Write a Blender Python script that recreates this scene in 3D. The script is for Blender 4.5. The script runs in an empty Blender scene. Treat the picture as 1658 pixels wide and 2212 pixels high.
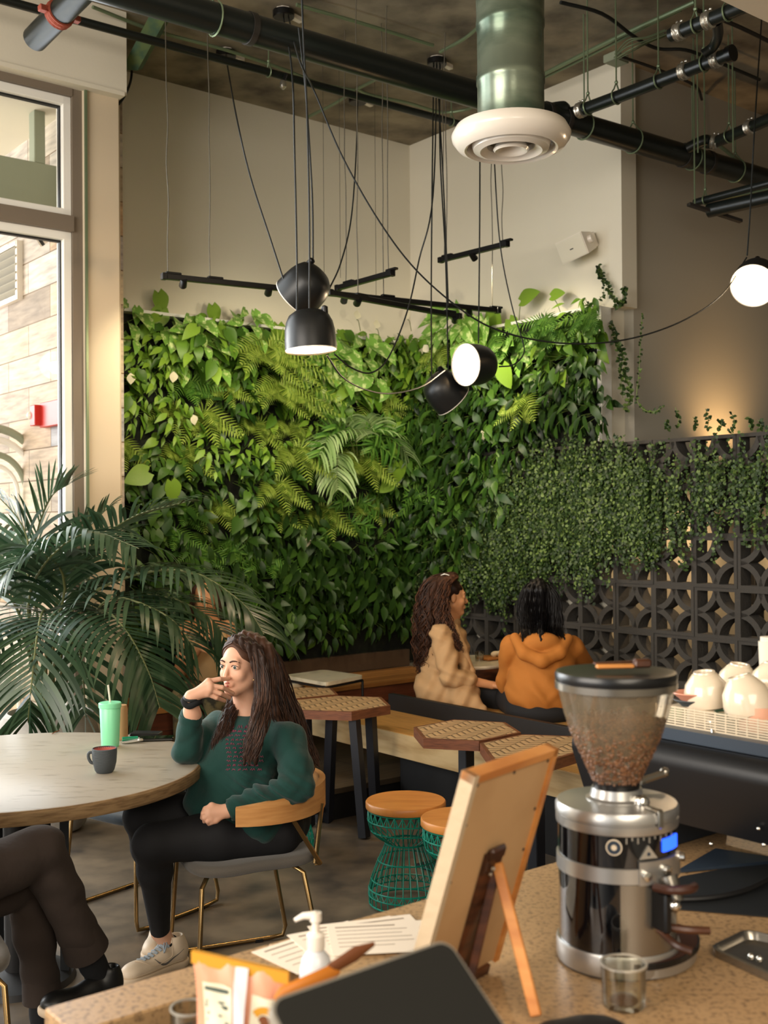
import bpy, math, random
import numpy as np
from mathutils import Vector, Matrix
random.seed(7)
SC = bpy.context.scene
COL = SC.collection
PI = math.pi
# ---------------------------------------------------------------- camera
FPX = 2418.0
EYE = Vector((0, 0, 1.62))
_r, _p = 0.0071, 0.0062
FW = Vector((0, math.cos(_p), math.sin(_p)))
RT = (Vector((math.cos(_r), 0, -math.sin(_r)))).normalized()
UP = RT.cross(FW).normalized()
cam = bpy.data.cameras.new('camera')
cam.sensor_fit = 'VERTICAL'
cam.sensor_height = 36.0
cam.lens = FPX / 2212 * 36.0
cam.clip_start = 0.05
cam.clip_end = 200
cam.dof.use_dof = True
cam.dof.focus_distance = 3.95
cam.dof.aperture_fstop = 5.0
co = bpy.data.objects.new('camera', cam)
COL.objects.link(co)
co.matrix_world = Matrix(((RT.x, UP.x, -FW.x, EYE.x), (RT.y, UP.y, -FW.y, EYE.y), (RT.z, UP.z, -FW.z, EYE.z), (0, 0, 0, 1)))
SC.camera = co
# ---------------------------------------------------------------- view, world
SC.view_settings.view_transform = 'Standard'
SC.view_settings.look = 'None'
SC.view_settings.gamma = 1
SC.view_settings.use_curve_mapping = False
SC.view_settings.exposure = 0.56
SC.cycles.use_denoising = True
SC.cycles.max_bounces = 7
SC.cycles.diffuse_bounces = 3
SC.cycles.transparent_max_bounces = 12
SC.cycles.sample_clamp_indirect = 6
SC.cycles.caustics_reflective = False
SC.cycles.caustics_refractive = False
W = bpy.data.worlds.new('world')
SC.world = W
W.use_nodes = True
bgn = W.node_tree.nodes['Background']
bgn.inputs[0].default_value = (0.86, 0.93, 1.0, 1)
bgn.inputs[1].default_value = 0.8

# room axes: u runs away along the left wall, v runs away along the right wall
u = Vector((.7826, .6225, 0)); v = Vector((-.6225, .7826, 0))
CN = Vector((.226, 8.98, 0))
CEIL = 4.62
def W3(s, t, z=0):
    q = CN - u * s - v * t
    return Vector((q.x, q.y, z))
def st(q):
    d = CN - Vector((q[0], q[1], 0))
    return d.dot(u), d.dot(v)
def ray(px, py):
    return FW + RT * ((px - 829) / FPX) + UP * ((1106 - py) / FPX)
def at(px, py, Y):
    d = ray(px, py); return EYE + d * (Y / d.y)
def on_z(px, py, z):
    d = ray(px, py); return EYE + d * ((z - EYE.z) / d.z)
def on_s(px, py, s):
    d = ray(px, py); e = (CN - u * s - EYE).dot(u) / d.dot(u); return EYE + d * e
def on_t(px, py, t):
    d = ray(px, py); e = (CN - v * t - EYE).dot(v) / d.dot(v); return EYE + d * e

def area(name, loc, to, sx, sy, power, color):
    l = bpy.data.lights.new(name, 'AREA'); l.shape = 'RECTANGLE'; l.size = sx; l.size_y = sy
    l.energy = power; l.color = color
    o = bpy.data.objects.new(name, l); COL.objects.link(o); o.location = loc
    o.rotation_euler = (Vector(to) - Vector(loc)).to_track_quat('-Z', 'Y').to_euler()
    return o
def spot(name, loc, to, power, color, ang, blend=.8, r=.04):
    l = bpy.data.lights.new(name, 'SPOT'); l.energy = power; l.color = color
    l.spot_size = math.radians(ang); l.spot_blend = blend; l.shadow_soft_size = r
    o = bpy.data.objects.new(name, l); COL.objects.link(o); o.location = loc
    o.rotation_euler = (Vector(to) - Vector(loc)).to_track_quat('-Z', 'Y').to_euler()
    return o
# daylight through the street windows on the left and through the front windows behind the counter, plus an added rear fill
area('daylight_street', W3(4.7, .95, 2.3), W3(4.2, 5, 1.2), 3.0, 3.2, 95, (.86, .94, 1.0))
area('daylight_front', W3(9.5, 4.5, 2.8), W3(2, 3.2, 1.4), 4.5, 3.0, 320, (1.0, .90, .78))
area('rear_fill', W3(5.6, 9.1, 3.0), W3(3.2, 3.6, .9), 3.2, 2.2, 125, (1.0, .88, .72))  # added fill from behind right, brightens sign back, grinder and counter
# daylight falling on the porch outside
area('daylight_porch', W3(6.0, -4.2, 3.2), W3(2.9, -1.2, 1.6), 4, 3, 330, (1, .98, .94))
SUN = None

# ---------------------------------------------------------------- materials
def lin(c):
    return tuple(((x / 255) / 12.92 if x / 255 <= .04045 else ((x / 255 + .055) / 1.055) ** 2.4) for x in c) + (1,)
MATS = {}
def mat(name, rgb, rough=.6, metal=0, noise=None, bump=0, bscale=30, emit=None, estr=0, trans=0, ior=1.45, alpha=1, sss=0, coat=0, spec=.5, island=None, transl=0, wave=None, stretch=None, sheen=0):
    m = bpy.data.materials.new(name); m.use_nodes = True
    nt = m.node_tree; N = nt.nodes; L = nt.links
    b = N['Principled BSDF']; out = N['Material Output']
    b.inputs['Base Color'].default_value = lin(rgb)
    b.inputs['Roughness'].default_value = rough
    b.inputs['Metallic'].default_value = metal
    b.inputs['Specular IOR Level'].default_value = spec
    b.inputs['IOR'].default_value = ior
    b.inputs['Transmission Weight'].default_value = trans
    b.inputs['Alpha'].default_value = alpha
    b.inputs['Coat Weight'].default_value = coat
    b.inputs['Sheen Weight'].default_value = sheen
    if sss:
        b.inputs['Subsurface Weight'].default_value = sss
        b.inputs['Subsurface Radius'].default_value = (.02, .008, .004)
        b.inputs['Subsurface Scale'].default_value = .5
    if emit:
        b.inputs['Emission Color'].default_value = lin(emit); b.inputs['Emission Strength'].default_value = estr
    tc = N.new('ShaderNodeTexCoord')
    vec = tc.outputs['Object']
    if stretch:
        mp = N.new('ShaderNodeMapping'); mp.inputs['Scale'].default_value = stretch
        if len(stretch) == 3: pass
        L.new(vec, mp.inputs['Vector']); vec = mp.outputs['Vector']
    if noise:      # (rgb2, scale, lo, hi[, detail])
        n = N.new('ShaderNodeTexNoise'); n.inputs['Scale'].default_value = noise[1]
        n.inputs['Detail'].default_value = noise[4] if len(noise) > 4 else 6
        L.new(vec, n.inputs['Vector'])
        r = N.new('ShaderNodeValToRGB'); r.color_ramp.elements[0].position = noise[2]; r.color_ramp.elements[1].position = noise[3]
        r.color_ramp.elements[0].color = lin(rgb); r.color_ramp.elements[1].color = lin(noise[0])
        L.new(n.outputs['Fac'], r.inputs['Fac']); L.new(r.outputs['Color'], b.inputs['Base Color'])
    if island:     # list of rgb, picked per leaf
        g = N.new('ShaderNodeNewGeometry'); r = N.new('ShaderNodeValToRGB'); cr = r.color_ramp
        while len(cr.elements) < len(island): cr.elements.new(.5)
        for i, c in enumerate(island):
            cr.elements[i].position = i / max(1, len(island) - 1); cr.elements[i].color = lin(c)
        L.new(g.outputs['Random Per Island'], r.inputs['Fac']); L.new(r.outputs['Color'], b.inputs['Base Color'])
    if bump:
        n2 = N.new('ShaderNodeTexNoise'); n2.inputs['Scale'].default_value = bscale; n2.inputs['Detail'].default_value = 5
        L.new(vec, n2.inputs['Vector'])
        bp = N.new('ShaderNodeBump'); bp.inputs['Strength'].default_value = bump; bp.inputs['Distance'].default_value = .01
        L.new(n2.outputs['Fac'], bp.inputs['Height']); L.new(bp.outputs['Normal'], b.inputs['Normal'])
    if transl:
        tr = N.new('ShaderNodeBsdfTranslucent'); mx = N.new('ShaderNodeMixShader'); mx.inputs[0].default_value = transl
        src = b.inputs['Base Color'].links
        if src: L.new(src[0].from_socket, tr.inputs['Color'])
        else: tr.inputs['Color'].default_value = lin(rgb)
        L.new(b.outputs[0], mx.inputs[1]); L.new(tr.outputs[0], mx.inputs[2]); L.new(mx.outputs[0], out.inputs['Surface'])
    MATS[name] = m
    return m
def glass(name, rgb=(255, 255, 255), rough=0.0, mixf=.14, fres=.6):
    m = bpy.data.materials.new(name); m.use_nodes = True
    nt = m.node_tree; N = nt.nodes; L = nt.links; N.remove(N['Principled BSDF'])
    t = N.new('ShaderNodeBsdfTransparent'); t.inputs[0].default_value = lin(rgb)
    g = N.new('ShaderNodeBsdfGlossy'); g.inputs['Roughness'].default_value = rough
    lw = N.new('ShaderNodeLayerWeight'); lw.inputs[0].default_value = .25
    mm = N.new('ShaderNodeMath'); mm.operation = 'MULTIPLY_ADD'; mm.inputs[1].default_value = fres; mm.inputs[2].default_value = mixf * .3
    mx = N.new('ShaderNodeMixShader')
    L.new(lw.outputs['Fresnel'], mm.inputs[0]); L.new(mm.outputs[0], mx.inputs[0])
    L.new(t.outputs[0], mx.inputs[1]); L.new(g.outputs[0], mx.inputs[2]); L.new(mx.outputs[0], N['Material Output'].inputs['Surface'])
    MATS[name] = m
    return m
def planks(name, cols, sx, sz, rough=.6, bump=.2, mortar=.004, axis='XZ', rot=0, grain=60):
    """board pattern: brick texture with grain"""
    m = bpy.data.materials.new(name); m.use_nodes = True
    nt = m.node_tree; N = nt.nodes; L = nt.links; b = N['Principled BSDF']
    b.inputs['Roughness'].default_value = rough
    tc = N.new('ShaderNodeTexCoord'); sp = N.new('ShaderNodeSeparateXYZ'); cb = N.new('ShaderNodeCombineXYZ')
    mp = N.new('ShaderNodeMapping'); mp.inputs['Rotation'].default_value = (0, 0, rot)
    L.new(tc.outputs['Object'], mp.inputs[0]); L.new(mp.outputs[0], sp.inputs[0])
    L.new(sp.outputs['XYZ'.index(axis[0])], cb.inputs[0]); L.new(sp.outputs['XYZ'.index(axis[1])], cb.inputs[1])
    br = N.new('ShaderNodeTexBrick'); br.inputs['Scale'].default_value = 1; br.inputs['Brick Width'].default_value = sx
    br.inputs['Row Height'].default_value = sz; br.inputs['Mortar Size'].default_value = mortar
    br.inputs['Color1'].default_value = (0, 0, 0, 1); br.inputs['Color2'].default_value = (1, 1, 1, 1)
    L.new(cb.outputs[0], br.inputs['Vector'])
    r = N.new('ShaderNodeValToRGB'); cr = r.color_ramp
    while len(cr.elements) < len(cols): cr.elements.new(.5)
    for i, c in enumerate(cols):
        cr.elements[i].position = i / max(1, len(cols) - 1); cr.elements[i].color = lin(c)
    L.new(br.outputs['Color'], r.inputs['Fac'])
    n = N.new('ShaderNodeTexNoise'); n.inputs['Scale'].default_value = 1; n.inputs['Detail'].default_value = 6
    m2 = N.new('ShaderNodeMapping'); m2.inputs['Scale'].default_value = (4, grain, 4); L.new(cb.outputs[0], m2.inputs[0]); L.new(m2.outputs[0], n.inputs['Vector'])
    mx = N.new('ShaderNodeMix'); mx.data_type = 'RGBA'; mx.blend_type = 'MULTIPLY'; mx.inputs[0].default_value = .7
    r2 = N.new('ShaderNodeValToRGB'); r2.color_ramp.elements[0].color = (.45, .42, .4, 1); r2.color_ramp.elements[1].color = (1.25, 1.2, 1.15, 1)
    r2.color_ramp.elements[0].position = .3; r2.color_ramp.elements[1].position = .7
    L.new(n.outputs['Fac'], r2.inputs['Fac']); L.new(r.outputs['Color'], mx.inputs[6]); L.new(r2.outputs['Color'], mx.inputs[7])
    m3 = N.new('ShaderNodeMix'); m3.data_type = 'RGBA'; m3.inputs[7].default_value = (.02, .015, .01, 1)
    mf = N.new('ShaderNodeMath'); mf.operation = 'MULTIPLY'; mf.inputs[1].default_value = .7
    L.new(br.outputs['Fac'], mf.inputs[0]); L.new(mf.outputs[0], m3.inputs[0])
    L.new(mx.outputs[2], m3.inputs[6]); L.new(m3.outputs[2], b.inputs['Base Color'])
    bp = N.new('ShaderNodeBump'); bp.inputs['Strength'].default_value = bump; bp.inputs['Distance'].default_value = .003
    L.new(n.outputs['Fac'], bp.inputs['Height']); L.new(bp.outputs['Normal'], b.inputs['Normal'])
    MATS[name] = m
    return m

# ---------------------------------------------------------------- mesh builder
class MB:
    def __init__(s): s.v = []; s.f = []; s.mi = []; s.cur = 0
    def add(s, vs, fs):
        o = len(s.v); s.v += [Vector(a) for a in vs]; s.f += [tuple(i + o for i in f) for f in fs]; s.mi += [s.cur] * len(fs); return s
    def box(s, c, size, R=None, bev=0):
        c = Vector(c); hx, hy, hz = size[0] / 2, size[1] / 2, size[2] / 2
        R = R or Matrix.Identity(3)
        if bev > 0:
            b = min(bev, hx * .9, hy * .9, hz * .9)
            vs = []; idx = {}
            for i, sx in enumerate((-1, 1)):
                for j, sy in enumerate((-1, 1)):
                    for k, sz in enumerate((-1, 1)):
                        for a in range(3):
                            q = [sx * (hx - b), sy * (hy - b), sz * (hz - b)]
                            q[a] = (sx * hx, sy * hy, sz * hz)[a]
                            idx[(i, j, k, a)] = len(vs); vs.append(c + R @ Vector(q))
            fs = []
            for a in range(3):
                o1, o2 = [x for x in range(3) if x != a]
                for w in (0, 1):
                    ring = []
                    for p, q in ((0, 0), (1, 0), (1, 1), (0, 1)):
                        key = [0, 0, 0]; key[a] = w; key[o1] = p; key[o2] = q
                        ring.append(idx[(key[0], key[1], key[2], a)])
                    fs.append(ring)
            for a in range(3):   # edges along axis a
                o1, o2 = [x for x in range(3) if x != a]
                for p in (0, 1):
                    for q in (0, 1):
                        k0 = [0, 0, 0]; k0[o1] = p; k0[o2] = q; k1 = list(k0); k1[a] = 1
                        fs.append([idx[(*k0, o1)], idx[(*k0, o2)], idx[(*k1, o2)], idx[(*k1, o1)]])
            for i in (0, 1):
                for j in (0, 1):
                    for k in (0, 1): fs.append([idx[(i, j, k, 0)], idx[(i, j, k, 1)], idx[(i, j, k, 2)]])
            return s.add(vs, fs)
        vs = [c + R @ Vector((x * hx, y * hy, z * hz)) for x in (-1, 1) for y in (-1, 1) for z in (-1, 1)]
        return s.add(vs, [(0, 1, 3, 2), (4, 6, 7, 5), (0, 4, 5, 1), (2, 3, 7, 6), (0, 2, 6, 4), (1, 5, 7, 3)])
    def tube(s, pts, r, n=8, cap=True, flat=None):
        pts = [Vector(p) for p in pts]; m = len(pts)
        rs = r if isinstance(r, (list, tuple)) else [r] * m
        T = []
        for i in range(m):
            a = pts[max(0, i - 1)]; b = pts[min(m - 1, i + 1)]
            d = (b - a); T.append(d.normalized() if d.length > 1e-9 else Vector((0, 0, 1)))
        up = Vector((0, 0, 1)) if abs(T[0].z) < .9 else Vector((1, 0, 0))
        n0 = (up - T[0] * up.dot(T[0])).normalized()
        vs = []
        for i in range(m):
            n0 = (n0 - T[i] * n0.dot(T[i]))
            n0 = n0.normalized() if n0.length > 1e-6 else T[i].orthogonal().normalized()
            b0 = T[i].cross(n0)
            for k in range(n):
                a = 2 * PI * k / n
                vs.append(pts[i] + n0 * (math.cos(a) * rs[i]) + b0 * (math.sin(a) * rs[i] * (flat or 1)))
        fs = [(i * n + k, i * n + (k + 1) % n, (i + 1) * n + (k + 1) % n, (i + 1) * n + k) for i in range(m - 1) for k in range(n)]
        if cap:
            fs.append(tuple(range(n))[::-1]); fs.append(tuple((m - 1) * n + k for k in range(n)))
        return s.add(vs, fs)
    def lathe(s, prof, c=(0, 0, 0), R=None, n=32, cap=True, arc=1.0):
        c = Vector(c); R = R or Matrix.Identity(3); vs = []
        for r, z in prof:
            for k in range(n):
                a = 2 * PI * k / n * arc
                vs.append(c + R @ Vector((r * math.cos(a), r * math.sin(a), z)))
        m = len(prof)
        kk = n if arc == 1 else n - 1
        fs = [(i * n + k, i * n + (k + 1) % n, (i + 1) * n + (k + 1) % n, (i + 1) * n + k) for i in range(m - 1) for k in range(kk)]
        if cap and arc == 1:
            if prof[0][0] > 1e-5: fs.append(tuple(range(n))[::-1])
            if prof[-1][0] > 1e-5: fs.append(tuple((m - 1) * n + k for k in range(n)))
        return s.add(vs, fs)
    def prism(s, poly, d):
        """poly: 3d points, extruded by vector d"""
        n = len(poly); d = Vector(d); p = [Vector(a) for a in poly]
        return s.add(p + [a + d for a in p], [tuple(range(n))[::-1], tuple(n + i for i in range(n))] + [(i, (i + 1) % n, n + (i + 1) % n, n + i) for i in range(n)])
    def ball(s, c, r, n=12, R=None):
        rx, ry, rz = r if isinstance(r, (list, tuple)) else (r, r, r)
        c = Vector(c); R = R or Matrix.Identity(3); vs = []; m = max(4, n // 2)
        for i in range(1, m):
            th = PI * i / m
            for k in range(n):
                a = 2 * PI * k / n
                vs.append(c + R @ Vector((rx * math.sin(th) * math.cos(a), ry * math.sin(th) * math.sin(a), rz * math.cos(th))))
        vs.append(c + R @ Vector((0, 0, rz))); vs.append(c - R @ Vector((0, 0, rz)))
        fs = [(i * n + k, (i + 1) * n + k, (i + 1) * n + (k + 1) % n, i * n + (k + 1) % n) for i in range(m - 2) for k in range(n)]
        t = len(vs) - 2
        fs += [(t, k, (k + 1) % n) for k in range(n)] + [(t + 1, (m - 2) * n + (k + 1) % n, (m - 2) * n + k) for k in range(n)]
        return s.add(vs, fs)
    def build(s, name, m, parent=None, smooth=True, angle=40, sub=0):
        me = bpy.data.meshes.new(name)
        vs = s.v
        o = bpy.data.objects.new(name, me)
        if parent is not None:
            Mx = chain(parent).inverted(); vs = [Mx @ a for a in vs]; o.parent = parent
        else:
            lo = Vector((min(a.x for a in vs), min(a.y for a in vs), min(a.z for a in vs)))
            hi = Vector((max(a.x for a in vs), max(a.y for a in vs), max(a.z for a in vs)))
            c = Vector(((lo.x + hi.x) / 2, (lo.y + hi.y) / 2, lo.z)); o.location = c; vs = [a - c for a in vs]
        me.from_pydata([tuple(a) for a in vs], [], s.f)
        ms = m if isinstance(m, (list, tuple)) else [m]
        for x in ms: me.materials.append(MATS[x] if isinstance(x, str) else x)
        if len(ms) > 1: me.polygons.foreach_set('material_index', s.mi)
        me.validate()
        if smooth:
            me.polygons.foreach_set('use_smooth', [True] * len(me.polygons))
            me.update()
            try: me.set_sharp_from_angle(angle=math.radians(angle))
            except Exception: pass
        me.update()
        COL.objects.link(o)
        return o
def chain(o):
    Mx = o.matrix_basis.copy()
    while o.parent is not None:
        o = o.parent; Mx = o.matrix_basis @ Mx
    return Mx
def thing(name, label, cat, loc=(0, 0, 0), rz=0, group=None):
    o = bpy.data.objects.new(name, None); o.empty_display_size = .05
    COL.objects.link(o); o.location = loc; o.rotation_euler = (0, 0, rz)
    o['label'] = label; o['category'] = cat
    if group: o['group'] = group
    o.matrix_basis = Matrix.Translation(Vector(loc)) @ Matrix.Rotation(rz, 4, 'Z')
    return o
def tag(o, label, cat, group=None, kind=None):
    o['label'] = label; o['category'] = cat
    if group: o['group'] = group
    if kind: o['kind'] = kind
    return o
def struct(o): o['kind'] = 'structure'; return o
def kids(o): return [c for c in bpy.data.objects if c.parent == o]
def dup(root, loc, rot=None, label=None, group=None, scale=None, cache={}):
    key = root.name
    if key not in cache: cache[key] = [(c, kids(c)) for c in kids(root)]
    r = root.copy(); COL.objects.link(r); r.location = loc
    if rot is not None: r.rotation_euler = rot
    if scale is not None: r.scale = (scale,) * 3
    if label: r['label'] = label
    if group: r['group'] = group
    for ch, gs in cache[key]:
        c = ch.copy(); COL.objects.link(c); c.parent = r
        for g in gs:
            d = g.copy(); COL.objects.link(d); d.parent = c
    return r
def bez(p, n=12):
    """Catmull-Rom through points"""
    p = [Vector(a) for a in p]; out = []
    q = [p[0] * 2 - p[1]] + p + [p[-1] * 2 - p[-2]]
    for i in range(1, len(q) - 2):
        for k in range(n):
            t = k / n; a, b, c, d = q[i - 1], q[i], q[i + 1], q[i + 2]
            out.append(.5 * ((2 * b) + (c - a) * t + (2 * a - 5 * b + 4 * c - d) * t * t + (3 * b - a - 3 * c + d) * t ** 3))
    out.append(p[-1]); return out
def RZ(a): return Matrix.Rotation(a, 3, 'Z')
def frame(x, y, z): return Matrix((x, y, z)).transposed()
def axis_to(d, up=Vector((0, 0, 1))):
    z = Vector(d).normalized(); x = up.cross(z)
    x = x.normalized() if x.length > 1e-5 else Vector((1, 0, 0)); return frame(x, z.cross(x), z)
AU = math.atan2(u.y, u.x)
RU = RZ(AU)      # local x = u, local y = v
def sbox(mb, s0, s1, t0, t1, z0, z1, bev=0):
    c = W3((s0 + s1) / 2, (t0 + t1) / 2, (z0 + z1) / 2)
    return mb.box(c, (abs(s1 - s0), abs(t1 - t0), abs(z1 - z0)), RU, bev)

# ---------------------------------------------------------------- signed distance modelling
def smin(a, b, k):
    if k <= 0: return np.minimum(a, b)
    h = np.clip(.5 + .5 * (b - a) / k, 0, 1); return b * (1 - h) + a * h - k * h * (1 - h)
def cone(P, a, b, ra, rb):
    a = np.array(a, np.float32); b = np.array(b, np.float32); ba = b - a
    t = np.clip(((P - a) @ ba) / max(1e-9, float(ba @ ba)), 0, 1)[..., None]
    return np.linalg.norm(P - (a + t * ba), axis=-1) - (ra + (rb - ra) * t[..., 0])
def ell(P, c, r, R=None):
    q = P - np.array(c, np.float32)
    if R is not None: q = q @ np.array(R, np.float32)
    r = np.array(r, np.float32); k0 = np.linalg.norm(q / r, axis=-1); k1 = np.linalg.norm(q / (r * r), axis=-1)
    return k0 * (k0 - 1) / np.maximum(k1, 1e-6)
class Sdf:
    def __init__(s, k=.02): s.ops = []; s.k = k
    def cone(s, a, b, ra, rb, k=None): s.ops.append(('c', Vector(a), Vector(b), ra, rb, s.k if k is None else k)); return s
    def limb(s, pts, rs, k=None):
        for i in range(len(pts) - 1): s.cone(pts[i], pts[i + 1], rs[i], rs[i + 1], k)
        return s
    def ell(s, c, r, R=None, k=None): s.ops.append(('e', Vector(c), r, R, s.k if k is None else k)); return s
    def cut(s, c, r, R=None, k=.01): s.ops.append(('x', Vector(c), r, R, k)); return s
    def plane(s, c, n, k=.006): s.ops.append(('p', Vector(c), Vector(n).normalized(), k)); return s
    def bounds(s):
        lo = np.full(3, 1e9); hi = np.full(3, -1e9)
        for o in s.ops:
            if o[0] == 'c':
                for q, r in ((o[1], o[3]), (o[2], o[4])): lo = np.minimum(lo, np.array(q) - r); hi = np.maximum(hi, np.array(q) + r)
            elif o[0] == 'e':
                r = max(o[2]) if o[3] is not None else np.array(o[2]); lo = np.minimum(lo, np.array(o[1]) - r); hi = np.maximum(hi, np.array(o[1]) + r)
        return lo, hi
    def val(s, P):
        d = None
        for o in s.ops:
            if o[0] in 'ce':
                if o[0] == 'c': e = cone(P, o[1], o[2], o[3], o[4]); k = o[5]
                else: e = ell(P, o[1], o[2], o[3]); k = o[4]
                d = e if d is None else smin(d, e, k)
            elif o[0] == 'x':
                e = ell(P, o[1], o[2], o[3]); d = -smin(-d, e, o[4])
            else:
                e = (P - np.array(o[1], np.float32)) @ np.array(o[2], np.float32); d = -smin(-d, -e, o[3])
        return d
    def mesh(s, h, fn=None, pad=.02):
        lo, hi = s.bounds(); lo = lo - pad; hi = hi + pad
        n = np.ceil((hi - lo) / h).astype(int) + 1
        ax = [lo[i] + h * np.arange(n[i]) for i in range(3)]
        V = np.full(n, .5, np.float32); B = 20
        bb = []
        for o in s.ops:
            if o[0] == 'c': a, b = np.array(o[1]), np.array(o[2]); r = max(o[3], o[4]); bb.append((np.minimum(a, b) - r, np.maximum(a, b) + r, o[5]))
            elif o[0] in 'ex': r = max(o[2]); c = np.array(o[1]); bb.append((c - r, c + r, o[4]))
            else: bb.append((np.full(3, -1e9), np.full(3, 1e9), 0))
        keep = s.ops
        for i in range(0, n[0], B):
            for j in range(0, n[1], B):
                for k in range(0, n[2], B):
                    sl = (slice(i, i + B), slice(j, j + B), slice(k, k + B))
                    g = [ax[0][sl[0]], ax[1][sl[1]], ax[2][sl[2]]]
                    l_ = np.array([q[0] for q in g]); h_ = np.array([q[-1] for q in g])
                    sub = [o for o, (a, b, kk) in zip(keep, bb) if np.all(a - kk - .02 < h_) and np.all(b + kk + .02 > l_)]
                    if not any(o[0] in 'ce' for o in sub): continue
                    if sub[0][0] in 'xp': sub.sort(key=lambda o: o[0] in 'xp')
                    P = np.stack(np.meshgrid(*g, indexing='ij'), -1).astype(np.float32)
                    s.ops = sub; d = s.val(P)
                    if fn is not None: d = fn(P, d)
                    V[sl] = d
        s.ops = keep
        return nets(V, lo, h)
def nets(V, lo, h):
    I = V < 0; n = V.shape
    cnt = np.zeros([k - 1 for k in n], np.int8)
    sl = lambda d: tuple(slice(d[i], n[i] - 1 + d[i]) for i in range(3))
    for dx in (0, 1):
        for dy in (0, 1):
            for dz in (0, 1): cnt += I[sl((dx, dy, dz))]
    act = (cnt > 0) & (cnt < 8); idx = np.full(act.shape, -1, np.int64); ca = np.argwhere(act); idx[act] = np.arange(len(ca))
    acc = np.zeros((len(ca), 3)); w = np.zeros(len(ca))
    cor = [(a, b, c) for a in (0, 1) for b in (0, 1) for c in (0, 1)]
    for A in cor:
        for a in range(3):
            if A[a] == 0:
                B = list(A); B[a] = 1
                va = V[ca[:, 0] + A[0], ca[:, 1] + A[1], ca[:, 2] + A[2]]; vb = V[ca[:, 0] + B[0], ca[:, 1] + B[1], ca[:, 2] + B[2]]
                x = (va < 0) != (vb < 0); t = np.where(x, va / np.where(x, va - vb, 1), 0)
                p = np.array(A, float)[None] + np.zeros((len(ca), 1)); p[:, a] += t
                acc[x] += p[x]; w[x] += 1
    verts = (ca + acc / w[:, None]) * h + lo
    F = []
    for a in range(3):
        b, c = (a + 1) % 3, (a + 2) % 3
        s0 = [slice(0, k) for k in n]; s1 = [slice(0, k) for k in n]
        s0[a] = slice(0, n[a] - 1); s1[a] = slice(1, n[a])
        X = I[tuple(s0)] != I[tuple(s1)]
        e = np.argwhere(X); e = e[(e[:, b] > 0) & (e[:, c] > 0) & (e[:, b] < n[b] - 1) & (e[:, c] < n[c] - 1)]
        if not len(e): continue
        def g(db, dc):
            q = e.copy(); q[:, b] += db; q[:, c] += dc; return idx[q[:, 0], q[:, 1], q[:, 2]]
        Q = np.stack([g(-1, -1), g(0, -1), g(0, 0), g(-1, 0)], 1)
        fl = I[e[:, 0], e[:, 1], e[:, 2]]
        Q[~fl] = Q[~fl][:, ::-1]
        F.append(Q)
    return verts, np.concatenate(F)
def sdf_obj(sd, name, m, parent, h=.006, fn=None, pad=.02):
    vv, ff = sd.mesh(h, fn, pad)
    mb = MB(); mb.v = [Vector(a) for a in vv.tolist()]; mb.f = [tuple(f) for f in ff.tolist()]; mb.mi = [0] * len(mb.f)
    return mb.build(name, m, parent, angle=80)
# ================================================================ materials used
mat('plaster_white', (226, 219, 200), .85, bump=.05, bscale=60)
mat('plaster_grey', (166, 160, 146), .85, bump=.05, bscale=60)
mat('plaster_cream', (206, 190, 164), .75)
mat('concrete_ceiling', (158, 146, 124), .9, noise=((84, 76, 64), 3.0, .35, .7, 10), bump=.5, bscale=5, stretch=(1, 1, 1))
mat('concrete_floor', (124, 110, 92), .38, noise=((72, 66, 60), 4.5, .35, .68, 10), bump=.06, bscale=12)
mat('paint_green_black', (22, 27, 25), .32, bump=.04, bscale=40)
mat('paint_duct', (128, 138, 120), .26, metal=.55, noise=((76, 92, 76), 2.2, .42, .62), bump=.1, bscale=8, stretch=(1, 1, 2.5))
mat('conduit', (122, 138, 108), .4, metal=.5)
mat('cast_metal', (205, 203, 195), .28, metal=.9, bump=.5, bscale=60)
mat('band_iron', (62, 58, 54), .5, metal=.6)
mat('rust_red', (150, 70, 50), .6, bump=.4, bscale=60)
mat('beam_green', (88, 106, 62), .7, noise=((60, 88, 66), 12, .4, .6))
mat('white_enamel', (236, 226, 212), .25, coat=.4)
mat('white_frame', (238, 236, 228), .35)
mat('bronze_frame', (120, 108, 94), .5)
mat('grey_green_paint', (142, 148, 126), .5)
mat('matt_black', (20, 19, 19), .55)
mat('satin_black', (16, 16, 17), .3)
mat('gloss_black', (8, 9, 12), .06, coat=1)
mat('lamp_black', (24, 25, 25), .38)
mat('lamp_inner', (255, 240, 215), .6, emit=(255, 214, 160), estr=9)
mat('cord_black', (16, 19, 17), .6)
mat('thin_wire', (90, 84, 70), .5)
mat('leaf_bright', (90, 130, 36), .42, island=[(54, 88, 24), (98, 138, 38), (134, 168, 58), (72, 112, 32)], transl=.22, bump=.15, bscale=40)
mat('leaf_mid', (50, 96, 32), .42, island=[(30, 58, 20), (56, 90, 28), (88, 122, 42), (40, 72, 26)], transl=.2)
mat('leaf_dark', (28, 60, 26), .4, island=[(22, 42, 14), (44, 72, 24), (60, 90, 30), (32, 56, 20)], transl=.15)
mat('leaf_variegated', (120, 165, 70), .4, noise=((206, 222, 150), 26, .52, .62), transl=.22)
mat('fern_yellow', (150, 180, 50), .55, island=[(104, 132, 44), (138, 160, 60), (160, 178, 80)], transl=.25)
mat('fern_green', (80, 124, 44), .5, island=[(60, 104, 34), (88, 132, 48), (112, 150, 60)], transl=.22)
mat('fig_leaf', (64, 90, 38), .5, island=[(26, 44, 18), (54, 78, 32), (34, 56, 24), (110, 134, 66), (42, 66, 28)], transl=.15)
mat('palm_leaf', (52, 74, 48), .34, island=[(32, 54, 34), (54, 76, 50), (74, 94, 66), (42, 66, 44)], transl=.28)
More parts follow.
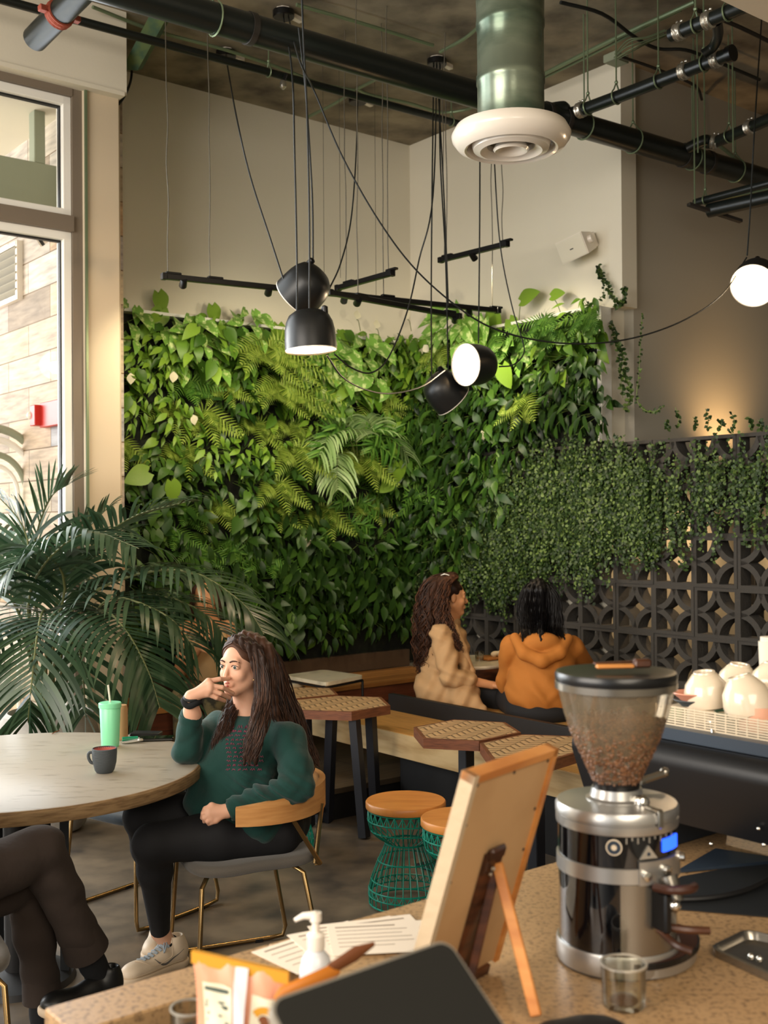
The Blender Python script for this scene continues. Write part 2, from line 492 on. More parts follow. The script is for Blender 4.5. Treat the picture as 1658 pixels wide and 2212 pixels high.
mat('palm_pale', (120, 150, 90), .4, island=[(130, 160, 96), (158, 184, 122), (178, 200, 142)], transl=.25)
mat('palm_stem', (100, 104, 62), .5)
mat('stem_green', (96, 116, 52), .5)
mat('flower_white', (235, 228, 200), .5, transl=.2)
mat('soil', (38, 30, 24), 1, noise=((62, 48, 36), 30, .4, .6), bump=.8, bscale=40)
mat('backing_dark', (16, 18, 13), .95, noise=((28, 34, 18), 14, .4, .65), bump=.6, bscale=25)
mat('planter_brown', (78, 60, 44), .6)
mat('block_dark', (64, 61, 57), .9, bump=.4, bscale=60)
mat('concrete_pot', (176, 170, 160), .75, bump=.2, bscale=40, noise=((150, 144, 136), 5, .4, .65))
planks('bench_top', [(176, 120, 62), (206, 148, 84), (150, 98, 48), (190, 134, 72)], 1.3, .09, .45, rot=-AU, axis='XY')
planks('bench_top_pale', [(196, 150, 84), (206, 160, 94), (200, 154, 88)], 3.0, .6, .45, rot=-AU - PI / 2, axis='XY', mortar=0, grain=90)
planks('bench_red', [(120, 66, 42), (98, 52, 34), (136, 78, 50)], 1.6, .11, .5, rot=-AU, axis='XZ')
mat('plywood', (206, 180, 134), .55, noise=((180, 150, 104), 3, .4, .62), stretch=(1, 1, 7))
planks('platform_wood', [(104, 86, 62), (92, 76, 54), (112, 94, 68)], 1.2, .3, .6, rot=-AU, axis='XY')
planks('ext_planks', [(196, 158, 110), (176, 178, 184), (206, 192, 166), (150, 134, 116), (214, 206, 196), (186, 150, 104)], .75, .21, .7, rot=-AU, axis='YZ', grain=30)
mat('marble', (178, 168, 152), .32, noise=((136, 124, 106), 7, .56, .78, 10), stretch=(1.6, 5, 1))
mat('marble_white', (226, 216, 190), .3, noise=((190, 180, 156), 7, .5, .7, 8))
mat('table_edge', (150, 122, 86), .5, noise=((110, 84, 56), 16, .4, .7), stretch=(1, 1, 8))
mat('hex_edge', (122, 74, 48), .45, noise=((92, 54, 36), 16, .4, .7), stretch=(1, 1, 8))
mat('oak', (200, 146, 88), .42, noise=((178, 122, 68), 6, .4, .65), stretch=(1, 1, 9))
mat('stool_wood', (212, 142, 72), .35, noise=((196, 124, 58), 4, .4, .65), stretch=(1, 5, 1))
mat('teal_wire', (16, 132, 110), .35)
mat('steel_table_leg', (24, 25, 32), .45)
mat('brass', (150, 122, 80), .25, metal=.9)
mat('seat_grey', (92, 86, 78), .9, bump=.2, bscale=300, sheen=.3)
mat('seat_blue', (66, 76, 84), .9, bump=.2, bscale=300, sheen=.3)
mat('counter', (172, 138, 98), .38, noise=((124, 98, 70), 110, .50, .66, 4), bump=.05, bscale=80)
mat('frosted_back', (188, 150, 106), .6, noise=((168, 130, 88), 3, .4, .6))
mat('sign_edge', (188, 166, 136), .6, bump=.2, bscale=60)
mat('pine', (206, 140, 74), .45, noise=((180, 112, 52), 5, .4, .6), stretch=(1, 1, 6))
mat('walnut', (86, 48, 26), .4, noise=((54, 30, 18), 9, .4, .6), stretch=(1, 1, 5))
mat('aluminium', (186, 184, 180), .32, metal=.85)
mat('chrome', (215, 212, 205), .12, metal=1)
mat('steel', (150, 144, 134), .25, metal=.9)
mat('beans', (92, 60, 36), .4, noise=((50, 30, 18), 60, .4, .6), island=[(58, 36, 22), (106, 70, 44), (134, 92, 60), (80, 52, 32)])
mat('coffee_dark', (60, 30, 18), .5)
mat('cup_white', (214, 198, 174), .18, coat=.5)
mat('cup_pink', (214, 146, 122), .3)
mat('cup_peach', (226, 168, 140), .3)
mat('cup_mint', (176, 196, 160), .3)
mat('cup_green', (50, 84, 66), .3)
mat('perforated', (200, 184, 158), .5)
mat('mint', (130, 214, 166), .35)
mat('teal_plastic', (20, 150, 110), .35)
mat('tan_plastic', (170, 132, 92), .4)
mat('mug_grey', (68, 74, 78), .6, bump=.25, bscale=60, stretch=(1, 1, 6))
mat('mug_inside', (186, 100, 90), .4)
mat('screen_black', (34, 34, 32), .5)
mat('metal_pale', (190, 184, 172), .3, metal=.6)
mat('paper', (240, 226, 206), .8)
mat('ink', (130, 112, 96), .8)
mat('label_cream', (228, 222, 196), .5, noise=((206, 198, 168), 9, .4, .6))
mat('bag_pink', (222, 154, 122), .35)
mat('bag_gold', (212, 152, 52), .3)
mat('bag_window', (214, 216, 218), .2)
mat('bag_ink', (70, 84, 78), .6)
mat('orange_wrap', (214, 128, 44), .4)
mat('brown_wrap', (122, 70, 38), .5)
mat('clear_plastic', (232, 224, 208), .25, alpha=.75)
mat('blue_lcd', (30, 80, 255), .4, emit=(40, 90, 255), estr=1.6)
mat('red_alarm', (190, 44, 34), .4)
mat('skin', (214, 164, 136), .5, sss=.15)
mat('skin_warm', (206, 148, 104), .5, sss=.12)
mat('lips', (178, 96, 84), .4)
mat('hair_brown', (44, 29, 22), .55, spec=.3, island=[(30, 20, 16), (50, 32, 23), (82, 54, 38), (38, 25, 19)])
mat('hair_curly', (52, 31, 21), .6, spec=.3, island=[(34, 20, 14), (58, 35, 22), (92, 56, 34)])
mat('hair_black', (15, 12, 12), .5, spec=.3)
mat('eye_white', (196, 186, 178), .25)
mat('iris', (62, 70, 62), .2)
mat('pupil', (10, 10, 10), .1)
mat('hoodie_green', (5, 52, 46), .9, bump=.3, bscale=26, sheen=.12)
mat('leggings', (18, 18, 21), .8, bump=.1, bscale=60)
mat('sock_black', (14, 15, 18), .9)
mat('brown_denim', (50, 40, 34), .95, bump=.2, bscale=50)
mat('shoe_white', (216, 196, 170), .5)
mat('sole_cream', (208, 186, 158), .6)
mat('lace_blue', (150, 160, 168), .7)
mat('black_leather', (22, 22, 22), .4)
mat('coat_tan', (186, 148, 104), .8, bump=.25, bscale=14)
mat('jumper_orange', (178, 110, 42), .85, bump=.25, bscale=12)
mat('trouser_dark', (26, 26, 28), .85)
mat('tank_beige', (196, 160, 112), .7)
mat('trouser_camo', (110, 96, 62), .9, noise=((48, 44, 30), 12, .45, .55))
mat('napkin', (232, 214, 180), .8)
mat('pink_print', (138, 62, 84), .7)
mat('grey_black', (30, 32, 34), .5)
mat('machine_black', (14, 15, 18), .35)
mat('machine_blue', (44, 54, 66), .35)
mat('machine_top', (60, 48, 38), .3)
glass('window_glass', mixf=.05, fres=.12); glass('cup_glass', (246, 246, 240), .02, .4); glass('hopper_clear', (222, 212, 196), .08, .35)
fg_ = MATS['hopper_clear'].node_tree; o_ = fg_.nodes['Material Output']; src_ = o_.inputs['Surface'].links[0].from_socket
bf_ = fg_.nodes.new('ShaderNodeBsdfDiffuse'); bf_.inputs[0].default_value = lin((196, 176, 146)); mf_ = fg_.nodes.new('ShaderNodeMixShader'); mf_.inputs[0].default_value = .16
fg_.links.new(src_, mf_.inputs[1]); fg_.links.new(bf_.outputs[0], mf_.inputs[2]); fg_.links.new(mf_.outputs[0], o_.inputs['Surface'])

# ================================================================ the setting
def slab(name, m, s0, s1, t0, t1, z0, z1):
    return struct(sbox(MB(), s0, s1, t0, t1, z0, z1).build(name, m, smooth=False))
slab('floor', 'concrete_floor', -5, 10.5, -.0, 9.5, -.12, 0)
slab('ceiling', 'concrete_ceiling', -5, 10.5, -.0, 9.5, CEIL, CEIL + .25)
slab('wall_left', 'plaster_white', -.02, 2.9, -.15, 0, 0, CEIL)
struct(sbox(sbox(MB(), -.15, 0, -.15, 2.04, 0, 3.0), -.15, 0, -.15, 2.15, 3.0, CEIL).build('wall_right', 'plaster_white', smooth=False))
slab('wall_alcove', 'plaster_grey', -4.8, -.15, 2.0, 2.12, 0, CEIL)
slab('wall_back', 'plaster_grey', -5, -4.8, 2.0, 9.5, 0, CEIL)
slab('wall_far_right', 'plaster_grey', -5, 10.5, 9.4, 9.5, 0, CEIL)
# street wall with its window
struct(sbox(MB(), 2.866, 3.09, .60, .75, 0, 4.13, .004).build('wall_column', 'plaster_cream', smooth=False))
struct(sbox(sbox(MB(), 2.84, 10.5, .55, .80, 4.13, CEIL), 2.86, 10.5, .5, .815, 4.115, 4.14).build('wall_header', 'plaster_white', smooth=False))
struct(sbox(MB(), 2.8, 2.9, 0, .62, 0, CEIL).build('wall_return', 'plaster_cream', smooth=False))
def window(name, s0, s1):
    t = thing(name, '', ''); del t['label']; del t['category']; struct(t)
    m = MB(); w = .05
    for z0, z1 in ((0.05, 3.29), (3.37, 4.07)):
        sbox(m, s0, s0 + w, .62, .72, z0, z1, .004); sbox(m, s1 - w, s1, .62, .72, z0, z1, .004)
        sbox(m, s0, s1, .62, .72, z1 - w, z1, .004); sbox(m, s0, s1, .62, .72, z0, z0 + w, .004)
    m.build('window_frame', 'white_frame', t, smooth=False)
    m = MB(); sbox(m, s0, s1, .60, .755, 3.285, 3.375); sbox(m, s0, s1, .60, .74, 4.07, 4.13); sbox(m, s0 - .06, s0, .60, .735, 0, 4.13); sbox(m, s0, s1, .6, .74, 0, .06)
    m.build('mullion', 'bronze_frame', t, smooth=False)
    m = MB()
    for z0, z1 in ((0.1, 3.24), (3.42, 4.02)):
        for e in ((s0 + w, s0 + w + .008), (s1 - w - .008, s1 - w)): sbox(m, e[0], e[1], .655, .685, z0, z1)
        sbox(m, s0 + w, s1 - w, .655, .685, z1 - .01, z1)
    m.build('gasket', 'matt_black', t, smooth=False)
    m = MB(); sbox(m, s0 + w, s1 - w, .667, .673, .1, 3.24); sbox(m, s0 + w, s1 - w, .667, .673, 3.42, 4.02)
    m.build('pane', 'window_glass', t, smooth=False)
window('window_1', 3.15, 5.3)
window('window_2', 5.42, 7.6)
struct(sbox(MB(), 7.66, 10.5, .60, .75, 0, 4.13).build('wall_street', 'plaster_cream', smooth=False))
m = MB()
for px in (189,): 
    pass
sbox(m, 3.072, 3.086, .755, .768, 0, 4.12); m.build('trim_1', 'conduit', smooth=False)['kind'] = 'structure'
# white bulkhead at the top right
q0 = on_z(1555, 0, 3.3); q1 = on_z(1658, 50, 3.3)
s_, t_ = st(q0)
slab('wall_bulkhead', 'plaster_cream', s_ - 3.5, s_ + 3, t_, t_ + 1.3, 3.3, CEIL)
# porch outside
slab('wall_porch', 'ext_planks', 2.75, 2.95, -6, .55, 0, 4.6)
slab('ground_porch', 'marble_white', 2.9, 12, -9, .58, -.14, -.02)
slab('ceiling_porch', 'plaster_white', 2.9, 9, -6, .55, 4.19, 4.4)
# shelf trim on top of the planting
m = MB(); sbox(m, 0, 2.8, .0, .16, 2.985, 3.005); m.build('trim_2', 'white_frame', smooth=False)['kind'] = 'structure'
m = MB(); sbox(m, 0, .1, 2.02, 2.055, 2.12, 3.0); sbox(m, .0, .14, .1, 2.05, 2.985, 3.005); m.build('trim_3', 'white_frame', smooth=False)['kind'] = 'structure'
struct(sbox(sbox(MB(), .02, 2.8, .005, .09, .5, 2.98), .0, .08, .1, 2.02, 2.1, 2.98).build('wall_planting_backing', 'backing_dark', smooth=False))

# breeze block screen, part of the right wall's line
m = MB()
BW, BD = .30, .11
def arc_pts(cx, cz, r, a0, a1, n=7): return [(cx + r * math.cos(a0 + (a1 - a0) * i / n), cz + r * math.sin(a0 + (a1 - a0) * i / n)) for i in range(n + 1)]
def ext2(m, loop, t0, z0, closed_quads=True):
    pass
for ci in range(17):
    for ri in range(7):
        t0 = .38 + ci * BW; z0 = ri * BW
        fr = .021
        for a, b, c, d in ((0, BW, 0, fr), (0, BW, BW - fr, BW), (0, fr, fr, BW - fr), (BW - fr, BW, fr, BW - fr)):
            sbox(m, 0.02, .02 + BD - .006 * ((ci + ri) % 2), t0 + a, t0 + b, z0 + c, z0 + d)
        for cx, cz, a0 in ((0, 0, 0), (BW, 0, PI / 2), (BW, BW, PI), (0, BW, 1.5 * PI)):
            o = arc_pts(cx, cz, BW / 2 + .016, a0, a0 + PI / 2); i_ = arc_pts(cx, cz, BW / 2 - .020, a0, a0 + PI / 2)
            n = len(o); vs = []
            for s_ in (.025, .02 + BD - .008):
                for (x, z) in o + i_:
                    vs.append(W3(s_, t0 + x, z0 + z))
            fs = []
            for k in range(n - 1):
                fs += [(k, k + 1, n + k + 1, n + k), (2 * n + k + 1, 2 * n + k, 3 * n + k, 3 * n + k + 1), (k + 1, k, 2 * n + k, 2 * n + k + 1), (n + k, n + k + 1, 3 * n + k + 1, 3 * n + k)]
            m.add(vs, fs)
struct(m.build('wall_breeze_block', 'block_dark', smooth=True, angle=30))
uq = on_t(1550, 868, 2.12); us = st(uq)[0]
tt = thing('wall_uplight', 'warm uplight standing behind the dark breeze block screen', 'light', W3(us, 2.40, 0))
MB().box(W3(us, 2.40, uq.z - .50), (.16, .16, .1), RU, .01).build('housing', 'matt_black', tt)
MB().box(W3(us, 2.40, (uq.z - .55) / 2), (.04, .04, uq.z - .56), RU, .004).build('post', 'matt_black', tt)
MB().box(W3(us, 2.40, .015), (.3, .3, .03), RU, .004).build('foot_plate', 'matt_black', tt)
spot('uplight_lamp', W3(us, 2.42, uq.z - .44), W3(us, 2.12, uq.z + .05), 26, (1, .60, .26), 120, 1, .05)
MB().box(W3(us, 2.40, .95), (.10, .10, .12), RU, .01).build('housing', 'matt_black', tt)  # housing added along with the fill lamps, no fixture known here
for s_x in (-1.4, 0.6): spot('screen_fill', W3(us + s_x * .5, 2.62, 1.75), W3(us + s_x, 2.12, .8), 30, (1, .68, .36), 150, 1, .08)  # added fill without a fixture, lightens the wall seen through the block holes
# ================================================================ overhead pipes, duct, lamps
def clevis(parent, c, d, r, mname='conduit', top=CEIL, w=.012):
    """ring hanger round a pipe at c with direction d, with its rod to the ceiling"""
    m = MB(); d = Vector(d).normalized(); side = d.cross(Vector((0, 0, 1))).normalized()
    pts = []
    for k in range(17):
        a = -PI / 2 + (k - 8) / 8 * PI * .82
        pts.append(Vector(c) + side * (math.cos(a) * (r + .006)) + Vector((0, 0, math.sin(a) * (r + .006))))
    apex = Vector(c) + Vector((0, 0, r + .045))
    pts = [apex] + pts + [apex]
    m.tube(pts, .0045, 6); m.tube([apex, (apex.x, apex.y, top)], .0045, 6); m.ball(apex, .011, 8)
    m.build('hanger', mname, parent)
def ring(m, c, d, r, w, th=.006, n=20):
    d = Vector(d).normalized(); R = axis_to(d)
    m.lathe([(r, -w / 2), (r + th, -w / 2), (r + th, w / 2), (r, w / 2)], c, R, n, cap=False)
def coupling(m, c, d, r, w=.045):
    d = Vector(d).normalized(); R = axis_to(d)
    m.lathe([(r, -w / 2), (r + .009, -w / 2 + .003), (r + .004, -w / 4), (r + .011, 0), (r + .004, w / 4), (r + .009, w / 2 - .003), (r, w / 2)], c, R, 20, cap=False)
    for sx in (1, -1): m.ball(Vector(c) + R @ Vector((0, (r + .014), sx * w * .28)), .009, 8)
ZP = 3.95
pa, pb = on_z(480, 45, ZP), on_z(1600, 372, ZP)
dm = (pb - pa).normalized()
main = thing('drain_pipe', 'thick black drain pipe running the length of the ceiling past the duct', 'pipe', pa - dm * 2.6)
MB().tube([pa - dm * 2.6, pb + dm * 1.6], .071, 24).build('pipe', 'paint_green_black', main)
for px, py in ((540, 62), (1185, 246), (1222, 258), (1480, 335), (1530, 350)):
    m = MB(); ring(m, pa + dm * ((on_z(px, py, ZP) - pa).dot(dm)), dm, .071, .03); m.build('clamp_band', 'band_iron', main)
for px, py in ((465, 40), (1270, 270), (1378, 300), (1500, 340), (1590, 368)):
    clevis(main, pa + dm * ((on_z(px, py, ZP) - pa).dot(dm)), dm, .071)
# the short stub with a red clamp at top left
sa, sb_ = on_z(75, 85, 4.05), on_z(170, -12, 4.12)
stub = thing('stub_pipe', 'short open black pipe end held by a rust red clamp near the street window', 'pipe', sa)
MB().tube([sa, sb_, sb_ + (sb_ - sa) * .8], .062, 20).build('pipe', 'paint_green_black', stub)
m = MB(); mid = sa.lerp(sb_, .58); coupling(m, mid, sb_ - sa, .062, .05)
d_ = (sb_ - sa).normalized(); n_ = d_.cross(Vector((0, 0, 1))).normalized()
m.box(mid + n_ * .082, (.05, .03, .035), axis_to(d_), .004); m.box(mid - n_ * .082, (.05, .03, .035), axis_to(d_), .004)
m.build('clamp', 'rust_red', stub)
def pipe_run(name, label, pts, r, mname='paint_green_black', couples=(), hangs=(), n=16, cat='pipe', smooth=True, top=CEIL):
    t = thing(name, label, cat, pts[0])
    path = bez(pts, 6) if smooth and len(pts) > 2 else pts
    MB().tube(path, r, n).build('pipe', mname, t)
    for i, k in couples:
        m = MB(); a, b = Vector(pts[i]), Vector(pts[i + 1]); coupling(m, a.lerp(b, k), b - a, r); m.build('coupling', 'cast_metal', t)
    for i, k in hangs:
        a, b = Vector(pts[i]), Vector(pts[i + 1]); clevis(t, a.lerp(b, k), b - a, r, top=top)
    return t
j1 = pa + dm * ((on_z(1165, 240, ZP) - pa).dot(dm))
b0, b1 = on_z(1240, 243, ZP + .04), on_z(1572, 118, ZP + .04)
pipe_run('branch_pipe', 'black branch pipe rising right from beside the duct to a capped end', [j1, j1.lerp(b0, .7) + Vector((0, 0, .03)), b0, b1], .036, couples=((2, .05), (2, .74), (2, .93)), hangs=((2, .1), (2, .3), (2, .58), (2, .86)))
m = MB(); dd = (b1 - b0).normalized(); m.lathe([(.0, 0), (.043, 0), (.043, .03), (.037, .03)], b1, axis_to(dd), 16); m.build('end_cap', 'satin_black', bpy.data.objects['branch_pipe'])
j2 = pa + dm * ((on_z(1470, 330, ZP) - pa).dot(dm)); c0, c1 = on_z(1545, 306, ZP + .04), on_z(1700, 240, ZP + .04)
pipe_run('branch_pipe', 'black branch pipe leaving the drain pipe toward the right edge above the white lamp', [j2, j2.lerp(c0, .7) + Vector((0, 0, .03)), c0, c1], .036, couples=((1, .9), (2, .5)), hangs=((2, .2),))
e0, e1 = on_z(1448, 76, 4.0), on_z(1650, -5, 4.0)
pipe_run('branch_pipe', 'black pipe end with two cast couplings against the white bulkhead', [e0, e1], .034, couples=((0, .1), (0, .42)), hangs=((0, .28), (0, .62)))
pipe_run('elbow_pipe', 'black elbow pipe bending down between two ceiling branch pipes', [on_z(1547, 45, 4.0), on_z(1550, 75, 4.03), on_z(1540, 100, 4.02), on_z(1518, 118, 3.99)], .026)
ta, tb = on_z(190, 50, 4.36), on_z(1000, 270, 4.36); dt = (tb - ta).normalized()
t = pipe_run('sprinkler_pipe', 'slim black sprinkler pipe running behind the thick drain pipe', [ta - dt * 1.5, tb + dt * .35], .024, hangs=((0, .58), (0, .9)), smooth=False)
q = on_z(618, 160, 4.36)
m = MB(); m.tube([q + Vector((0, 0, 0)), q - Vector((.02, 0, .05))], .011, 8); m.build('elbow', 'satin_black', t)
m = MB(); m.lathe([(.012, 0), (.02, -.01), (.02, -.04), (.006, -.055)], q - Vector((.02, 0, .04)), None, 12); m.build('sprinkler_head', 'cast_metal', t)
m = MB(); q = on_z(1020, 262, 4.3)
# conduits on the ceiling
def conduit(label, pts, r=.011, z=4.56, mname='conduit', name='conduit'):
    P_ = [on_z(a, b, z) for a, b in pts]; m = MB(); m.tube(bez(P_, 5) if len(P_) > 2 else P_, r, 8)
    return tag(m.build(name, mname), label, 'conduit')
conduit('thin grey conduit from street window corner to the first lamp canopy', [(200, 15), (330, 65), (478, 105), (600, 145), (690, 180), (765, 195)])
conduit('pale green conduit bending between the two middle lamp junction boxes', [(770, 192), (800, 205), (880, 222), (950, 242), (1000, 238), (1030, 228)])
conduit('pale conduit stub leaving the middle junction box toward the white wall', [(760, 200), (720, 225), (666, 252)])
conduit('straight conduit crossing the ceiling to the upper right canopy', [(640, 10), (780, 50), (935, 98)])
conduit('pale green conduit between upper canopy and the duct', [(950, 112), (1000, 85), (1034, 58)])
conduit('short conduit climbing from middle junction toward the drain pipe', [(775, 190), (815, 170), (840, 155)])
conduit('pair of pale green conduits running right of the duct along the white wall', [(1150, 172), (1330, 82), (1500, 4)], .014)
conduit('conduit branching off right of the ceiling light rods', [(1150, 180), (1290, 112), (1390, 60), (1470, 22)], .009)
conduit('dark wavy cable looping over the ceiling right of the duct', [(1210, 5), (1300, 30), (1370, 80), (1420, 105), (1480, 108), (1540, 130), (1640, 172)], .011, 4.5, 'cord_black', 'ceiling_cable')
conduit('dark conduit following the top of the grey alcove wall', [(1340, 122), (1420, 150), (1500, 185), (1515, 215)], .009, 4.4, 'band_iron')
conduit('dark conduit in the far right ceiling corner', [(1500, 20), (1600, 60), (1700, 110)], .012, 4.5, 'band_iron')
conduit('thin conduit high at the top edge left of the duct', [(830, 0), (900, 30), (1000, 70)], .008, 4.58, 'band_iron') if False else None
# pale data cable bundle and box
t = thing('cable_bundle', 'coil of pale data cables tied under a green box above the white wall', 'cables', on_z(1380, 100, 4.4))
m = MB()
for k in range(6):
    o_ = Vector((random.uniform(-.02, .02), random.uniform(-.02, .02), random.uniform(-.02, .02)))
    m.tube(bez([on_z(1332, 122, 4.42) + o_, on_z(1365, 98, 4.40) + o_ * 2, on_z(1400, 86, 4.42) + o_, on_z(1440, 70, 4.46) + o_], 5), .004, 6)
m.build('cable', 'conduit', t)
MB().box(on_z(1330, 128, 4.45), (.13, .1, .05), RU, .005).build('box', 'grey_green_paint', t)
# wall frame / strut group on the right
t = pipe_run('strut_pipe', 'pair of dark pipes on a slotted strut in front of the grey alcove wall', [on_z(1500, 438, 3.62), on_z(1700, 385, 3.62)], .024, smooth=False, hangs=((0, .12),))
MB().tube([on_z(1530, 455, 3.56), on_z(1700, 418, 3.56)], .045, 16).build('pipe', 'paint_green_black', t)
MB().tube([on_z(1545, 430, 3.66), on_z(1700, 402, 3.66)], .012, 8).build('conduit', 'conduit', t)
a_, b_ = on_z(1486, 441, 3.58), on_z(1600, 478, 3.50)
m = MB(); m.box((a_ + b_) / 2, ((b_ - a_).length, .04, .02), axis_to(Vector((0, 0, 1)), (b_ - a_).normalized()) if False else frame((b_ - a_).normalized(), (b_ - a_).normalized().cross(Vector((0, 0, 1))) * -1, Vector((0, 0, 1))), .002); m.build('slotted_strut', 'band_iron', t)
m = MB(); m.tube([on_z(1500, 440, 3.58), (on_z(1500, 440, 3.58).x, on_z(1500, 440, 3.58).y, CEIL)], .005, 6); m.build('threaded_rod', 'conduit', t)
tag(MB().tube([on_s(1483, 255, -1.2), on_s(1560, 320, -.9), on_s(1600, 352, -.8)], .014, 8).build('brace_rod', 'conduit'), 'thin diagonal brace rod behind the right branch pipe', 'rod')
for px, y0, z0 in ((1268, 150, 0), (1372, 60, 0), (1503, 60, 0), (1585, 60, 0)): pass
for px, py, lab in ((1507, 150, 'left'), (1583, 150, 'right')):
    q = on_z(px, 330, 3.8)
    tag(MB().tube([q, (q.x, q.y, CEIL)], .0045, 6).build('threaded_rod', 'conduit'), 'thin threaded rod hanging at the %s in front of the grey alcove wall' % lab, 'rod')
# junction boxes/canopies
def canopy(px, py, label, z=CEIL - .0):
    q = on_z(px, py, z); t = thing('lamp_canopy', label, 'canopy', q)
    m = MB(); m.lathe([(.0, -.05), (.058, -.05), (.064, -.045), (.064, -.012), (.04, 0)], q, None, 24); m.build('cover', 'satin_black', t)
    m = MB(); m.lathe([(.05, -.014), (.05, .0)], q, None, 8); m.box(q + Vector((.07, .05, -.03)), (.09, .035, .03), RZ(.9), .003); m.build('driver_box', 'white_enamel', t)
    return q - Vector((0, 0, .05))
can = {}
can['a'] = canopy(612, 20, 'black round lamp canopy highest on the ceiling left of centre')
can['b'] = canopy(488, 108, 'black round lamp canopy nearest the street window column')
can['c'] = canopy(772, 208, 'black round lamp canopy beside the sprinkler pipe')
can['d'] = canopy(943, 125, 'black round lamp canopy just left of the duct')
# duct
DY = 5.0; q = at(1103, 266, DY); top = Vector((q.x, q.y, CEIL))
duct = thing('air_duct', 'round green grey metal duct dropping to a white ceiling diffuser', 'duct', q)
R0 = 72 / FPX * DY
m = MB()
prof = []
z = q.z - .03
segs = [(q.z - .03, 0), (q.z + .17, 0), (q.z + .175, .004), (q.z + .21, .004), (q.z + .215, 0), (q.z + .42, 0), (q.z + .425, .004), (q.z + .45, .005), (q.z + .47, .002), (q.z + .56, .004), (CEIL, .02)]
m.lathe([(R0 + o_, z_) for z_, o_ in segs], (q.x, q.y, 0), None, 48, cap=False); m.build('pipe', 'paint_duct', duct)
DR = 129 / FPX * DY
c = (q.x, q.y, q.z - .02)
m = MB(); m.lathe([(R0 - .01, .03), (R0 + .02, .025), (DR * .93, .0), (DR, -.035), (DR * .985, -.055), (DR * .9, -.085), (DR * .78, -.10), (DR * .74, -.095), (DR * .74, -.06), (R0, .0)], c, None, 64, cap=False); m.build('diffuser_rim', 'white_enamel', duct)
m = MB(); m.lathe([(DR * .66, -.075), (DR * .63, -.098), (DR * .52, -.108), (DR * .40, -.085), (DR * .40, -.06), (DR * .6, -.05), (DR * .66, -.075)], c, None, 64, cap=False); m.build('inner_ring', 'white_enamel', duct)
m = MB(); m.lathe([(DR * .30, -.098), (DR * .27, -.108), (DR * .2, -.1), (DR * .1, -.07), (0, -.065), (.0, -.03), (DR * .16, -.02), (DR * .30, -.098)], c, None, 48, cap=False); m.build('centre_cone', 'white_enamel', duct)
m = MB(); m.lathe([(0, .0), (R0 - .005, .0)], c, None, 32); m.build('damper', 'paint_duct', duct)

# pendant lamps
def pendant(cpx, cpy, Y, axis, label, dia=.243, cords=(), tailn=None):
    c = at(cpx, cpy, Y); ax = Vector(axis).normalized(); R = axis_to(-ax)
    t = thing('pendant_lamp', label, 'lamp', c)
    k = dia / .243
    o = c + ax * (.09 * k)          # opening centre
    P = [(.0, .193), (.03, .192), (.066, .184), (.094, .164), (.109, .134), (.117, .095), (.1205, .045), (.1215, 0), (.1185, 0), (.117, .045), (.113, .095), (.10, .14), (.06, .17), (0, .18)]
    m = MB(); m.lathe([(a * k, b * k) for a, b in P], o, R, 40, cap=False); m.build('shade', 'lamp_black', t)
    m = MB(); m.lathe([(.1185 * k, -.001), (.1215 * k, -.001), (.1215 * k, .004 * k), (.1185 * k, .004 * k)], o, R, 40, cap=False); shd = [x for x in kids(t)][0]; m.build('rim', 'white_enamel', shd)
    m = MB(); m.lathe([(0, .006 * k), (.118 * k, .006 * k)], o, R, 32); m.build('diffuser', 'lamp_inner', t)
    spot('pendant_light', o + ax * .012, o + ax * 2, 15, (1, .80, .55), 125, .7, .05)
    m = MB(); m.lathe([(.016, 0), (.016, .03), (.006, .036)], o + R @ Vector((0, .08 * k, .165 * k)), R, 12); m.build('cord_socket', 'satin_black', t)
    for cd in cords:
        m = MB(); m.tube(bez(cd, 7), .0042, 6); m.build('cord', 'cord_black', t)
    return t
def cd(ys, *pts, end=None):
    """cord through pixels; depth runs linearly between ys[0] and ys[1]"""
    n = len(pts); out = []
    for i, (a, b) in enumerate(pts):
        out.append(at(a, b, ys[0] + (ys[1] - ys[0]) * i / (n - 1)))
    if end is not None: out.append(end)
    return out
cz = CEIL - .01
def ctop(px, py): return on_z(px, py, cz)
pendant(669, 716, 5.2, (.06, -.02, -1), 'black bell pendant lamp pointing straight down in front of the green wall', cords=(
    cd((5.2, 4.9), (668, 668), (668, 480), (663, 250), (655, 80), end=at(650, -60, 4.75)),
    cd((5.2, 4.95), (641, 676), (641, 560), (636, 330), (630, 150), end=can['a']),
    cd((5.3, 5.9), (722, 765), (760, 795), (802, 805), (840, 770), (880, 670), (905, 560), (935, 420), end=can['d']),
    cd((5.3, 6.4), (706, 768), (740, 815), (790, 842), (845, 850), (910, 835), (960, 800))))
pendant(662, 618, 5.6, (-.72, .45, -.62), 'black bell pendant lamp tipped away to the left just above another', cords=(
    cd((5.55, 5.75), (613, 607), (585, 520), (540, 380), (510, 250), end=can['b']),
    cd((5.6, 6.4), (712, 622), (735, 570), (757, 480), (768, 350), end=can['c']),
    cd((5.6, 5.3), (676, 580), (674, 420), (660, 200), end=at(645, 60, 5.15))))
pendant(1030, 788, 6.45, (-.80, -.62, -.08), 'glowing black pendant lamp facing left in the lower pair', cords=(
    cd((6.45, 6.4), (1033, 742), (1035, 560), (1036, 380), end=ctop(1036, 215)),
    cd((6.4, 6.5), (1077, 792), (1108, 788), (1130, 765), (1128, 735), (1105, 660), (1080, 530), (1068, 360), end=ctop(1062, 200))))
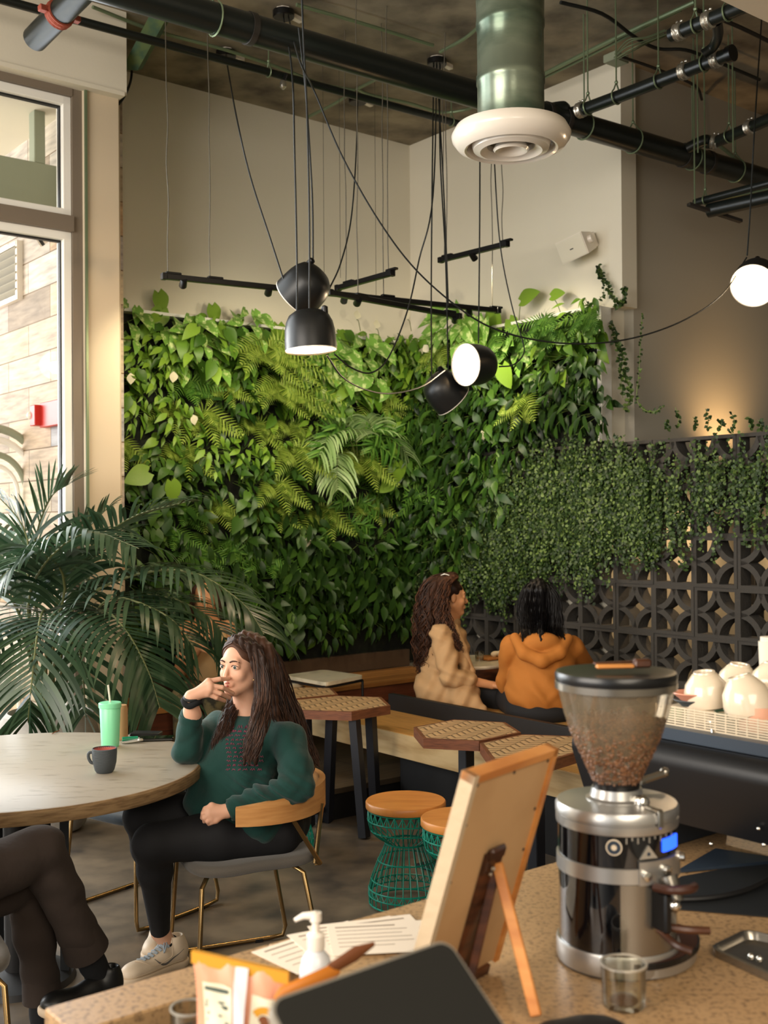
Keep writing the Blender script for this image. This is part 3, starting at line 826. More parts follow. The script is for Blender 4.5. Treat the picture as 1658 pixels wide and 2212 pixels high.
pendant(957, 842, 6.62, (.60, .32, -.60), 'black pendant lamp turned away to the right behind the glowing one', cords=(
    cd((6.6, 6.2), (932, 830), (931, 640), (933, 400), end=can['d'] + Vector((-.02, 0, 0))),
    cd((6.6, 6.2), (968, 800), (962, 560), (950, 330), end=can['d'] + Vector((.02, 0, 0)))))
pendant(1632, 604, 6.1, (-.42, -.72, -.52), 'glowing black pendant lamp at the right edge aimed down left', cords=(
    cd((6.1, 5.9), (1613, 552), (1620, 450), (1630, 260), end=ctop(1645, 30)),
    cd((6.1, 4.9), (1612, 556), (1560, 635), (1480, 690), (1380, 727), (1280, 742), (1180, 738), (1080, 715), (1000, 672), (900, 585), (820, 480), (740, 340), (680, 200), (645, 125), end=can['a'] + Vector((.03, 0, 0)))))
# a spare pair of cords at the duct
for a_, b_, lab in (((965, 640), (948, 160), 'loose black cord hanging straight left of the duct'),):
    tag(MB().tube(bez([at(968, 660, 6.5), at(962, 500, 6.45), at(952, 300, 6.3), can['d'] + Vector((.0, .03, 0))], 6), .004, 6).build('hanging_cord', 'cord_black'), lab, 'cord')

# suspended light tracks
def track(p0, p1, label, z=None, wires=(), heads=(), tag2=None):
    t = thing('light_track', label, 'track light', p0)
    d = (p1 - p0).normalized(); sd_ = d.cross(Vector((0, 0, 1))).normalized(); R = frame(d, sd_ * -1, Vector((0, 0, 1)))
    L_ = (p1 - p0).length
    m = MB(); m.box((p0 + p1) / 2, (L_, .034, .03), R, .003); m.box(p0, (.03, .04, .036), R, .003); m.box(p1, (.03, .04, .036), R, .003); m.build('rail', 'satin_black', t)
    for k in wires:
        q = p0.lerp(p1, k); m = MB(); w_ = [q + Vector((random.uniform(-.006, .006), 0, (CEIL - q.z) * i / 8)) for i in range(9)]
        w_[0] = q; m.tube(bez(w_, 3), .0032, 5); m.build('suspension_wire', 'thin_wire', t)
        m = MB(); m.box(q + d * .03 + Vector((0, 0, .02)), (.09, .03, .014), R, .004); m.build('wire_clip', 'satin_black', t)
    for k, tgt in heads:
        q = p0.lerp(p1, k); a = (Vector(tgt) - q).normalized()
        m = MB(); m.lathe([(.0, -.02), (.02, -.02), (.022, .03), (.019, .035), (.0, .03)], q - Vector((0, 0, .02)), axis_to(a), 14); m.build('spot_head', 'satin_black', t)
        spot('track_lamp', q - Vector((0, 0, .03)) + a * .045, tgt, 21, (1, .88, .62), 95, .9, .03)
    return t
def wl(s, z): return W3(s, .1, z)
def wr(t, z): return W3(.1, t, z)
track(on_z(354, 597, 2.95), on_z(1075, 671, 2.95), 'long black light track hanging level along the top of the green wall', wires=(.01, .12, .62, .98), heads=((.05, wl(2.35, 1.9)), (.28, wl(1.75, 2.2)), (.5, wl(1.1, 2.1)), (.9, wr(.9, 2.1))))
track(on_z(712, 632, 2.88), on_z(990, 683, 2.88), 'short black light track just under the long one', wires=(.2, .9), heads=((.2, wl(1.2, 2.3)), (.97, wr(.5, 2.4))))
track(on_z(952, 562, 3.3), on_z(1093, 527, 3.3), 'short black light track tilted up in front of the white wall right of centre', wires=(.05, .95), heads=((.5, wr(1.7, 2.5)),))
track(on_z(730, 622, 3.05), on_z(845, 590, 3.05), 'short slanting black light track near the wall corner', wires=(.15, .95), heads=())
# thin spare wires in front of the left wall
for i, (px, y1) in enumerate(((700, 620), (735, 600), (812, 640))):
    q = on_t(px, y1, .9)
    tag(MB().tube([q, (q.x, q.y, CEIL)], .0016, 4).build('suspension_wire', 'thin_wire'), ('thin steel wire hanging %s before the bare left wall' % ('leftmost', 'second', 'closest to the corner,')[i]), 'wire')
tag(MB().tube(bez([on_z(285, 120, 4.55), on_z(283, 170, 4.4), on_z(270, 205, 4.2), on_z(256, 225, 4.1)], 5), .008, 8).build('wall_cable', 'cord_black'), 'black cable curling behind the street window header corner', 'cable')
# green steel brace
a_, b_ = on_z(262, 150, 4.32), on_z(322, 35, 4.58)
tag(MB().prism([a_ + Vector((0, 0, 0)), a_ + Vector((.09, .02, 0)), b_ + Vector((.10, .02, 0)), b_], (.02, .05, .03)).build('steel_brace', 'beam_green', smooth=False), 'green painted steel brace rising to the ceiling from the window header', 'brace')
# wall speaker
c = on_s(1244, 533, .13)
sp = thing('wall_speaker', 'off white wedge speaker mounted on the white wall above the greenery', 'speaker', c)
XS = (-v + Vector((0, 0, .16))).normalized(); YS = (-u * .8 - v * -.25 + Vector((0, 0, -.35))); YS = (YS - XS * YS.dot(XS)).normalized(); ZS = XS.cross(YS); ZS = ZS if ZS.z > 0 else -ZS
def SPv(x, y, z): return c + XS * x + YS * y + ZS * z
def wedge(x0, x1, z0, z1, y0, y1, k, name, mname):
    m = MB(); vs = [SPv(x, y1, z) for x, z in ((x0, z0), (x1, z0), (x1, z1), (x0, z1))] + [SPv(x * k, y0, z * k) for x, z in ((x0, z0), (x1, z0), (x1, z1), (x0, z1))]
    m.add(vs, [(0, 1, 2, 3), (7, 6, 5, 4), (4, 5, 1, 0), (5, 6, 2, 1), (6, 7, 3, 2), (7, 4, 0, 3)]); return m.build(name, mname, sp, smooth=False)
wedge(-.115, .115, -.075, .075, -.09, .05, .74, 'cabinet', 'white_enamel')
wedge(-.11, .11, -.070, .070, .05, .0545, .995, 'grille', 'plaster_white')
wedge(-.014, .014, -.008, -.001, .054, .056, 1, 'badge', 'grey_black')
m = MB(); m.tube([SPv(.085, -.02, .01), SPv(.125, -.03, .01)], [.03, .026], 16); m.box(SPv(.06, -.10, .0), (.05, .05, .10), frame(XS, YS, ZS), .004); m.build('bracket', 'white_enamel', sp)

# ================================================================ things on the porch
def on_porch(px, py): return on_s(px, py, 2.95)
NP = u * -1
def porch_box(name, mname, x0, y0, x1, y1, th, parent=None, off=0):
    a, b = on_porch(x0, y0), on_porch(x1, y0); z1 = on_porch(x0, y1).z
    t0, t1 = st(a)[1], st(b)[1]
    return sbox(MB(), 2.95 + off, 2.95 + off + th, t0, t1, min(a.z, z1), max(a.z, z1), .004)
al = thing('fire_alarm', 'red fire alarm horn box on the plank wall outside the window', 'alarm', on_porch(122, 925))
porch_box('', '', 101, 872, 143, 925, .05).build('housing', 'red_alarm', al)
porch_box('', '', 93, 878, 104, 922, .09).build('strobe_base', 'red_alarm', al)
q = on_porch(93, 899); MB().ball(q + NP * .08, .03).build('strobe', 'white_enamel', al)
lv = thing('wall_louver', 'grey slatted air vent set in the plank wall outside', 'vent', on_porch(20, 660))
a, b = st(on_porch(-40, 600))[1], st(on_porch(48, 600))[1]; zt, zb = on_porch(20, 545).z, on_porch(20, 650).z
m = MB(); sbox(m, 2.95, 2.99, a, b, zt, zt + .03); sbox(m, 2.95, 2.99, a, b, zb - .03, zb); sbox(m, 2.95, 2.99, b - .02, b + .01, zb - .03, zt + .03); m.build('frame', 'white_enamel', lv, smooth=False)
m = MB()
for k in range(6):
    z = zb + (zt - zb) * (k + .5) / 6; m.box(W3(2.975, (a + b) / 2, z), (.05, abs(b - a), .012), RU @ Matrix.Rotation(.6, 3, 'Y'))
m.build('slat', 'plaster_grey', lv, smooth=False)
sl = thing('security_light', 'white twin head security light outside under the porch soffit', 'light', on_porch(130, 520))
q = on_porch(140, 508); MB().ball(q + NP * .04, .035).build('mount', 'white_enamel', sl)
m = MB(); ax = Vector((-.75, -.1, -.5)).normalized(); m.lathe([(.0, .0), (.035, 0), (.04, .1), (.0, .1)], q + NP * .09, axis_to(ax), 16); m.build('lamp_head', 'white_enamel', sl)
m = MB(); m.lathe([(.0405, .07), (.041, .09)], q + NP * .09, axis_to(ax), 16, cap=False); m.build('seal', 'matt_black', sl)
bm = thing('porch_beam', 'grey green steel beam with a short post outside the upper window pane', 'beam', W3(4.0, .04, 3.58))
m = MB(); sbox(m, 2.96, 6.2, -.02, .10, 3.58, 3.86, .006); m.build('beam', 'grey_green_paint', bm, smooth=False)
p_ = on_t(84, 340, .06); s0 = st(p_)[0]
m = MB(); sbox(m, s0 - .03, s0 + .04, .0, .09, 3.86, 4.19, .004); m.build('post', 'grey_green_paint', bm, smooth=False)
ar = thing('porch_hoop', 'white and grey concentric hoops standing on the porch outside', 'hoop', on_t(-10, 1100, -.6))
cc = on_t(-12, 1070, -.6)
for r, mm, w in ((.36, 'grey_green_paint', .028), (.30, 'white_frame', .022), (.22, 'grey_green_paint', .022), (.16, 'white_frame', .016)):
    m = MB(); pts = [W3(*(st(cc)[0] + r * math.cos(a_), -.6), cc.z + 0 + r * 1.25 * math.sin(a_)) for a_ in [PI * i / 20 for i in range(21)]]
    pts = [Vector((pts[0].x, pts[0].y, 0.0))] + pts + [Vector((pts[-1].x, pts[-1].y, 0.0))]
    m.tube(pts, w, 8, flat=1.0); m.build('hoop', mm, ar)
# ================================================================ plants
rnd = random.Random(11)
def leaf(m, base, d, nrm, L, Wd, kind='ovate', droop=.3, fold=.18, n=5):
    """one leaf: starts at base, runs along d, face normal nrm"""
    d = Vector(d).normalized(); nrm = Vector(nrm); nrm = (nrm - d * nrm.dot(d)).normalized(); sd_ = d.cross(nrm)
    prof = {'ovate': [0.0, .62, 1.0, .92, .55, 0.0], 'heart': [.35, 1.0, .98, .76, .42, 0.0], 'lance': [0, .7, 1.0, .8, .4, 0], 'blade': [.3, .9, 1, .9, .6, 0]}[kind]
    if kind == 'heart' and n == 9: prof = [.42, .86, 1.0, .97, .88, .74, .56, .34, .0]
    n = len(prof) - 1; vs = []
    back = -.12 if kind == 'heart' else 0
    for i in range(n + 1):
        t = i / n; c = Vector(base) + d * (L * t) - nrm * (droop * L * t * t)
        w = Wd / 2 * prof[i]
        lb = d * (L * back) if i <= 1 else Vector()
        if i == 0 and back: lb = d * (L * -.16)
        vs += [c + sd_ * w + nrm * (fold * w) + lb * (1 if i == 0 else .3), c, c - sd_ * w + nrm * (fold * w) + lb * (1 if i == 0 else .3)]
    fs = []
    for i in range(n):
        a = i * 3; fs += [(a, a + 1, a + 4, a + 3), (a + 1, a + 2, a + 5, a + 4)]
    m.add(vs, fs)
def frond(m, pts, W_, n=14, taper=True, blade=.09, ang=.9, nrm=Vector((0, 1, 0)), tipfrac=.25):
    """fern frond: rachis pts with pinnae both sides"""
    P_ = bez(pts, 6); L = len(P_) - 1
    m.tube([P_[int(L * k / 6)] for k in range(7)], [.0025 * (1 - k / 8) for k in range(7)], 4, cap=False)
    for i in range(1, n + 1):
        t = i / (n + .5); q = P_[min(L, int(L * t))]; q2 = P_[min(L, int(L * t) + 1)]
        d = (q2 - q); d = d.normalized() if d.length > 1e-6 else (P_[-1] - P_[-2]).normalized()
        sd_ = d.cross(nrm).normalized(); w = W_ * (math.sin(PI * min(1, t * .8 + .2)) ** .7) * (1 if not taper else 1)
        for s_ in (1, -1):
            dd = (sd_ * s_ * ang + d * (1 - ang * .5)).normalized()
            tip = q + dd * w - nrm * (w * .15); bw = blade * W_
            m.add([q + d * bw, q - d * bw, q + dd * w * .55 - d * bw * 1.1, tip, q + dd * w * .55 + d * bw * 1.1], [(0, 1, 2, 3, 4)])
Yv = Vector((0, 1, 0)); Zv = Vector((0, 0, 1)); Xv = Vector((1, 0, 0))
# every wall plant is built facing local +y, rooted at the origin, then placed on a wall
def mk_broad(name, seed, n, L, Wr, kind, mname, spread, label, cat, droop=.45):
    r = random.Random(seed); t = thing(name, label, cat); m = MB(); ms = MB()
    for i in range(n):
        a = r.uniform(0, 2 * PI); rr = spread * math.sqrt(r.random()); b = Vector((math.cos(a) * rr, r.uniform(.0, .20) ** 1.0, math.sin(a) * rr))
        out = Vector((math.cos(a) * .7 + r.uniform(-.5, .5), r.uniform(.1, .9), math.sin(a) * .4 - .75 + r.uniform(-.5, .4))).normalized()
        l = L * r.uniform(.65, 1.25)
        leaf(m, b, out, Vector((r.uniform(-.5, .5), 1, r.uniform(.2, 1.0))), l, l * Wr * r.uniform(.8, 1.15), kind, droop * r.uniform(.3, 1.2), r.uniform(.05, .35))
        if i % 3 == 0: ms.tube([Vector((b.x * .3, .0, b.z * .3)), b * .8, b], .0022, 4, cap=False)
    m.build('foliage', mname, t, angle=75); ms.build('stem', 'stem_green', t)
    return t
def mk_fern(name, seed, n, L, W_, mname, label, down=.8, cat='fern'):
    r = random.Random(seed); t = thing(name, label, cat); m = MB()
    for i in range(n):
        a = r.uniform(-1.5, 1.5) if i else 0; l = L * r.uniform(.6, 1.1); x = math.sin(a)
        d1 = Vector((x * .5, .35, r.uniform(-.1, .45))); d2 = Vector((x * .9, .35 + r.uniform(-.1, .15), -down * r.uniform(.3, 1.0)))
        p0 = Vector((r.uniform(-.03, .03), .04, r.uniform(-.03, .03)))
        frond(m, [p0, p0 + d1 * l * .35, p0 + d1 * l * .4 + d2 * l * .35, p0 + d1 * l * .4 + d2 * l * .75], W_ * r.uniform(.8, 1.2), n=19, nrm=(Yv + Zv * .5).normalized(), blade=.055)
    m.build('frond', mname, t, smooth=False)
    return t
def mk_palmette(name, seed, n, L, mname, label, cat='palm', nl=9):
    r = random.Random(seed); t = thing(name, label, cat); m = MB()
    for i in range(n):
        a = -1.6 + 3.2 * (i + r.uniform(-.3, .3)) / max(1, n - 1) if n > 1 else 0
        l = L * r.uniform(.7, 1.1); d = Vector((math.sin(a), .45, math.cos(a) * .6 + .1)); p0 = Vector((0, .03, 0))
        pts = bez([p0, p0 + d * l * .4, p0 + d * l * .75 - Zv * l * .08, p0 + d * l * .95 - Zv * l * .3], 6)
        m.tube(pts[::3], .003, 4, cap=False)
        for k in range(nl):
            q = pts[int((len(pts) - 2) * (.3 + .7 * k / (nl - 1)))]; q2 = pts[min(len(pts) - 1, pts.index(q) + 1)]; dr = (q2 - q).normalized(); sd_ = dr.cross(Yv).normalized()
            for s_ in (1, -1):
                ll = l * .42 * (1 - .5 * abs(k / (nl - 1) - .45))
                leaf(m, q, (sd_ * s_ * .75 + dr * .6 - Zv * .25), Yv + Zv * .4, ll, ll * .12, 'blade', .35, .1)
    m.build('frond', mname, t, angle=75)
    return t
protos = {
    'pothos': mk_broad('pothos_plant', 1, 34, .095, .72, 'heart', 'leaf_mid', .16, '', 'plant'),
    'pothos2': mk_broad('pothos_plant', 2, 30, .11, .72, 'heart', 'leaf_bright', .16, '', 'plant'),
    'peace': mk_broad('peace_lily', 3, 46, .105, .42, 'lance', 'leaf_mid', .16, '', 'plant'),
    'peaceb': mk_broad('peace_lily', 13, 46, .105, .40, 'lance', 'leaf_bright', .16, '', 'plant'),
    'dark': mk_broad('spathe_plant', 4, 42, .115, .44, 'ovate', 'leaf_dark', .17, '', 'plant'),
    'vari': mk_broad('variegated_pothos', 5, 15, .15, .66, 'heart', 'leaf_variegated', .15, '', 'plant'),
    'fernY': mk_fern('sword_fern', 6, 7, .40, .085, 'fern_yellow', ''),
    'fernG': mk_fern('sword_fern', 7, 8, .38, .08, 'fern_green', ''),
    'fernF': mk_fern('fluffy_fern', 8, 15, .30, .06, 'fern_yellow', ''),
    'palm': mk_palmette('parlour_palm', 9, 7, .28, 'fern_green', ''),
}
LAB = {'pothos': 'green heart leaved pothos set in the living wall', 'pothos2': 'bright green pothos near the lit top of the living wall', 'peace': 'mid green lance leaved peace lily growing in the living wall',
       'peaceb': 'bright lance leaved peace lily high in the living wall', 'dark': 'dark green broad leaved plant low in the living wall', 'vari': 'large leaved cream and green pothos on the upper living wall',
       'fernY': 'yellow green sword fern arching out of the living wall', 'fernG': 'green sword fern tucked between broad leaves of the living wall', 'fernF': 'fluffy lime fern spilling from the living wall', 'palm': 'small green palm fan growing in the living wall'}
GRP = {k: 'living wall: ' + LAB[k] for k in LAB}
RL = math.atan2(-v.y, -v.x) - PI / 2      # local +y -> room side of left wall (-v)
RR = math.atan2(-u.y, -u.x) - PI / 2
used = {}
ORD = 'first second third fourth fifth sixth seventh eighth ninth tenth eleventh twelfth thirteenth fourteenth fifteenth'.split()
SH_ = {'pothos': 'green heart leaved pothos', 'pothos2': 'bright heart leaved pothos', 'peace': 'mid green peace lily', 'peaceb': 'bright peace lily', 'dark': 'dark broad leaved plant', 'vari': 'cream streaked pothos', 'fernY': 'yellow green fern', 'fernG': 'green sword fern', 'fernF': 'fluffy lime fern', 'palm': 'small palm fan'}
def put(kind, wall, a, z, off=.06, roll=0, scale=1.0, label=None, group=True, rc=None):
    if rc and wall == 'L': auto = '%s, %s row above the trough, %s plant from the corner' % (SH_[kind], ORD[rc[0]], ORD[rc[1]])
    elif rc: auto = '%s on the right wall, %s row up, %s from the corner' % (SH_[kind], ORD[rc[0]], ORD[rc[1]])
    else: auto = None
    p = protos[kind]
    loc = W3(a, off, z) if wall == 'L' else W3(off, a, z)
    rz = RL if wall == 'L' else RR
    e = (Matrix.Rotation(rz, 3, 'Z') @ Matrix.Rotation(roll, 3, 'Y')).to_euler()
    if kind not in used:
        used[kind] = 1; used[(kind, 'proto')] = (kind, loc, e, scale, label); 
    r = dup(p, loc, e, label or auto or LAB[kind], None if label else GRP[kind], scale)
    return r
rnd = random.Random(5)
z = .87
row = 0
while z < 2.99:
    s = .08 + (row % 2) * .11; ci = 0
    while s < 2.62:
        h = (z - .6) / 2.4
        k = rnd.random()
        if h > .86: kind = 'pothos2' if k < .45 else ('vari' if k < .62 else ('peaceb' if k < .85 else 'fernG'))
        elif h > .55: kind = 'peaceb' if k < .28 else ('fernY' if k < .52 else ('fernG' if k < .70 else ('pothos2' if k < .82 else 'peace')))
        elif h > .3: kind = 'peace' if k < .30 else ('fernG' if k < .50 else ('palm' if k < .64 else ('fernY' if k < .76 else ('pothos' if k < .88 else 'dark'))))
        else: kind = 'dark' if k < .42 else ('peace' if k < .66 else ('palm' if k < .76 else ('fernG' if k < .88 else 'pothos')))
        if h > .86 and s < 1.2 and kind == 'fernG': kind = 'peaceb'
        put(kind, 'L', s + rnd.uniform(-.05, .05), z + rnd.uniform(-.05, .05) - (.05 if h > .9 else 0), rnd.uniform(.04, .10), rnd.uniform(-.35, .35), rnd.uniform(.8, 1.12), rc=(row, ci))
        s += .225; ci += 1
    z += .205; row += 1
# right wall, the upper planted part and a feathered border on the block screen
z = 1.35; row = 0
while z < 2.98:
    t_ = .12; ci = 0
    tmax = 2.02 if z > 2.15 else .9 + (z - 1.35) * .7
    while t_ < tmax:
        k = rnd.random()
        if z > 2.75: kind = 'fernG' if k < .45 and t_ > 1 else ('pothos2' if k < .6 else ('peaceb' if k < .85 else 'vari'))
        else: kind = 'dark' if k < .45 else ('peace' if k < .72 else ('pothos' if k < .88 else 'fernG'))
        put(kind, 'R', t_ + rnd.uniform(-.05, .05), z + rnd.uniform(-.05, .05) - (.06 if z > 2.85 else 0), rnd.uniform(.08, .14), rnd.uniform(-.35, .35), rnd.uniform(.75, 1.05), rc=(row, ci))
        t_ += .21; ci += 1
    z += .2; row += 1
# plants that stand out
def at_l(px, py): q = on_t(px, py, .2); return st(q)[0], q.z
def at_r(px, py): q = on_s(px, py, .2); return st(q)[1], q.z
for kind, px, py, sc_, lab in (
    ('fernF', 560, 770, 1.9, 'broad lime fern spilling below the downward lamp'), ('fernF', 590, 850, 1.6, 'lime fern hanging under the broad lime fern left of centre'),
    ('fernY', 625, 990, 1.15, 'yellow fern frond cluster hanging at the middle of the living wall'), ('fernY', 585, 1060, 1.0, 'long yellow fern hanging lower left of the fan palm'),
    ('fernY', 770, 1010, 1.1, 'yellow fern just right of the fan palm'), ('fernF', 650, 860, .9, 'small lime fern under the two stacked lamps'),
    ('vari', 755, 790, 1.3, 'largest cream streaked pothos right of the downward lamp'), ('vari', 690, 800, 1.2, 'cream streaked pothos directly below the downward lamp'),
    ('palm', 735, 965, 1.5, 'pale fan palm at the centre of the living wall'), ('palm', 835, 960, 1.25, 'arching palm fan right of the pale centre one'),
    ('pothos2', 420, 745, 1.1, 'round leaved pothos climbing near the window column'), ('vari', 400, 730, .9, 'cream splashed pothos at the top left of the living wall'), ('vari', 520, 715, .9, 'cream splashed pothos under the long track')):
    s_, z_ = at_l(px, py); put(kind, 'L', s_, z_, .20, 0, sc_, lab)
for kind, px, py, sc_, lab in (
    ('vari', 1010, 720, 1.35, 'giant glowing pothos leaves under the end of the long track'), ('fernY', 1145, 880, 1.0, 'yellow fern in the middle of the right living wall'),
    ('fernG', 1190, 700, 1.1, 'green fern spreading at the top right of the living wall'), ('fernG', 1280, 690, 1.0, 'rightmost fern beside the white frame edge'),
    ('palm', 930, 1090, .9, 'pale palm fan low near the wall corner'), ('fernY', 960, 770, .9, 'pale fern beside the glowing lamp')):
    t_, z_ = at_r(px, py); put(kind, 'R', t_, z_, .20, 0, sc_, lab)
# tall leaves on long stems above the top edge
def stemleaf(px, py, base, Lf, label, kind='heart', tilt=0, mname='leaf_bright', wall='L', name='pothos_shoot', off=.14):
    q = on_t(px, py, off) if wall == 'L' else on_s(px, py, off)
    b = on_t(*base, .08) if wall == 'L' else on_s(*base, .08)
    nrm = -v if wall == 'L' else -u; sx = u if wall == 'L' else v * -1
    t = thing(name, label, 'plant', b); ms = MB(); ms.tube(bez([b, b.lerp(q, .5) + Vector((0, 0, .03)), q], 5), .003, 5); ms.build('stem', 'stem_green', t)
    m = MB(); d = (sx * math.sin(tilt) - Zv * math.cos(tilt)); leaf(m, q, d, nrm + Zv * .3, Lf, Lf * .86, kind, .2, .15, 9); m.build('leaf', mname, t, angle=75)
for i, (px, py, base, Lf, tl, lab) in enumerate(((342, 632, (365, 700), .15, .3, 'tallest heart leaf shoot at the top left of the living wall'), (350, 668, (380, 705), .16, -.4, 'heart leaf just under the tallest shoot'),
    (458, 660, (470, 705), .14, .25, 'single heart leaf standing above the wall edge near the long track'), (563, 683, (575, 730), .10, .1, 'small heart leaf left of the two stacked lamps'), (600, 702, (610, 740), .17, .1, 'broad heart leaf touching the downward lamp'),
    (470, 720, (500, 745), .16, .6, 'large shiny heart leaf below the single standing one'), (398, 760, (420, 780), .16, .9, 'shiny cream edged heart leaf on the upper left'))):
    stemleaf(px, py, base, Lf, lab, 'heart', tl)
for i, (px, py, base, Lf, tl, lab) in enumerate(((1125, 650, (1120, 700), .16, 1.9, 'pointed leaf rising beside the end of the long track'), (1190, 640, (1215, 690), .11, 1.7, 'curled pothos leaf on a long stem over the right living wall'),
    (1060, 675, (1050, 720), .18, .4, 'dark pointed leaf behind the track end'), (1100, 690, (1110, 730), .14, .6, 'leaf bending over right of the track end'))):
    stemleaf(px, py, base, Lf, lab, 'heart', tl, wall='R')
# white spathe flowers
for i, (px, py, wall, tl, lab) in enumerate(((375, 802, 'L', 0, 'white lily flower on the left of the living wall'), (282, 805, 'L', .1, 'white lily flower nearest the column'), (415, 895, 'L', .4, 'drooping white lily flower left of the lime fern'), (452, 740, 'L', 0, 'white lily flower under the long track'),
    (770, 690, 'L', 2.9, 'upright white bloom right of the downward lamp'), (812, 710, 'L', 2.9, 'upright white bloom before the corner'), (915, 745, 'R', .6, 'white lily flower right of the corner'), (905, 770, 'R', 2.6, 'second white lily flower right of the corner'),
    (880, 690, 'R', 3.0, 'tall pale bloom at the corner under the track'), (1210, 812, 'R', .8, 'small white bloom on the dark right living wall'), (1040, 930, 'R', .2, 'white bloom below the paired lamps'), (663, 1160, 'L', .1, 'pale bloom low in the living wall'))):
    stemleaf(px, py, (px + 8, py + 25), .075, lab, 'ovate', tl, 'flower_white', wall, 'lily_flower', .26)
# hide the prototypes by turning them into real plants on the wall
spots_ = [('pothos', 'L', .3, 2.0), ('pothos2', 'L', 1.0, 2.75), ('peace', 'L', 1.6, 1.6), ('peaceb', 'L', 2.2, 2.3), ('dark', 'L', 1.1, 1.0), ('vari', 'L', 1.75, 2.8), ('fernY', 'L', .7, 2.1), ('fernG', 'L', 2.0, 1.4), ('fernF', 'L', .45, 2.5), ('palm', 'L', 1.5, 1.2)]
for k, wl_, s_, z_ in spots_:
    p = protos[k]; p.location = W3(s_, .09, z_); p.rotation_euler = (0, 0, RL); p['label'] = 'extra ' + SH_[k] + ' squeezed between rows of the left living wall'; p['group'] = GRP[k]
# fine creeping fig, a curtain no one could count
def fig_mesh(name, label, n_strand, rng, region, top, seed, off0=.14):
    r = np.random.RandomState(seed); V_, F_ = [], []
    cnt = 0
    for i in range(n_strand):
        t_ = r.uniform(*rng); zt = top(t_) - r.uniform(0, .25) if callable(top) else top
        zb = region(t_, r)
        L = zt - zb
        if L < .05: continue
        st_z = zt - r.uniform(0, .6) * L
        ln = min(L, r.uniform(.25, .8)); zz = st_z; x = t_; o_ = off0 + r.uniform(0, .08)
        nl = int(ln / .011)
        for k in range(nl):
            zz -= .011; x += r.normal(0, .003)
            if zz < zb: break
            sd_ = r.choice([-1, 1]); lw = r.uniform(.007, .0145)
            c = np.array([o_ + r.uniform(-.012, .012), x + sd_ * r.uniform(.004, .02), zz + r.uniform(-.008, .008)])
            a = r.uniform(0, 2 * PI); tl = r.uniform(-.8, .8); tl2 = r.uniform(-.2, 1.2)
            e1 = np.array([math.sin(tl) * .7, math.cos(a), math.sin(a)]); e1 /= np.linalg.norm(e1)
            nn = np.array([1, tl, tl2]); nn /= np.linalg.norm(nn); e2 = np.cross(nn, e1); e2 /= np.linalg.norm(e2)
            b = len(V_)
            for A, B in ((-1, 0), (-.2, .75), (.7, .5), (1.1, 0), (.7, -.5), (-.2, -.75)): V_.append(c + e1 * lw * A + e2 * lw * B)
            F_.append(tuple(range(b, b + 6)))
    m = MB(); m.v = [W3(a[0], a[1], a[2]) for a in V_]; m.f = F_; m.mi = [0] * len(F_)
    o = m.build(name, 'fig_leaf', smooth=False); tag(o, label, 'creeping fig', kind='stuff'); return o
def reg(t_, r):
    base = .78 + .27 * t_ + .07 * math.sin(t_ * 9)
    return base + r.normal(0, .12)
fig_mesh('creeping_fig', 'dense small leaved creeping fig curtain over the dark block screen', 1250, (.02, 2.5), reg, lambda t_: (1.75 + t_ * .3) if t_ < 1.9 else (2.32 - (t_ - 1.9) * .3), 3)
fig_mesh('creeping_fig', 'thinner creeping fig trailing over the right end of the block screen', 230, (2.4, 4.2), reg, lambda t_: 2.18, 4)
# trailing runners against the grey wall
def runner(pts, label, s0=.06, n=60, name='fig_runner', lw=.013):
    P_ = bez([on_s(a, b, s0) for a, b in pts], 8); t = thing(name, label, 'vine', P_[0]); MB().tube(P_, .0022, 4).build('stem', 'stem_green', t)
    m = MB(); r = random.Random(len(pts) * 31 + int(pts[0][0]))
    for k in range(n):
        q = P_[int((len(P_) - 1) * k / n)]; d = Vector((r.uniform(-1, 1), r.uniform(-1, .2), r.uniform(-1, .6)))
        leaf(m, q, d, Vector((0, -1, .5)), lw * r.uniform(1.2, 2), lw * 1.3, 'ovate', .2)
    m.build('leaf', 'fig_leaf', t, smooth=False)
runner([(1386, 680), (1383, 740), (1380, 800), (1375, 860), (1390, 885), (1415, 888), (1432, 878)], 'long fig runner hanging against the grey wall and curling right')
runner([(1325, 735), (1345, 765), (1352, 810), (1360, 850), (1352, 890)], 'fig runner beside the white frame edge', n=70, lw=.02)
runner([(1318, 700), (1335, 745), (1338, 800), (1345, 860)], 'fig runner hugging the right edge of the living wall', n=60, lw=.018)
runner([(1290, 575), (1300, 600), (1318, 630), (1335, 660)], 'fern like vine reaching up onto the white wall edge', n=60, lw=.02)
runner([(1262, 660), (1300, 640), (1302, 600), (1290, 578)], 'arching vine stem at the top right of the living wall', n=22, lw=.016)
runner([(1350, 620), (1345, 650), (1330, 665)], 'short vine tuft at the white wall corner', n=40, lw=.018)
for i, (px, h_) in enumerate(((1462, 45), (1527, 42), (1500, 24), (1582, 34), (1620, 26), (1555, 20), (1640, 18), (1440, 18))):
    runner([(px, 925), (px + 3, 925 - h_ * .5), (px - 4, 925 - h_)], 'fig shoot on top of the block screen, %s' % ('under the lamp glow at left', 'tallest near the middle', 'short one left of the tallest', 'third from right edge', 'second from right edge', 'short one right of the tallest', 'beside the right edge', 'nearest the living wall')[i], n=12, name='fig_shoot', lw=.016)
# planter trough along the left wall
pl = thing('planter_trough', 'long dark brown metal trough under the left living wall', 'planter', W3(1.4, .1, .47))
m = MB(); sbox(m, .16, 2.8, .1, .15, .472, .6, .003); m.build('front_panel', 'planter_brown', pl, smooth=False)
m = MB(); sbox(m, .16, 2.8, .02, .1, .56, .585); m.build('soil', 'soil', pl, smooth=False)

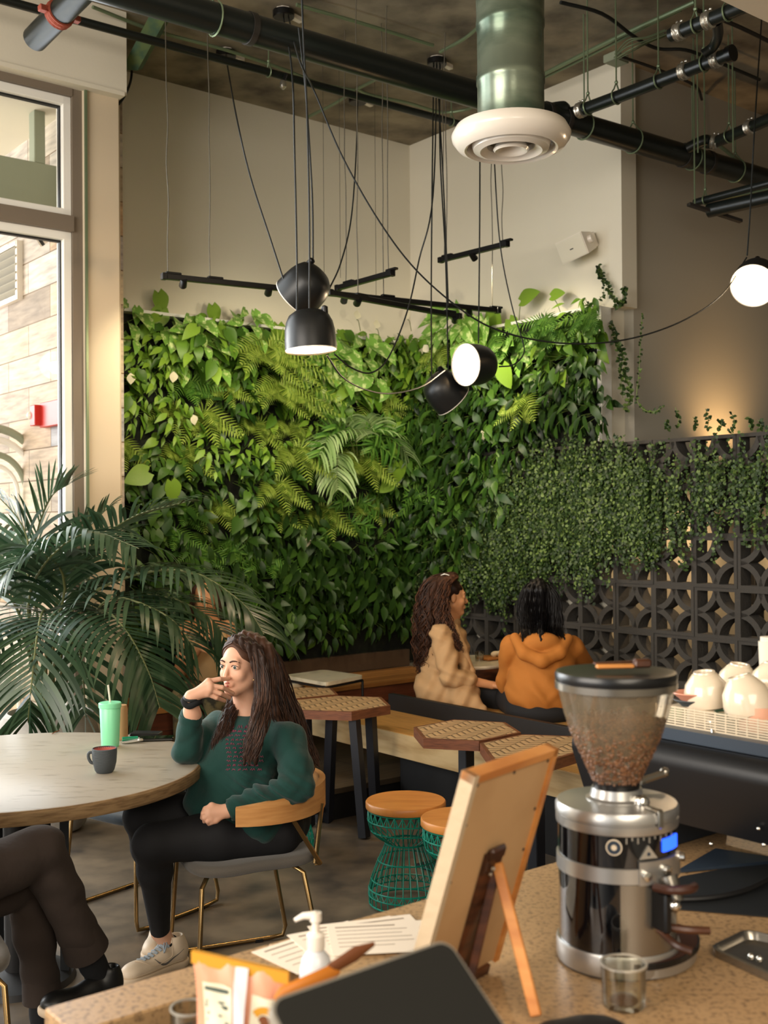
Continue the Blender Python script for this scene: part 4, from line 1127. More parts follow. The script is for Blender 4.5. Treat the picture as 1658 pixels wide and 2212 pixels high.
# ---------------------------------------------------------------- potted kentia palm
PC = at(104, 1535, 5.9); PC = Vector((PC.x, PC.y, 0))
pot = thing('planter_pot', 'big round pale concrete pot holding the palm by the window', 'pot', PC)
m = MB(); m.lathe([(.0, .01), (.17, .01), (.19, .03), (.245, .2), (.268, .36), (.262, .5), (.232, .61), (.205, .622), (.195, .60), (.19, .52), (0, .52)], PC, None, 48, cap=False); m.build('bowl', 'concrete_pot', pot)
m = MB(); m.lathe([(0, .545), (.197, .535)], PC, None, 24); m.build('soil', 'soil', pot)
kp = thing('kentia_palm', 'tall kentia palm with arching dark fronds in front of the window', 'palm', PC + Vector((0, 0, .54)))
def pfrond(pts, Ls, n=30, wl=.022, droop=.6, side=1.0, start=.28, mat_='palm_leaf', par=None, sr=.011):
    par = par or kp
    P_ = bez(pts, 10); n_ = len(P_) - 1
    MB().tube([P_[int(n_ * k / 14)] for k in range(15)], [sr * (1 - k / 17) for k in range(15)], 6).build('stalk', 'palm_stem', par)
    m = MB(); r = random.Random(int(pts[-1][0] * 1000) & 0xffff)
    for k in range(n):
        f = start + (1 - start) * k / (n - 1); i = min(n_ - 1, int(n_ * f)); q = P_[i]; dr = (P_[i + 1] - P_[i]).normalized()
        sd_ = dr.cross(Zv); sd_ = sd_.normalized() if sd_.length > .05 else Xv
        upn = sd_.cross(dr).normalized()
        for s_ in (1, -1):
            l = Ls * (.55 + .45 * math.sin(PI * min(1, .15 + f * .8))) * r.uniform(.88, 1.08)
            d0 = (sd_ * s_ * .78 * side + dr * .62 + upn * .18 + Vector((r.uniform(-.06, .06),) * 3)).normalized()
            # blade bends down by gravity
            vs = []; NN = 7; c = q.copy(); d = d0.copy()
            for j in range(NN + 1):
                w = wl * math.sin(PI * min(.98, .12 + .88 * j / NN)) ** .6 * (1 if j < NN else .05) / 2
                wd = d.cross(upn); wd = wd.normalized() if wd.length > 1e-4 else sd_
                vs += [c + wd * w, c - wd * w]
                c = c + d * (l / NN); d = (d - Zv * (droop * .22 * (j + 1) / NN * 2)).normalized()
            m.add(vs, [(2 * j, 2 * j + 1, 2 * j + 3, 2 * j + 2) for j in range(NN)])
    m.build('frond', mat_, par, angle=75)
B0 = PC + Vector((0, 0, .56))
def pf(*p): return [B0 + Vector((p[0][0], p[0][1], 0))] + [at(a, b, Y) for a, b, Y in p[1:]]
pfrond(pf((-.02, 0), (62, 1300, 5.9), (55, 1150, 5.85), (-30, 1045, 5.8)), .42, droop=.5)
pfrond(pf((0, .02), (80, 1330, 6.0), (72, 1190, 6.0), (105, 1080, 6.0), (150, 1045, 6.0)), .40, droop=.15, n=26)
pfrond(pf((0, -.02), (60, 1330, 5.8), (95, 1220, 5.5), (190, 1150, 5.35), (300, 1185, 5.2)), .40, droop=1.1, wl=.024)
pfrond(pf((.03, 0), (120, 1300, 5.9), (200, 1180, 5.8), (290, 1115, 5.7), (400, 1085, 5.7)), .40, droop=.35)
pfrond(pf((.03, -.02), (170, 1320, 5.8), (280, 1245, 5.6), (410, 1235, 5.4), (520, 1300, 5.3), (570, 1370, 5.25)), .42, droop=.9, n=36)
pfrond(pf((.02, 0), (150, 1330, 6.0), (240, 1260, 6.0), (340, 1230, 6.0), (430, 1260, 6.0)), .38, droop=.6)
pfrond(pf((-.01, -.03), (100, 1380, 5.6), (95, 1320, 5.35), (82, 1360, 5.1), (68, 1480, 5.0), (60, 1560, 5.0)), .46, droop=.9, n=34, start=.35)
pfrond(pf((.02, -.03), (150, 1390, 5.6), (215, 1320, 5.35), (270, 1360, 5.1), (320, 1450, 5.0), (345, 1530, 4.95)), .44, droop=.9, n=34, start=.35)
pfrond(pf((-.03, 0), (50, 1350, 5.9), (0, 1270, 5.8), (-70, 1260, 5.7), (-140, 1330, 5.6)), .42, droop=.8)
pfrond(pf((-.03, .02), (60, 1340, 6.1), (20, 1230, 6.15), (-30, 1160, 6.2), (-100, 1150, 6.2)), .42, droop=.5)
pfrond(pf((.0, .03), (120, 1340, 6.1), (150, 1230, 6.15), (175, 1160, 6.15), (230, 1100, 6.15)), .36, droop=.3, n=24)
pfrond(pf((.02, -.02), (150, 1400, 5.7), (200, 1330, 5.5), (250, 1290, 5.3), (360, 1330, 5.15), (420, 1400, 5.1)), .38, droop=1.0, n=30)
pfrond(pf((-.02, -.02), (60, 1400, 5.6), (20, 1350, 5.4), (-40, 1370, 5.2), (-90, 1460, 5.1)), .42, droop=1.0, n=28)

pfrond(pf((.02, .0), (110, 1390, 5.8), (140, 1280, 5.7), (120, 1215, 5.6), (60, 1200, 5.5), (-10, 1260, 5.4)), .40, droop=.9, n=30)
pfrond(pf((.03, -.01), (170, 1400, 5.8), (260, 1300, 5.6), (360, 1290, 5.5), (460, 1340, 5.4), (500, 1420, 5.35)), .36, droop=1.0, n=30)
pfrond(pf((.0, -.03), (120, 1420, 5.6), (150, 1370, 5.4), (170, 1400, 5.2), (180, 1480, 5.1), (185, 1550, 5.1)), .36, droop=.9, n=26)
# fan palm in the middle of the living wall
def on_l(px, py, off): return on_t(px, py, off)
hp = thing('arching_palm', 'pale arching palm at the very centre of the living wall', 'palm', on_l(772, 1000, .1))
for P_, L_, n_ in (([(772, 1000, .12), (752, 945, .24), (715, 940, .30), (690, 985, .33)], .26, 18), ([(775, 1000, .12), (800, 945, .24), (845, 945, .30), (880, 985, .33)], .22, 16), ([(772, 1000, .12), (768, 950, .22), (748, 915, .28), (720, 905, .30)], .17, 12), ([(772, 1000, .12), (790, 950, .2), (800, 920, .28), (790, 900, .32)], .17, 12), ([(770, 1000, .12), (735, 980, .24), (728, 1010, .30), (730, 1060, .32)], .20, 16)):
    pfrond([on_l(a, b, c + .08) for a, b, c in P_], L_ * 1.35, n=n_ + 4, wl=.016, droop=1.0, mat_='palm_pale', par=hp, sr=.004, start=.3)
for i, (px, py, base, Lf, tl, wl_, lab) in enumerate(((705, 792, (735, 815), .24, .9, 'L', 'broad cream streaked leaf directly below the downward lamp'), (792, 800, (760, 830), .25, -.9, 'L', 'broad cream streaked leaf right of the downward lamp'), (765, 762, (740, 785), .22, -.5, 'L', 'pale green leaf touching the loop of lamp cable'),
    (800, 735, (830, 760), .20, 1.1, 'L', 'long pale leaf pointing right above the cable loop'), (735, 742, (720, 790), .19, -1.0, 'L', 'glossy leaf at the right side of the downward lamp'), (690, 850, (720, 870), .19, .5, 'L', 'pale leaf under the lowest lamp cable'), (830, 835, (800, 850), .18, -.8, 'L', 'pale pointed leaf right of the lowest lamp cable'),
    (1000, 690, (1015, 760), .28, .5, 'R', 'giant lit leaf under the end of the short light track'), (1045, 690, (1035, 750), .26, -.4, 'R', 'giant lit leaf right of the short track end'), (1085, 790, (1080, 830), .17, .3, 'R', 'bright leaf at the right of the glowing lamp'), (845, 1040, (850, 1070), .13, -.9, 'L', 'single bright heart leaf right of the arching palm'), (860, 1000, (870, 980), .16, .05, 'L', 'pale strap leaf hanging right of the arching palm'),
    (385, 735, (400, 760), .17, .8, 'L', 'shiny round leaf on the upper left of the wall'), (370, 1040, (380, 1020), .15, .2, 'L', 'pale speckled leaf on the lower left of the wall'), (320, 1020, (300, 1000), .17, -1.2, 'L', 'long bright leaf low by the column'))):
    stemleaf(px, py, base, Lf, lab, 'heart', tl, 'leaf_variegated' if i < 9 else 'leaf_bright', wl_, 'pothos_leaf', .30)
# ================================================================ benches, tables, stools, chairs
SEAT = .47
ba = thing('corner_bench', 'long wooden bench under the living wall with a reddish plank front', 'bench', W3(1.7, .4, 0))
m = MB(); sbox(m, .16, 2.74, .155, .685, SEAT - .03, SEAT, .003); m.build('seat_top', 'bench_top', ba, smooth=False)
m = MB(); sbox(m, .16, 2.74, .645, .675, .02, SEAT - .031, .002); m.build('front_panel', 'bench_red', ba, smooth=False)
bb = thing('middle_bench', 'double sided bench with pale timber seat and plywood edge across the room', 'bench', W3(1.7, 3, 0))
m = MB(); sbox(m, 1.54, 1.96, .69, 5.0, SEAT - .02, SEAT, .002); m.build('seat_top', 'bench_top_pale', bb, smooth=False)
m = MB(); sbox(m, 1.945, 1.965, .69, 5.0, .34, SEAT - .003, .001); m.build('front_edge', 'plywood', bb, smooth=False)
m = MB(); sbox(m, .98, 1.52, 1.66, 5.0, SEAT - .02, SEAT, .002); sbox(m, .98, 1.0, 1.66, 5.0, .05, SEAT - .02); m.build('rear_seat', 'bench_top_pale', bb, smooth=False)
m = MB(); sbox(m, 1.50, 1.54, 1.60, 5.0, .2, .565, .003); m.build('divider', 'matt_black', bb, smooth=False)
m = MB(); sbox(m, 1.40, 1.80, 2.03, 4.9, .0, .335); sbox(m, 1.30, 1.42, .9, 2.03, .175, .335); m.build('plinth', 'matt_black', bb, smooth=False)
pf_ = thing('step_platform', 'low weathered wooden platform under the near end of the pale bench', 'platform', W3(1.8, 1.4, 0))
m = MB(); sbox(m, .70, 2.34, .70, 2.0, .14, .17, .002); m.build('deck', 'platform_wood', pf_, smooth=False)
m = MB(); sbox(m, .72, 2.33, .72, 1.985, 0, .14); m.build('riser', 'matt_black', pf_, smooth=False)

# chevron top for the hexagonal tables
def chevron(name):
    m_ = bpy.data.materials.new(name); m_.use_nodes = True; nt = m_.node_tree; N = nt.nodes; L = nt.links; b = N['Principled BSDF']; b.inputs['Roughness'].default_value = .4
    tc = N.new('ShaderNodeTexCoord'); mp = N.new('ShaderNodeMapping'); mp.inputs['Rotation'].default_value = (0, 0, .55); L.new(tc.outputs['Object'], mp.inputs[0])
    sp = N.new('ShaderNodeSeparateXYZ'); L.new(mp.outputs[0], sp.inputs[0])
    pp = N.new('ShaderNodeMath'); pp.operation = 'PINGPONG'; pp.inputs[1].default_value = .05; L.new(sp.outputs[0], pp.inputs[0])
    ad = N.new('ShaderNodeMath'); ad.operation = 'ADD'; L.new(pp.outputs[0], ad.inputs[0]); L.new(sp.outputs[1], ad.inputs[1])
    sc = N.new('ShaderNodeMath'); sc.operation = 'MULTIPLY'; sc.inputs[1].default_value = 1 / .05; L.new(ad.outputs[0], sc.inputs[0])
    fr = N.new('ShaderNodeMath'); fr.operation = 'FRACT'; L.new(sc.outputs[0], fr.inputs[0])
    r = N.new('ShaderNodeValToRGB'); e = r.color_ramp.elements; e[0].position = .0; e[0].color = lin((70, 52, 36)); e[1].position = .3; e[1].color = lin((200, 166, 122))
    x = e.new(.85); x.color = lin((182, 148, 108)); x = e.new(1.0); x.color = lin((100, 78, 56))
    L.new(fr.outputs[0], r.inputs[0])
    s2 = N.new('ShaderNodeMath'); s2.operation = 'LESS_THAN'; s2.inputs[1].default_value = .0025; L.new(pp.outputs[0], s2.inputs[0])
    mx = N.new('ShaderNodeMix'); mx.data_type = 'RGBA'; mx.inputs[7].default_value = lin((110, 88, 64)); L.new(s2.outputs[0], mx.inputs[0]); L.new(r.outputs[0], mx.inputs[6]); L.new(mx.outputs[2], b.inputs['Base Color'])
    MATS[name] = m_
chevron('chevron_top')
def hex_table(corner_px, label, zt, splay, legs='four', name='hexagonal_table'):
    P_ = [on_z(a, b, zt) for a, b in corner_px]; c = sum(P_, Vector()) / len(P_)
    t = thing(name, label, 'table', (c.x, c.y, 0))
    up_ = Vector((0, 0, 1)); inn = [c + (p - c) * .93 for p in P_]
    lo = [p - up_ * .045 for p in P_]
    m = MB(); n = len(P_)
    m.add(P_ + lo + inn + [p - up_ * .012 for p in inn], [tuple(range(n, 2 * n))[::-1]] + [(i, (i + 1) % n, n + (i + 1) % n, n + i)[::-1] for i in range(n)] + [(i, (i + 1) % n, 2 * n + (i + 1) % n, 2 * n + i) for i in range(n)])
    m.build('table_edge', 'hex_edge', t, smooth=False)
    m = MB(); m.prism([p - up_ * .012 for p in inn], (0, 0, .0125)); m.build('table_top', 'chevron_top', t, smooth=False)
    if legs == 'four':
        for i, (a, b) in enumerate(splay):
            f = on_z(*b, 0.0); tp = on_z(*a, zt - .045)
            d = (f - tp).normalized(); side = d.cross(Vector((0, 0, 1))).normalized() if abs(d.z) < .999 else Xv
            m = MB(); m.box((f + tp) / 2 + Vector((0, 0, .004)), (.045, .045, (f - tp).length - .006), axis_to(-d, Vector((.5, .8, 0)))); m.build('leg', 'steel_table_leg', t, smooth=False)
        fs = [on_z(*b, 0.0) for a, b in splay]; cf = sum(fs, Vector()) / len(fs)
        m = MB(); 
        for i in range(len(fs)):
            a = fs[i] + Vector((0, 0, .075)); b = fs[(i + 2) % len(fs)] + Vector((0, 0, .075)) if len(fs) == 4 else cf + Vector((0, 0, .075))
            if len(fs) == 4 and i >= 2: continue
            m.box((a + b) / 2, ((b - a).length, .03, .03), frame((b - a).normalized(), (b - a).normalized().cross(-Zv), Zv))
        m.build('cross_bar', 'steel_table_leg', t, smooth=False)
    else:
        m = MB(); m.box((c.x, c.y, (zt - .045) / 2 + .005), (.055, .055, zt - .055), RU, .003); m.build('pedestal', 'steel_table_leg', t, smooth=False)
        m = MB(); m.box((c.x, c.y, .008), (.34, .34, .012), RU, .002); m.build('base_plate', 'steel_table_leg', t, smooth=False)
    return t, c
HZ = .64
hex_table([(728, 1502.5), (823, 1505.5), (843, 1524), (759, 1538), (640, 1534), (612, 1514)], 'chevron topped hexagonal table on black splayed legs behind the seated woman', HZ,
          [((765, 1553), (787, 1812)), ((716, 1548), (707, 1776)), ((800, 1542), (812, 1775)), ((660, 1550), (668, 1786))])
hex_table([(640, 1484), (716, 1486), (730, 1500), (622, 1511), (560, 1508), (560, 1492)], 'hexagonal table touching the back of the splayed leg table', HZ, [], 'ped')
hex_table([(893, 1570.5), (980, 1554), (1091, 1560), (1125, 1582), (1034, 1601), (914, 1595)], 'left one of the two hexagonal tables beside the pale bench', HZ, [], 'ped')
hex_table([(1036, 1605), (1128, 1586), (1240, 1590), (1290, 1612), (1180, 1645), (1062, 1641)], 'hexagonal table half hidden behind the wooden sign back', HZ, [], 'ped')
# marble topped square tables
def marble_table(cs, zt, label, r=.012, legs=True):
    P_ = [on_z(a, b, zt) for a, b in cs]; c = sum(P_, Vector()) / 4; t = thing('marble_table', label, 'table', (c.x, c.y, 0))
    # rounded corners
    poly = []
    for i in range(4):
        a, b, d = P_[i - 1], P_[i], P_[(i + 1) % 4]; e1 = (a - b).normalized() * .04; e2 = (d - b).normalized() * .04
        for k in range(5):
            f = k / 4; poly.append((b + e1) * (1 - f) ** 2 + b * (2 * f * (1 - f)) + (b + e2) * f * f)
    m = MB(); m.prism([p - Zv * .022 for p in poly], (0, 0, .022)); m.build('table_top', 'marble_white', t, smooth=False)
    m = MB()
    Q = [c + (p - c) * .96 for p in P_]
    for i in range(4): a, b = Q[i] - Zv * .034, Q[(i + 1) % 4] - Zv * .034; m.tube([a, b], .008, 6)
    m.build('frame', 'matt_black', t)
    for q in Q: MB().tube([q - Zv * .034, (q.x, q.y, .006 + (SEAT if False else 0))], .008, 6).build('leg', 'matt_black', t)
    return t
marble_table([(612, 1458.4), (699, 1446.3), (786, 1458.4), (704, 1474.6)], .62, 'square white marble table on thin black legs by the corner bench')
marble_table([(560, 1474), (610, 1466), (660, 1474), (600, 1486)], .58, 'smaller white marble table mostly hidden behind the seated woman')
c_ = at(1004, 1427, 7.12); c_.z = 0
t = thing('cafe_table', 'marble topped table between the two people on the bench', 'table', c_)
q = on_z(1004, 1427, .715)
m = MB(); m.lathe([(0, -.02), (.295, -.02), (.30, -.01), (.297, 0), (0, 0)], (q.x, q.y, .715), None, 48); m.build('table_top', 'marble_white', t)
m = MB(); m.lathe([(.28, -.09), (.30, -.09), (.30, -.02), (.28, -.02)], (q.x, q.y, .715), None, 40, cap=False); m.build('apron', 'walnut', t)
m = MB(); m.box((q.x, q.y, .35), (.06, .06, .67), RU); m.box((q.x, q.y, .01), (.4, .4, .02), RU); m.build('pedestal', 'matt_black', t, smooth=False)
# things on it
qa = on_z(1062, 1424, .717)
t = thing('serving_board', 'small wooden board with cutlery on the shared cafe table', 'board', qa)
MB().box(qa + Vector((0, 0, .009)), (.17, .11, .016), RU, .003).build('board', 'pine', t)
tag(MB().tube([qa + Vector((-.10, -.02, .024)), qa + Vector((.0, .02, .026))], .004, 6).build('knife', 'chrome'), 'pale knife lying across the wooden serving board', 'knife')
m = MB(); rr = random.Random(4)
sd = Sdf(.01)
for i in range(7): sd.ell(qa + Vector((.03 + rr.uniform(-.03, .03), rr.uniform(-.02, .02), .03 + rr.uniform(0, .015))), (rr.uniform(.008, .02), rr.uniform(.01, .02), rr.uniform(.006, .02)))
o = sdf_obj(sd, 'crumpled_napkin', 'napkin', None, .003); tag(o, 'crumpled napkin on the wooden serving board', 'napkin')
tag(MB().lathe([(.024, 0), (.03, .06), (.029, .06), (.023, .003), (0, .003)], on_z(1035, 1428, .717), None, 20, cap=False).build('water_glass', 'cup_glass'), 'small clear glass beside the wooden serving board', 'glass')

# ---------------------------------------------------------------- round marble table at left
TC = Vector((-1.305, 3.97, 0)); TR = .65
t = thing('round_table', 'large round veined marble table with a wooden rim at left', 'table', TC)
m = MB(); m.lathe([(0, .742), (TR - .012, .742), (TR - .01, .750), (TR - .014, .752), (0, .752)], TC, None, 96); m.build('table_top', 'marble', t)
m = MB(); m.lathe([(TR - .05, .706), (TR - .004, .706), (TR, .712), (TR, .744), (TR - .006, .7505), (TR - .014, .7505), (TR - .05, .742)], TC, None, 96, cap=False); m.build('rim', 'table_edge', t)
m = MB(); m.lathe([(.0, .70), (.3, .70), (.05, .66), (.045, .04), (.19, .02), (.2, .0), (0, 0)], TC, None, 40); m.build('pedestal', 'matt_black', t)
for k in range(6):
    a = k * PI / 3 + .2; MB().box(TC + Vector((math.cos(a) * .16, math.sin(a) * .16, .35)), (.03, .03, .66), RZ(a), 0).build('slat_leg', 'grey_black', t, smooth=False)
TZ = .7525
# mint tumbler
q = on_z(238, 1612, TZ)
t = thing('tumbler', 'mint green tumbler with clear straw standing on the round marble table', 'tumbler', q)
m = MB(); m.lathe([(0, 0), (.032, 0), (.034, .006), (.040, .15), (.0385, .152), (0, .152)], q, None, 36); m.build('body', 'mint', t)
m = MB(); m.lathe([(0, .150), (.043, .150), (.0435, .166), (.041, .169), (0, .170)], q, None, 36); m.build('lid', 'mint', t)
m = MB(); m.tube([q + Vector((0, .005, .165)), q + Vector((-.008, .005, .235))], .004, 8); m.build('straw', 'clear_plastic', t)
q2 = on_z(252, 1600, TZ)
tag(MB().lathe([(0, 0), (.03, 0), (.03, .12), (.026, .135), (.0, .135)], q2 + Vector((.006, .035, 0)), None, 24).build('flask', 'tan_plastic'), 'tan flask hidden behind the mint green tumbler', 'flask')
# mug
q = on_z(226, 1668, TZ)
t = thing('coffee_mug', 'dark grey stoneware mug with pink inside on the marble table', 'mug', q)
k = .0415
m = MB(); m.lathe([(0, 0), (.027, 0), (.033, .008), (.040, .035), (.0425, .068), (.0422, .083), (.0395, .0835), (.0395, .07), (.036, .02), (0, .008)], q, None, 40, cap=False); m.build('body', 'mug_grey', t)
m = MB(); m.lathe([(.0396, .082), (.0393, .07), (.0355, .022), (0, .010)], q, None, 36, cap=False); m.build('inner_glaze', 'mug_inside', t)
hp = [q + Vector((-.038, -.004, .070)), q + Vector((-.052, -.006, .068)), q + Vector((-.054, -.006, .052)), q + Vector((-.046, -.006, .036)), q + Vector((-.037, -.004, .032))]
MB().tube(bez(hp, 5), .0055, 8).build('handle', 'mug_grey', t)
# lighter, keys, phones
q = on_z(278, 1603, TZ)
m = MB(); dl = Vector((.95, .3, 0)).normalized(); m.tube([q + dl * -.025 + Zv * .011, q + dl * .035 + Zv * .011], .0105, 12); tag(m.build('lighter', 'teal_plastic'), 'teal lighter beside the tumbler on the round table', 'lighter')
m = MB(); m.tube([q + Vector((-.02, -.03, .004)), q + Vector((.045, -.012, .012))], .004, 6); m.tube([q + Vector((-.01, -.035, .004)), q + Vector((.05, -.022, .010))], .003, 6); m.ball(q + Vector((.05, -.018, .012)), (.012, .009, .006), 8); tag(m.build('key_ring', 'metal_pale'), 'bunch of keys lying before the teal lighter', 'keys')
tag(MB().box(on_z(338, 1598, TZ) + Zv * .006, (.135, .068, .010), RZ(.12), .003).build('phone', 'gloss_black'), 'black phone lying flat by the woman\'s elbow', 'phone')
tag(MB().box(on_z(318, 1592, TZ) + Vector((-.01, .03, .008)), (.12, .06, .013), RZ(-.1), .003).build('wallet', 'black_leather'), 'black wallet lying behind the phone on the round table', 'wallet')
tag(MB().tube(bez([on_z(128, 1580, TZ) + Zv * .003, on_z(120, 1583, TZ) + Zv * .004, on_z(112, 1587, TZ) + Zv * .003], 5), [.002] * 10 + [.001], 5).build('dry_leaflet', 'brown_wrap'), 'dry brown palm leaflet fallen on the far table edge', 'leaf')

# ---------------------------------------------------------------- teal wire stools
def wire_stool(q, label):
    t = thing('wire_stool', label, 'stool', q); q = Vector((q.x, q.y, 0))
    m = MB(); m.lathe([(0, .405), (.166, .405), (.169, .409), (.169, .432), (.165, .437), (0, .437)], q, None, 48); m.build('seat', 'stool_wood', t)
    prof = [(.158, .400), (.160, .365), (.150, .318), (.12, .288), (.092, .270), (.088, .255), (.105, .215), (.128, .165), (.148, .11), (.158, .06), (.155, .012)]
    P_ = bez([(r, 0, z) for r, z in prof], 3)
    m = MB()
    for k in range(30):
        a = 2 * PI * k / 30; m.tube([q + Vector((p.x * math.cos(a), p.x * math.sin(a), p.z)) for p in P_], .0026, 5, cap=False)
    m.build('upright_wires', 'teal_wire', t)
    m = MB()
    for r, z, w in ((.158, .400, .0035), (.161, .36, .003), (.150, .318, .003), (.088, .262, .004), (.118, .19, .0028), (.147, .112, .0028), (.157, .075, .0035), (.159, .048, .003), (.155, .012, .004)):
        m.tube([q + Vector((r * math.cos(a), r * math.sin(a), z)) for a in [2 * PI * i / 40 for i in range(41)]], w, 5, cap=False)
    for k in range(30):
        a0, a1, am = 2 * PI * k / 30, 2 * PI * (k + 1) / 30, 2 * PI * (k + .5) / 30
        for a, b in ((a0, am), (a1, am)):
            m.tube([q + Vector((.158 * math.cos(a), .158 * math.sin(a), .076)), q + Vector((.158 * math.cos(b), .158 * math.sin(b), .048))], .0022, 4, cap=False)
            m.tube([q + Vector((.159 * math.cos(a), .159 * math.sin(a), .398)), q + Vector((.161 * math.cos(b), .161 * math.sin(b), .362))], .0022, 4, cap=False)
    m.build('ring_wires', 'teal_wire', t)
    return t
wire_stool(on_z(876, 1728, .437), 'teal wire stool with round wooden seat, fully seen left of the sign')
wire_stool(on_z(1000, 1765, .437), 'teal wire stool partly hidden behind the wooden sign back')
wire_stool(on_z(606, 1646, .437), 'teal wire stool behind the seated woman in green')

# ---------------------------------------------------------------- chairs with brass sled legs
def cafe_chair(c, f, label, seatmat, back='oak', zs=.435):
    """c floor centre, f facing direction"""
    f = Vector((f[0], f[1], 0)).normalized(); r = Vector((f.y, -f.x, 0)); c = Vector((c[0], c[1], 0))
    t = thing('sled_chair', label, 'chair', c)
    def L(a, b, z): return c + f * a + r * b + Zv * z
    # seat: rounded cushion
    m = MB(); n = 40; prof = [(.93, -.028), (.985, -.02), (1.0, -.006), (.985, .006), (.9, .012), (.6, .008), (0, .002)]
    rings = []
    for s_, dz in prof:
        rings.append([L(.235 * s_ * (abs(math.cos(a)) ** .45) * (1 if math.cos(a) > 0 else -1), .235 * s_ * (abs(math.sin(a)) ** .45) * (1 if math.sin(a) > 0 else -1) * (1 - .08 * (math.cos(a) < 0)), zs + dz + .012 * math.cos(a) * s_ * 0) for a in [2 * PI * k / n for k in range(n)]])
    vs = [p for ring_ in rings for p in ring_]
    fs = [(i * n + k, i * n + (k + 1) % n, (i + 1) * n + (k + 1) % n, (i + 1) * n + k) for i in range(len(prof) - 1) for k in range(n)]; fs.append(tuple(range(n))[::-1])
    m.add(vs, fs); m.build('seat', seatmat, t, angle=60)
    for sx in (1, -1):
        p = [L(.17, sx * .16, zs - .03), L(.20, sx * .20, zs - .06), L(.22, sx * .225, .05), L(.215, sx * .228, .014), L(.17, sx * .23, .009), L(-.16, sx * .23, .009), L(-.215, sx * .228, .014), L(-.225, sx * .225, .05), L(-.16, sx * .20, zs - .05), L(-.13, sx * .16, zs - .03)]
        pp = []
        for i, a in enumerate(p): pp.append(a)
        m = MB(); m.tube(pp, .0085, 10); lg_ = m.build('sled_leg', 'brass', t)
        m = MB(); m.box(L(.12, sx * .23, .006), (.03, .02, .012), RZ(math.atan2(f.y, f.x))); m.box(L(-.12, sx * .23, .006), (.03, .02, .012), RZ(math.atan2(f.y, f.x))); m.build('glide', 'matt_black', lg_, smooth=False)
        if back:
            b1 = L(-.20, sx * .21, zs - .02)
            m = MB(); m.tube([b1, L(-.215, sx * .222, zs - .02), L(-.09, sx * .268, zs + .175)], .0085, 8); m.tube([b1, L(-.235, sx * .185, zs + .18)], .0085, 8); m.build('back_brace', 'brass', t)
    if back:
        R_ = .285; m = MB(); nn = 30; th = .011; vs = []
        for i in range(nn + 1):
            a = PI - (i / nn * 2 - 1) * 1.92   # centred behind
            e = abs(i / nn * 2 - 1); h = .048 * (1 - .35 * e ** 3); zc = zs + .205 - .012 * e * e
            rr_ = R_ + .02 * e * e
            for dr, dz in ((-th, -h), (th, -h), (th, h), (-th, h)):
                vs.append(L((rr_ + dr) * math.cos(a), (rr_ + dr) * math.sin(a), zc + dz))
        fs = [(i * 4 + k, i * 4 + (k + 1) % 4, (i + 1) * 4 + (k + 1) % 4, (i + 1) * 4 + k) for i in range(nn) for k in range(4)] + [(0, 1, 2, 3), (nn * 4 + 3, nn * 4 + 2, nn * 4 + 1, nn * 4)]
        m.add(vs, fs); m.build('backrest', back, t, angle=50)
    return t
CH1 = (-.515, 4.05)
cafe_chair(CH1, (-.92, -.38), 'brass legged chair with curved oak back under the woman in green', 'seat_grey')
cafe_chair((-1.03, 4.71), (-.6, -.8), 'empty brass legged chair with blue grey seat behind the round table', 'seat_blue', back=None)
cafe_chair((-1.30, 3.08), (.85, .5), 'grey seated brass chair at the left edge under the person in brown trousers', 'seat_grey', back=None)
# black bag on the empty chair
sd = Sdf(.03); q = Vector((-.98, 4.72, .49)); sd.ell(q, (.13, .10, .06)); sd.ell(q + Vector((.07, .02, .02)), (.07, .08, .05)); sd.ell(q + Vector((-.06, .03, -.0)), (.07, .07, .045))
bg = thing('shoulder_bag', 'soft black bag lying on the empty chair under the table', 'bag', (-.98, 4.72, .44)); sdf_obj(sd, 'body', 'black_leather', bg, .008)
MB().tube(bez([q + Vector((.1, -.06, .03)), q + Vector((.02, -.13, .02)), q + Vector((-.06, -.14, -.02)), q + Vector((-.1, -.05, .02))], 6), .005, 6).build('strap', 'black_leather', bg)
# ================================================================ counter and everything on it
CT = .90
cn = thing('service_counter', 'speckled brown stone service counter in the foreground', 'counter', W3(3.9, 5.8, 0))
m = MB(); sbox(m, 2.2, 4.74, 5.27, 6.4, CT - .04, CT, .003); sbox(m, 4.74, 5.13, 5.27, 5.375, CT - .04, CT, .003); m.build('worktop', 'counter', cn, smooth=False)
m = MB(); sbox(m, 2.25, 5.08, 5.33, 5.36, .0, CT - .041); sbox(m, 5.06, 5.09, 5.36, 6.1, 0, CT - .1); m.build('front_panel', 'grey_black', cn, smooth=False)
m = MB(); sbox(m, 4.74, 5.06, 5.376, 6.1, CT - .09, CT - .06); m.build('sunk_shelf', 'matt_black', cn, smooth=False)
SH = CT - .0595
# --- grinder
G = on_z(1334, 2070, CT); G = Vector((G.x, G.y, CT)); gr = thing('coffee_grinder', 'tall coffee grinder with clear bean hopper standing on the counter', 'grinder', G)
kY = G.y; px2m = kY / FPX
RB = 131 * px2m
fd = Vector((.50, -.87, 0)).normalized()      # the side with the spout
fs_ = Vector((fd.y, -fd.x, 0)) * -1
RG = frame(fd, Vector((-fd.y, fd.x, 0)), Zv)
def zpx(y, Y=None): return EYE.z - (y - 1120) / FPX * (Y or kY)
z_rim = CT + .295
m = MB(); m.lathe([(0, .004), (RB * .985, .004), (RB, .010), (RB, .034), (RB * .985, .038), (0, .038)], G, None, 72); m.build('base_ring', 'aluminium', gr)
m = MB(); m.lathe([(RB * .95, 0), (RB * .95, .006)], G, None, 48); m.build('foot', 'matt_black', gr)
m = MB(); m.lathe([(RB * .955, .036), (RB * .955, .232)], G, None, 72, cap=False); m.build('body', 'gloss_black', gr)
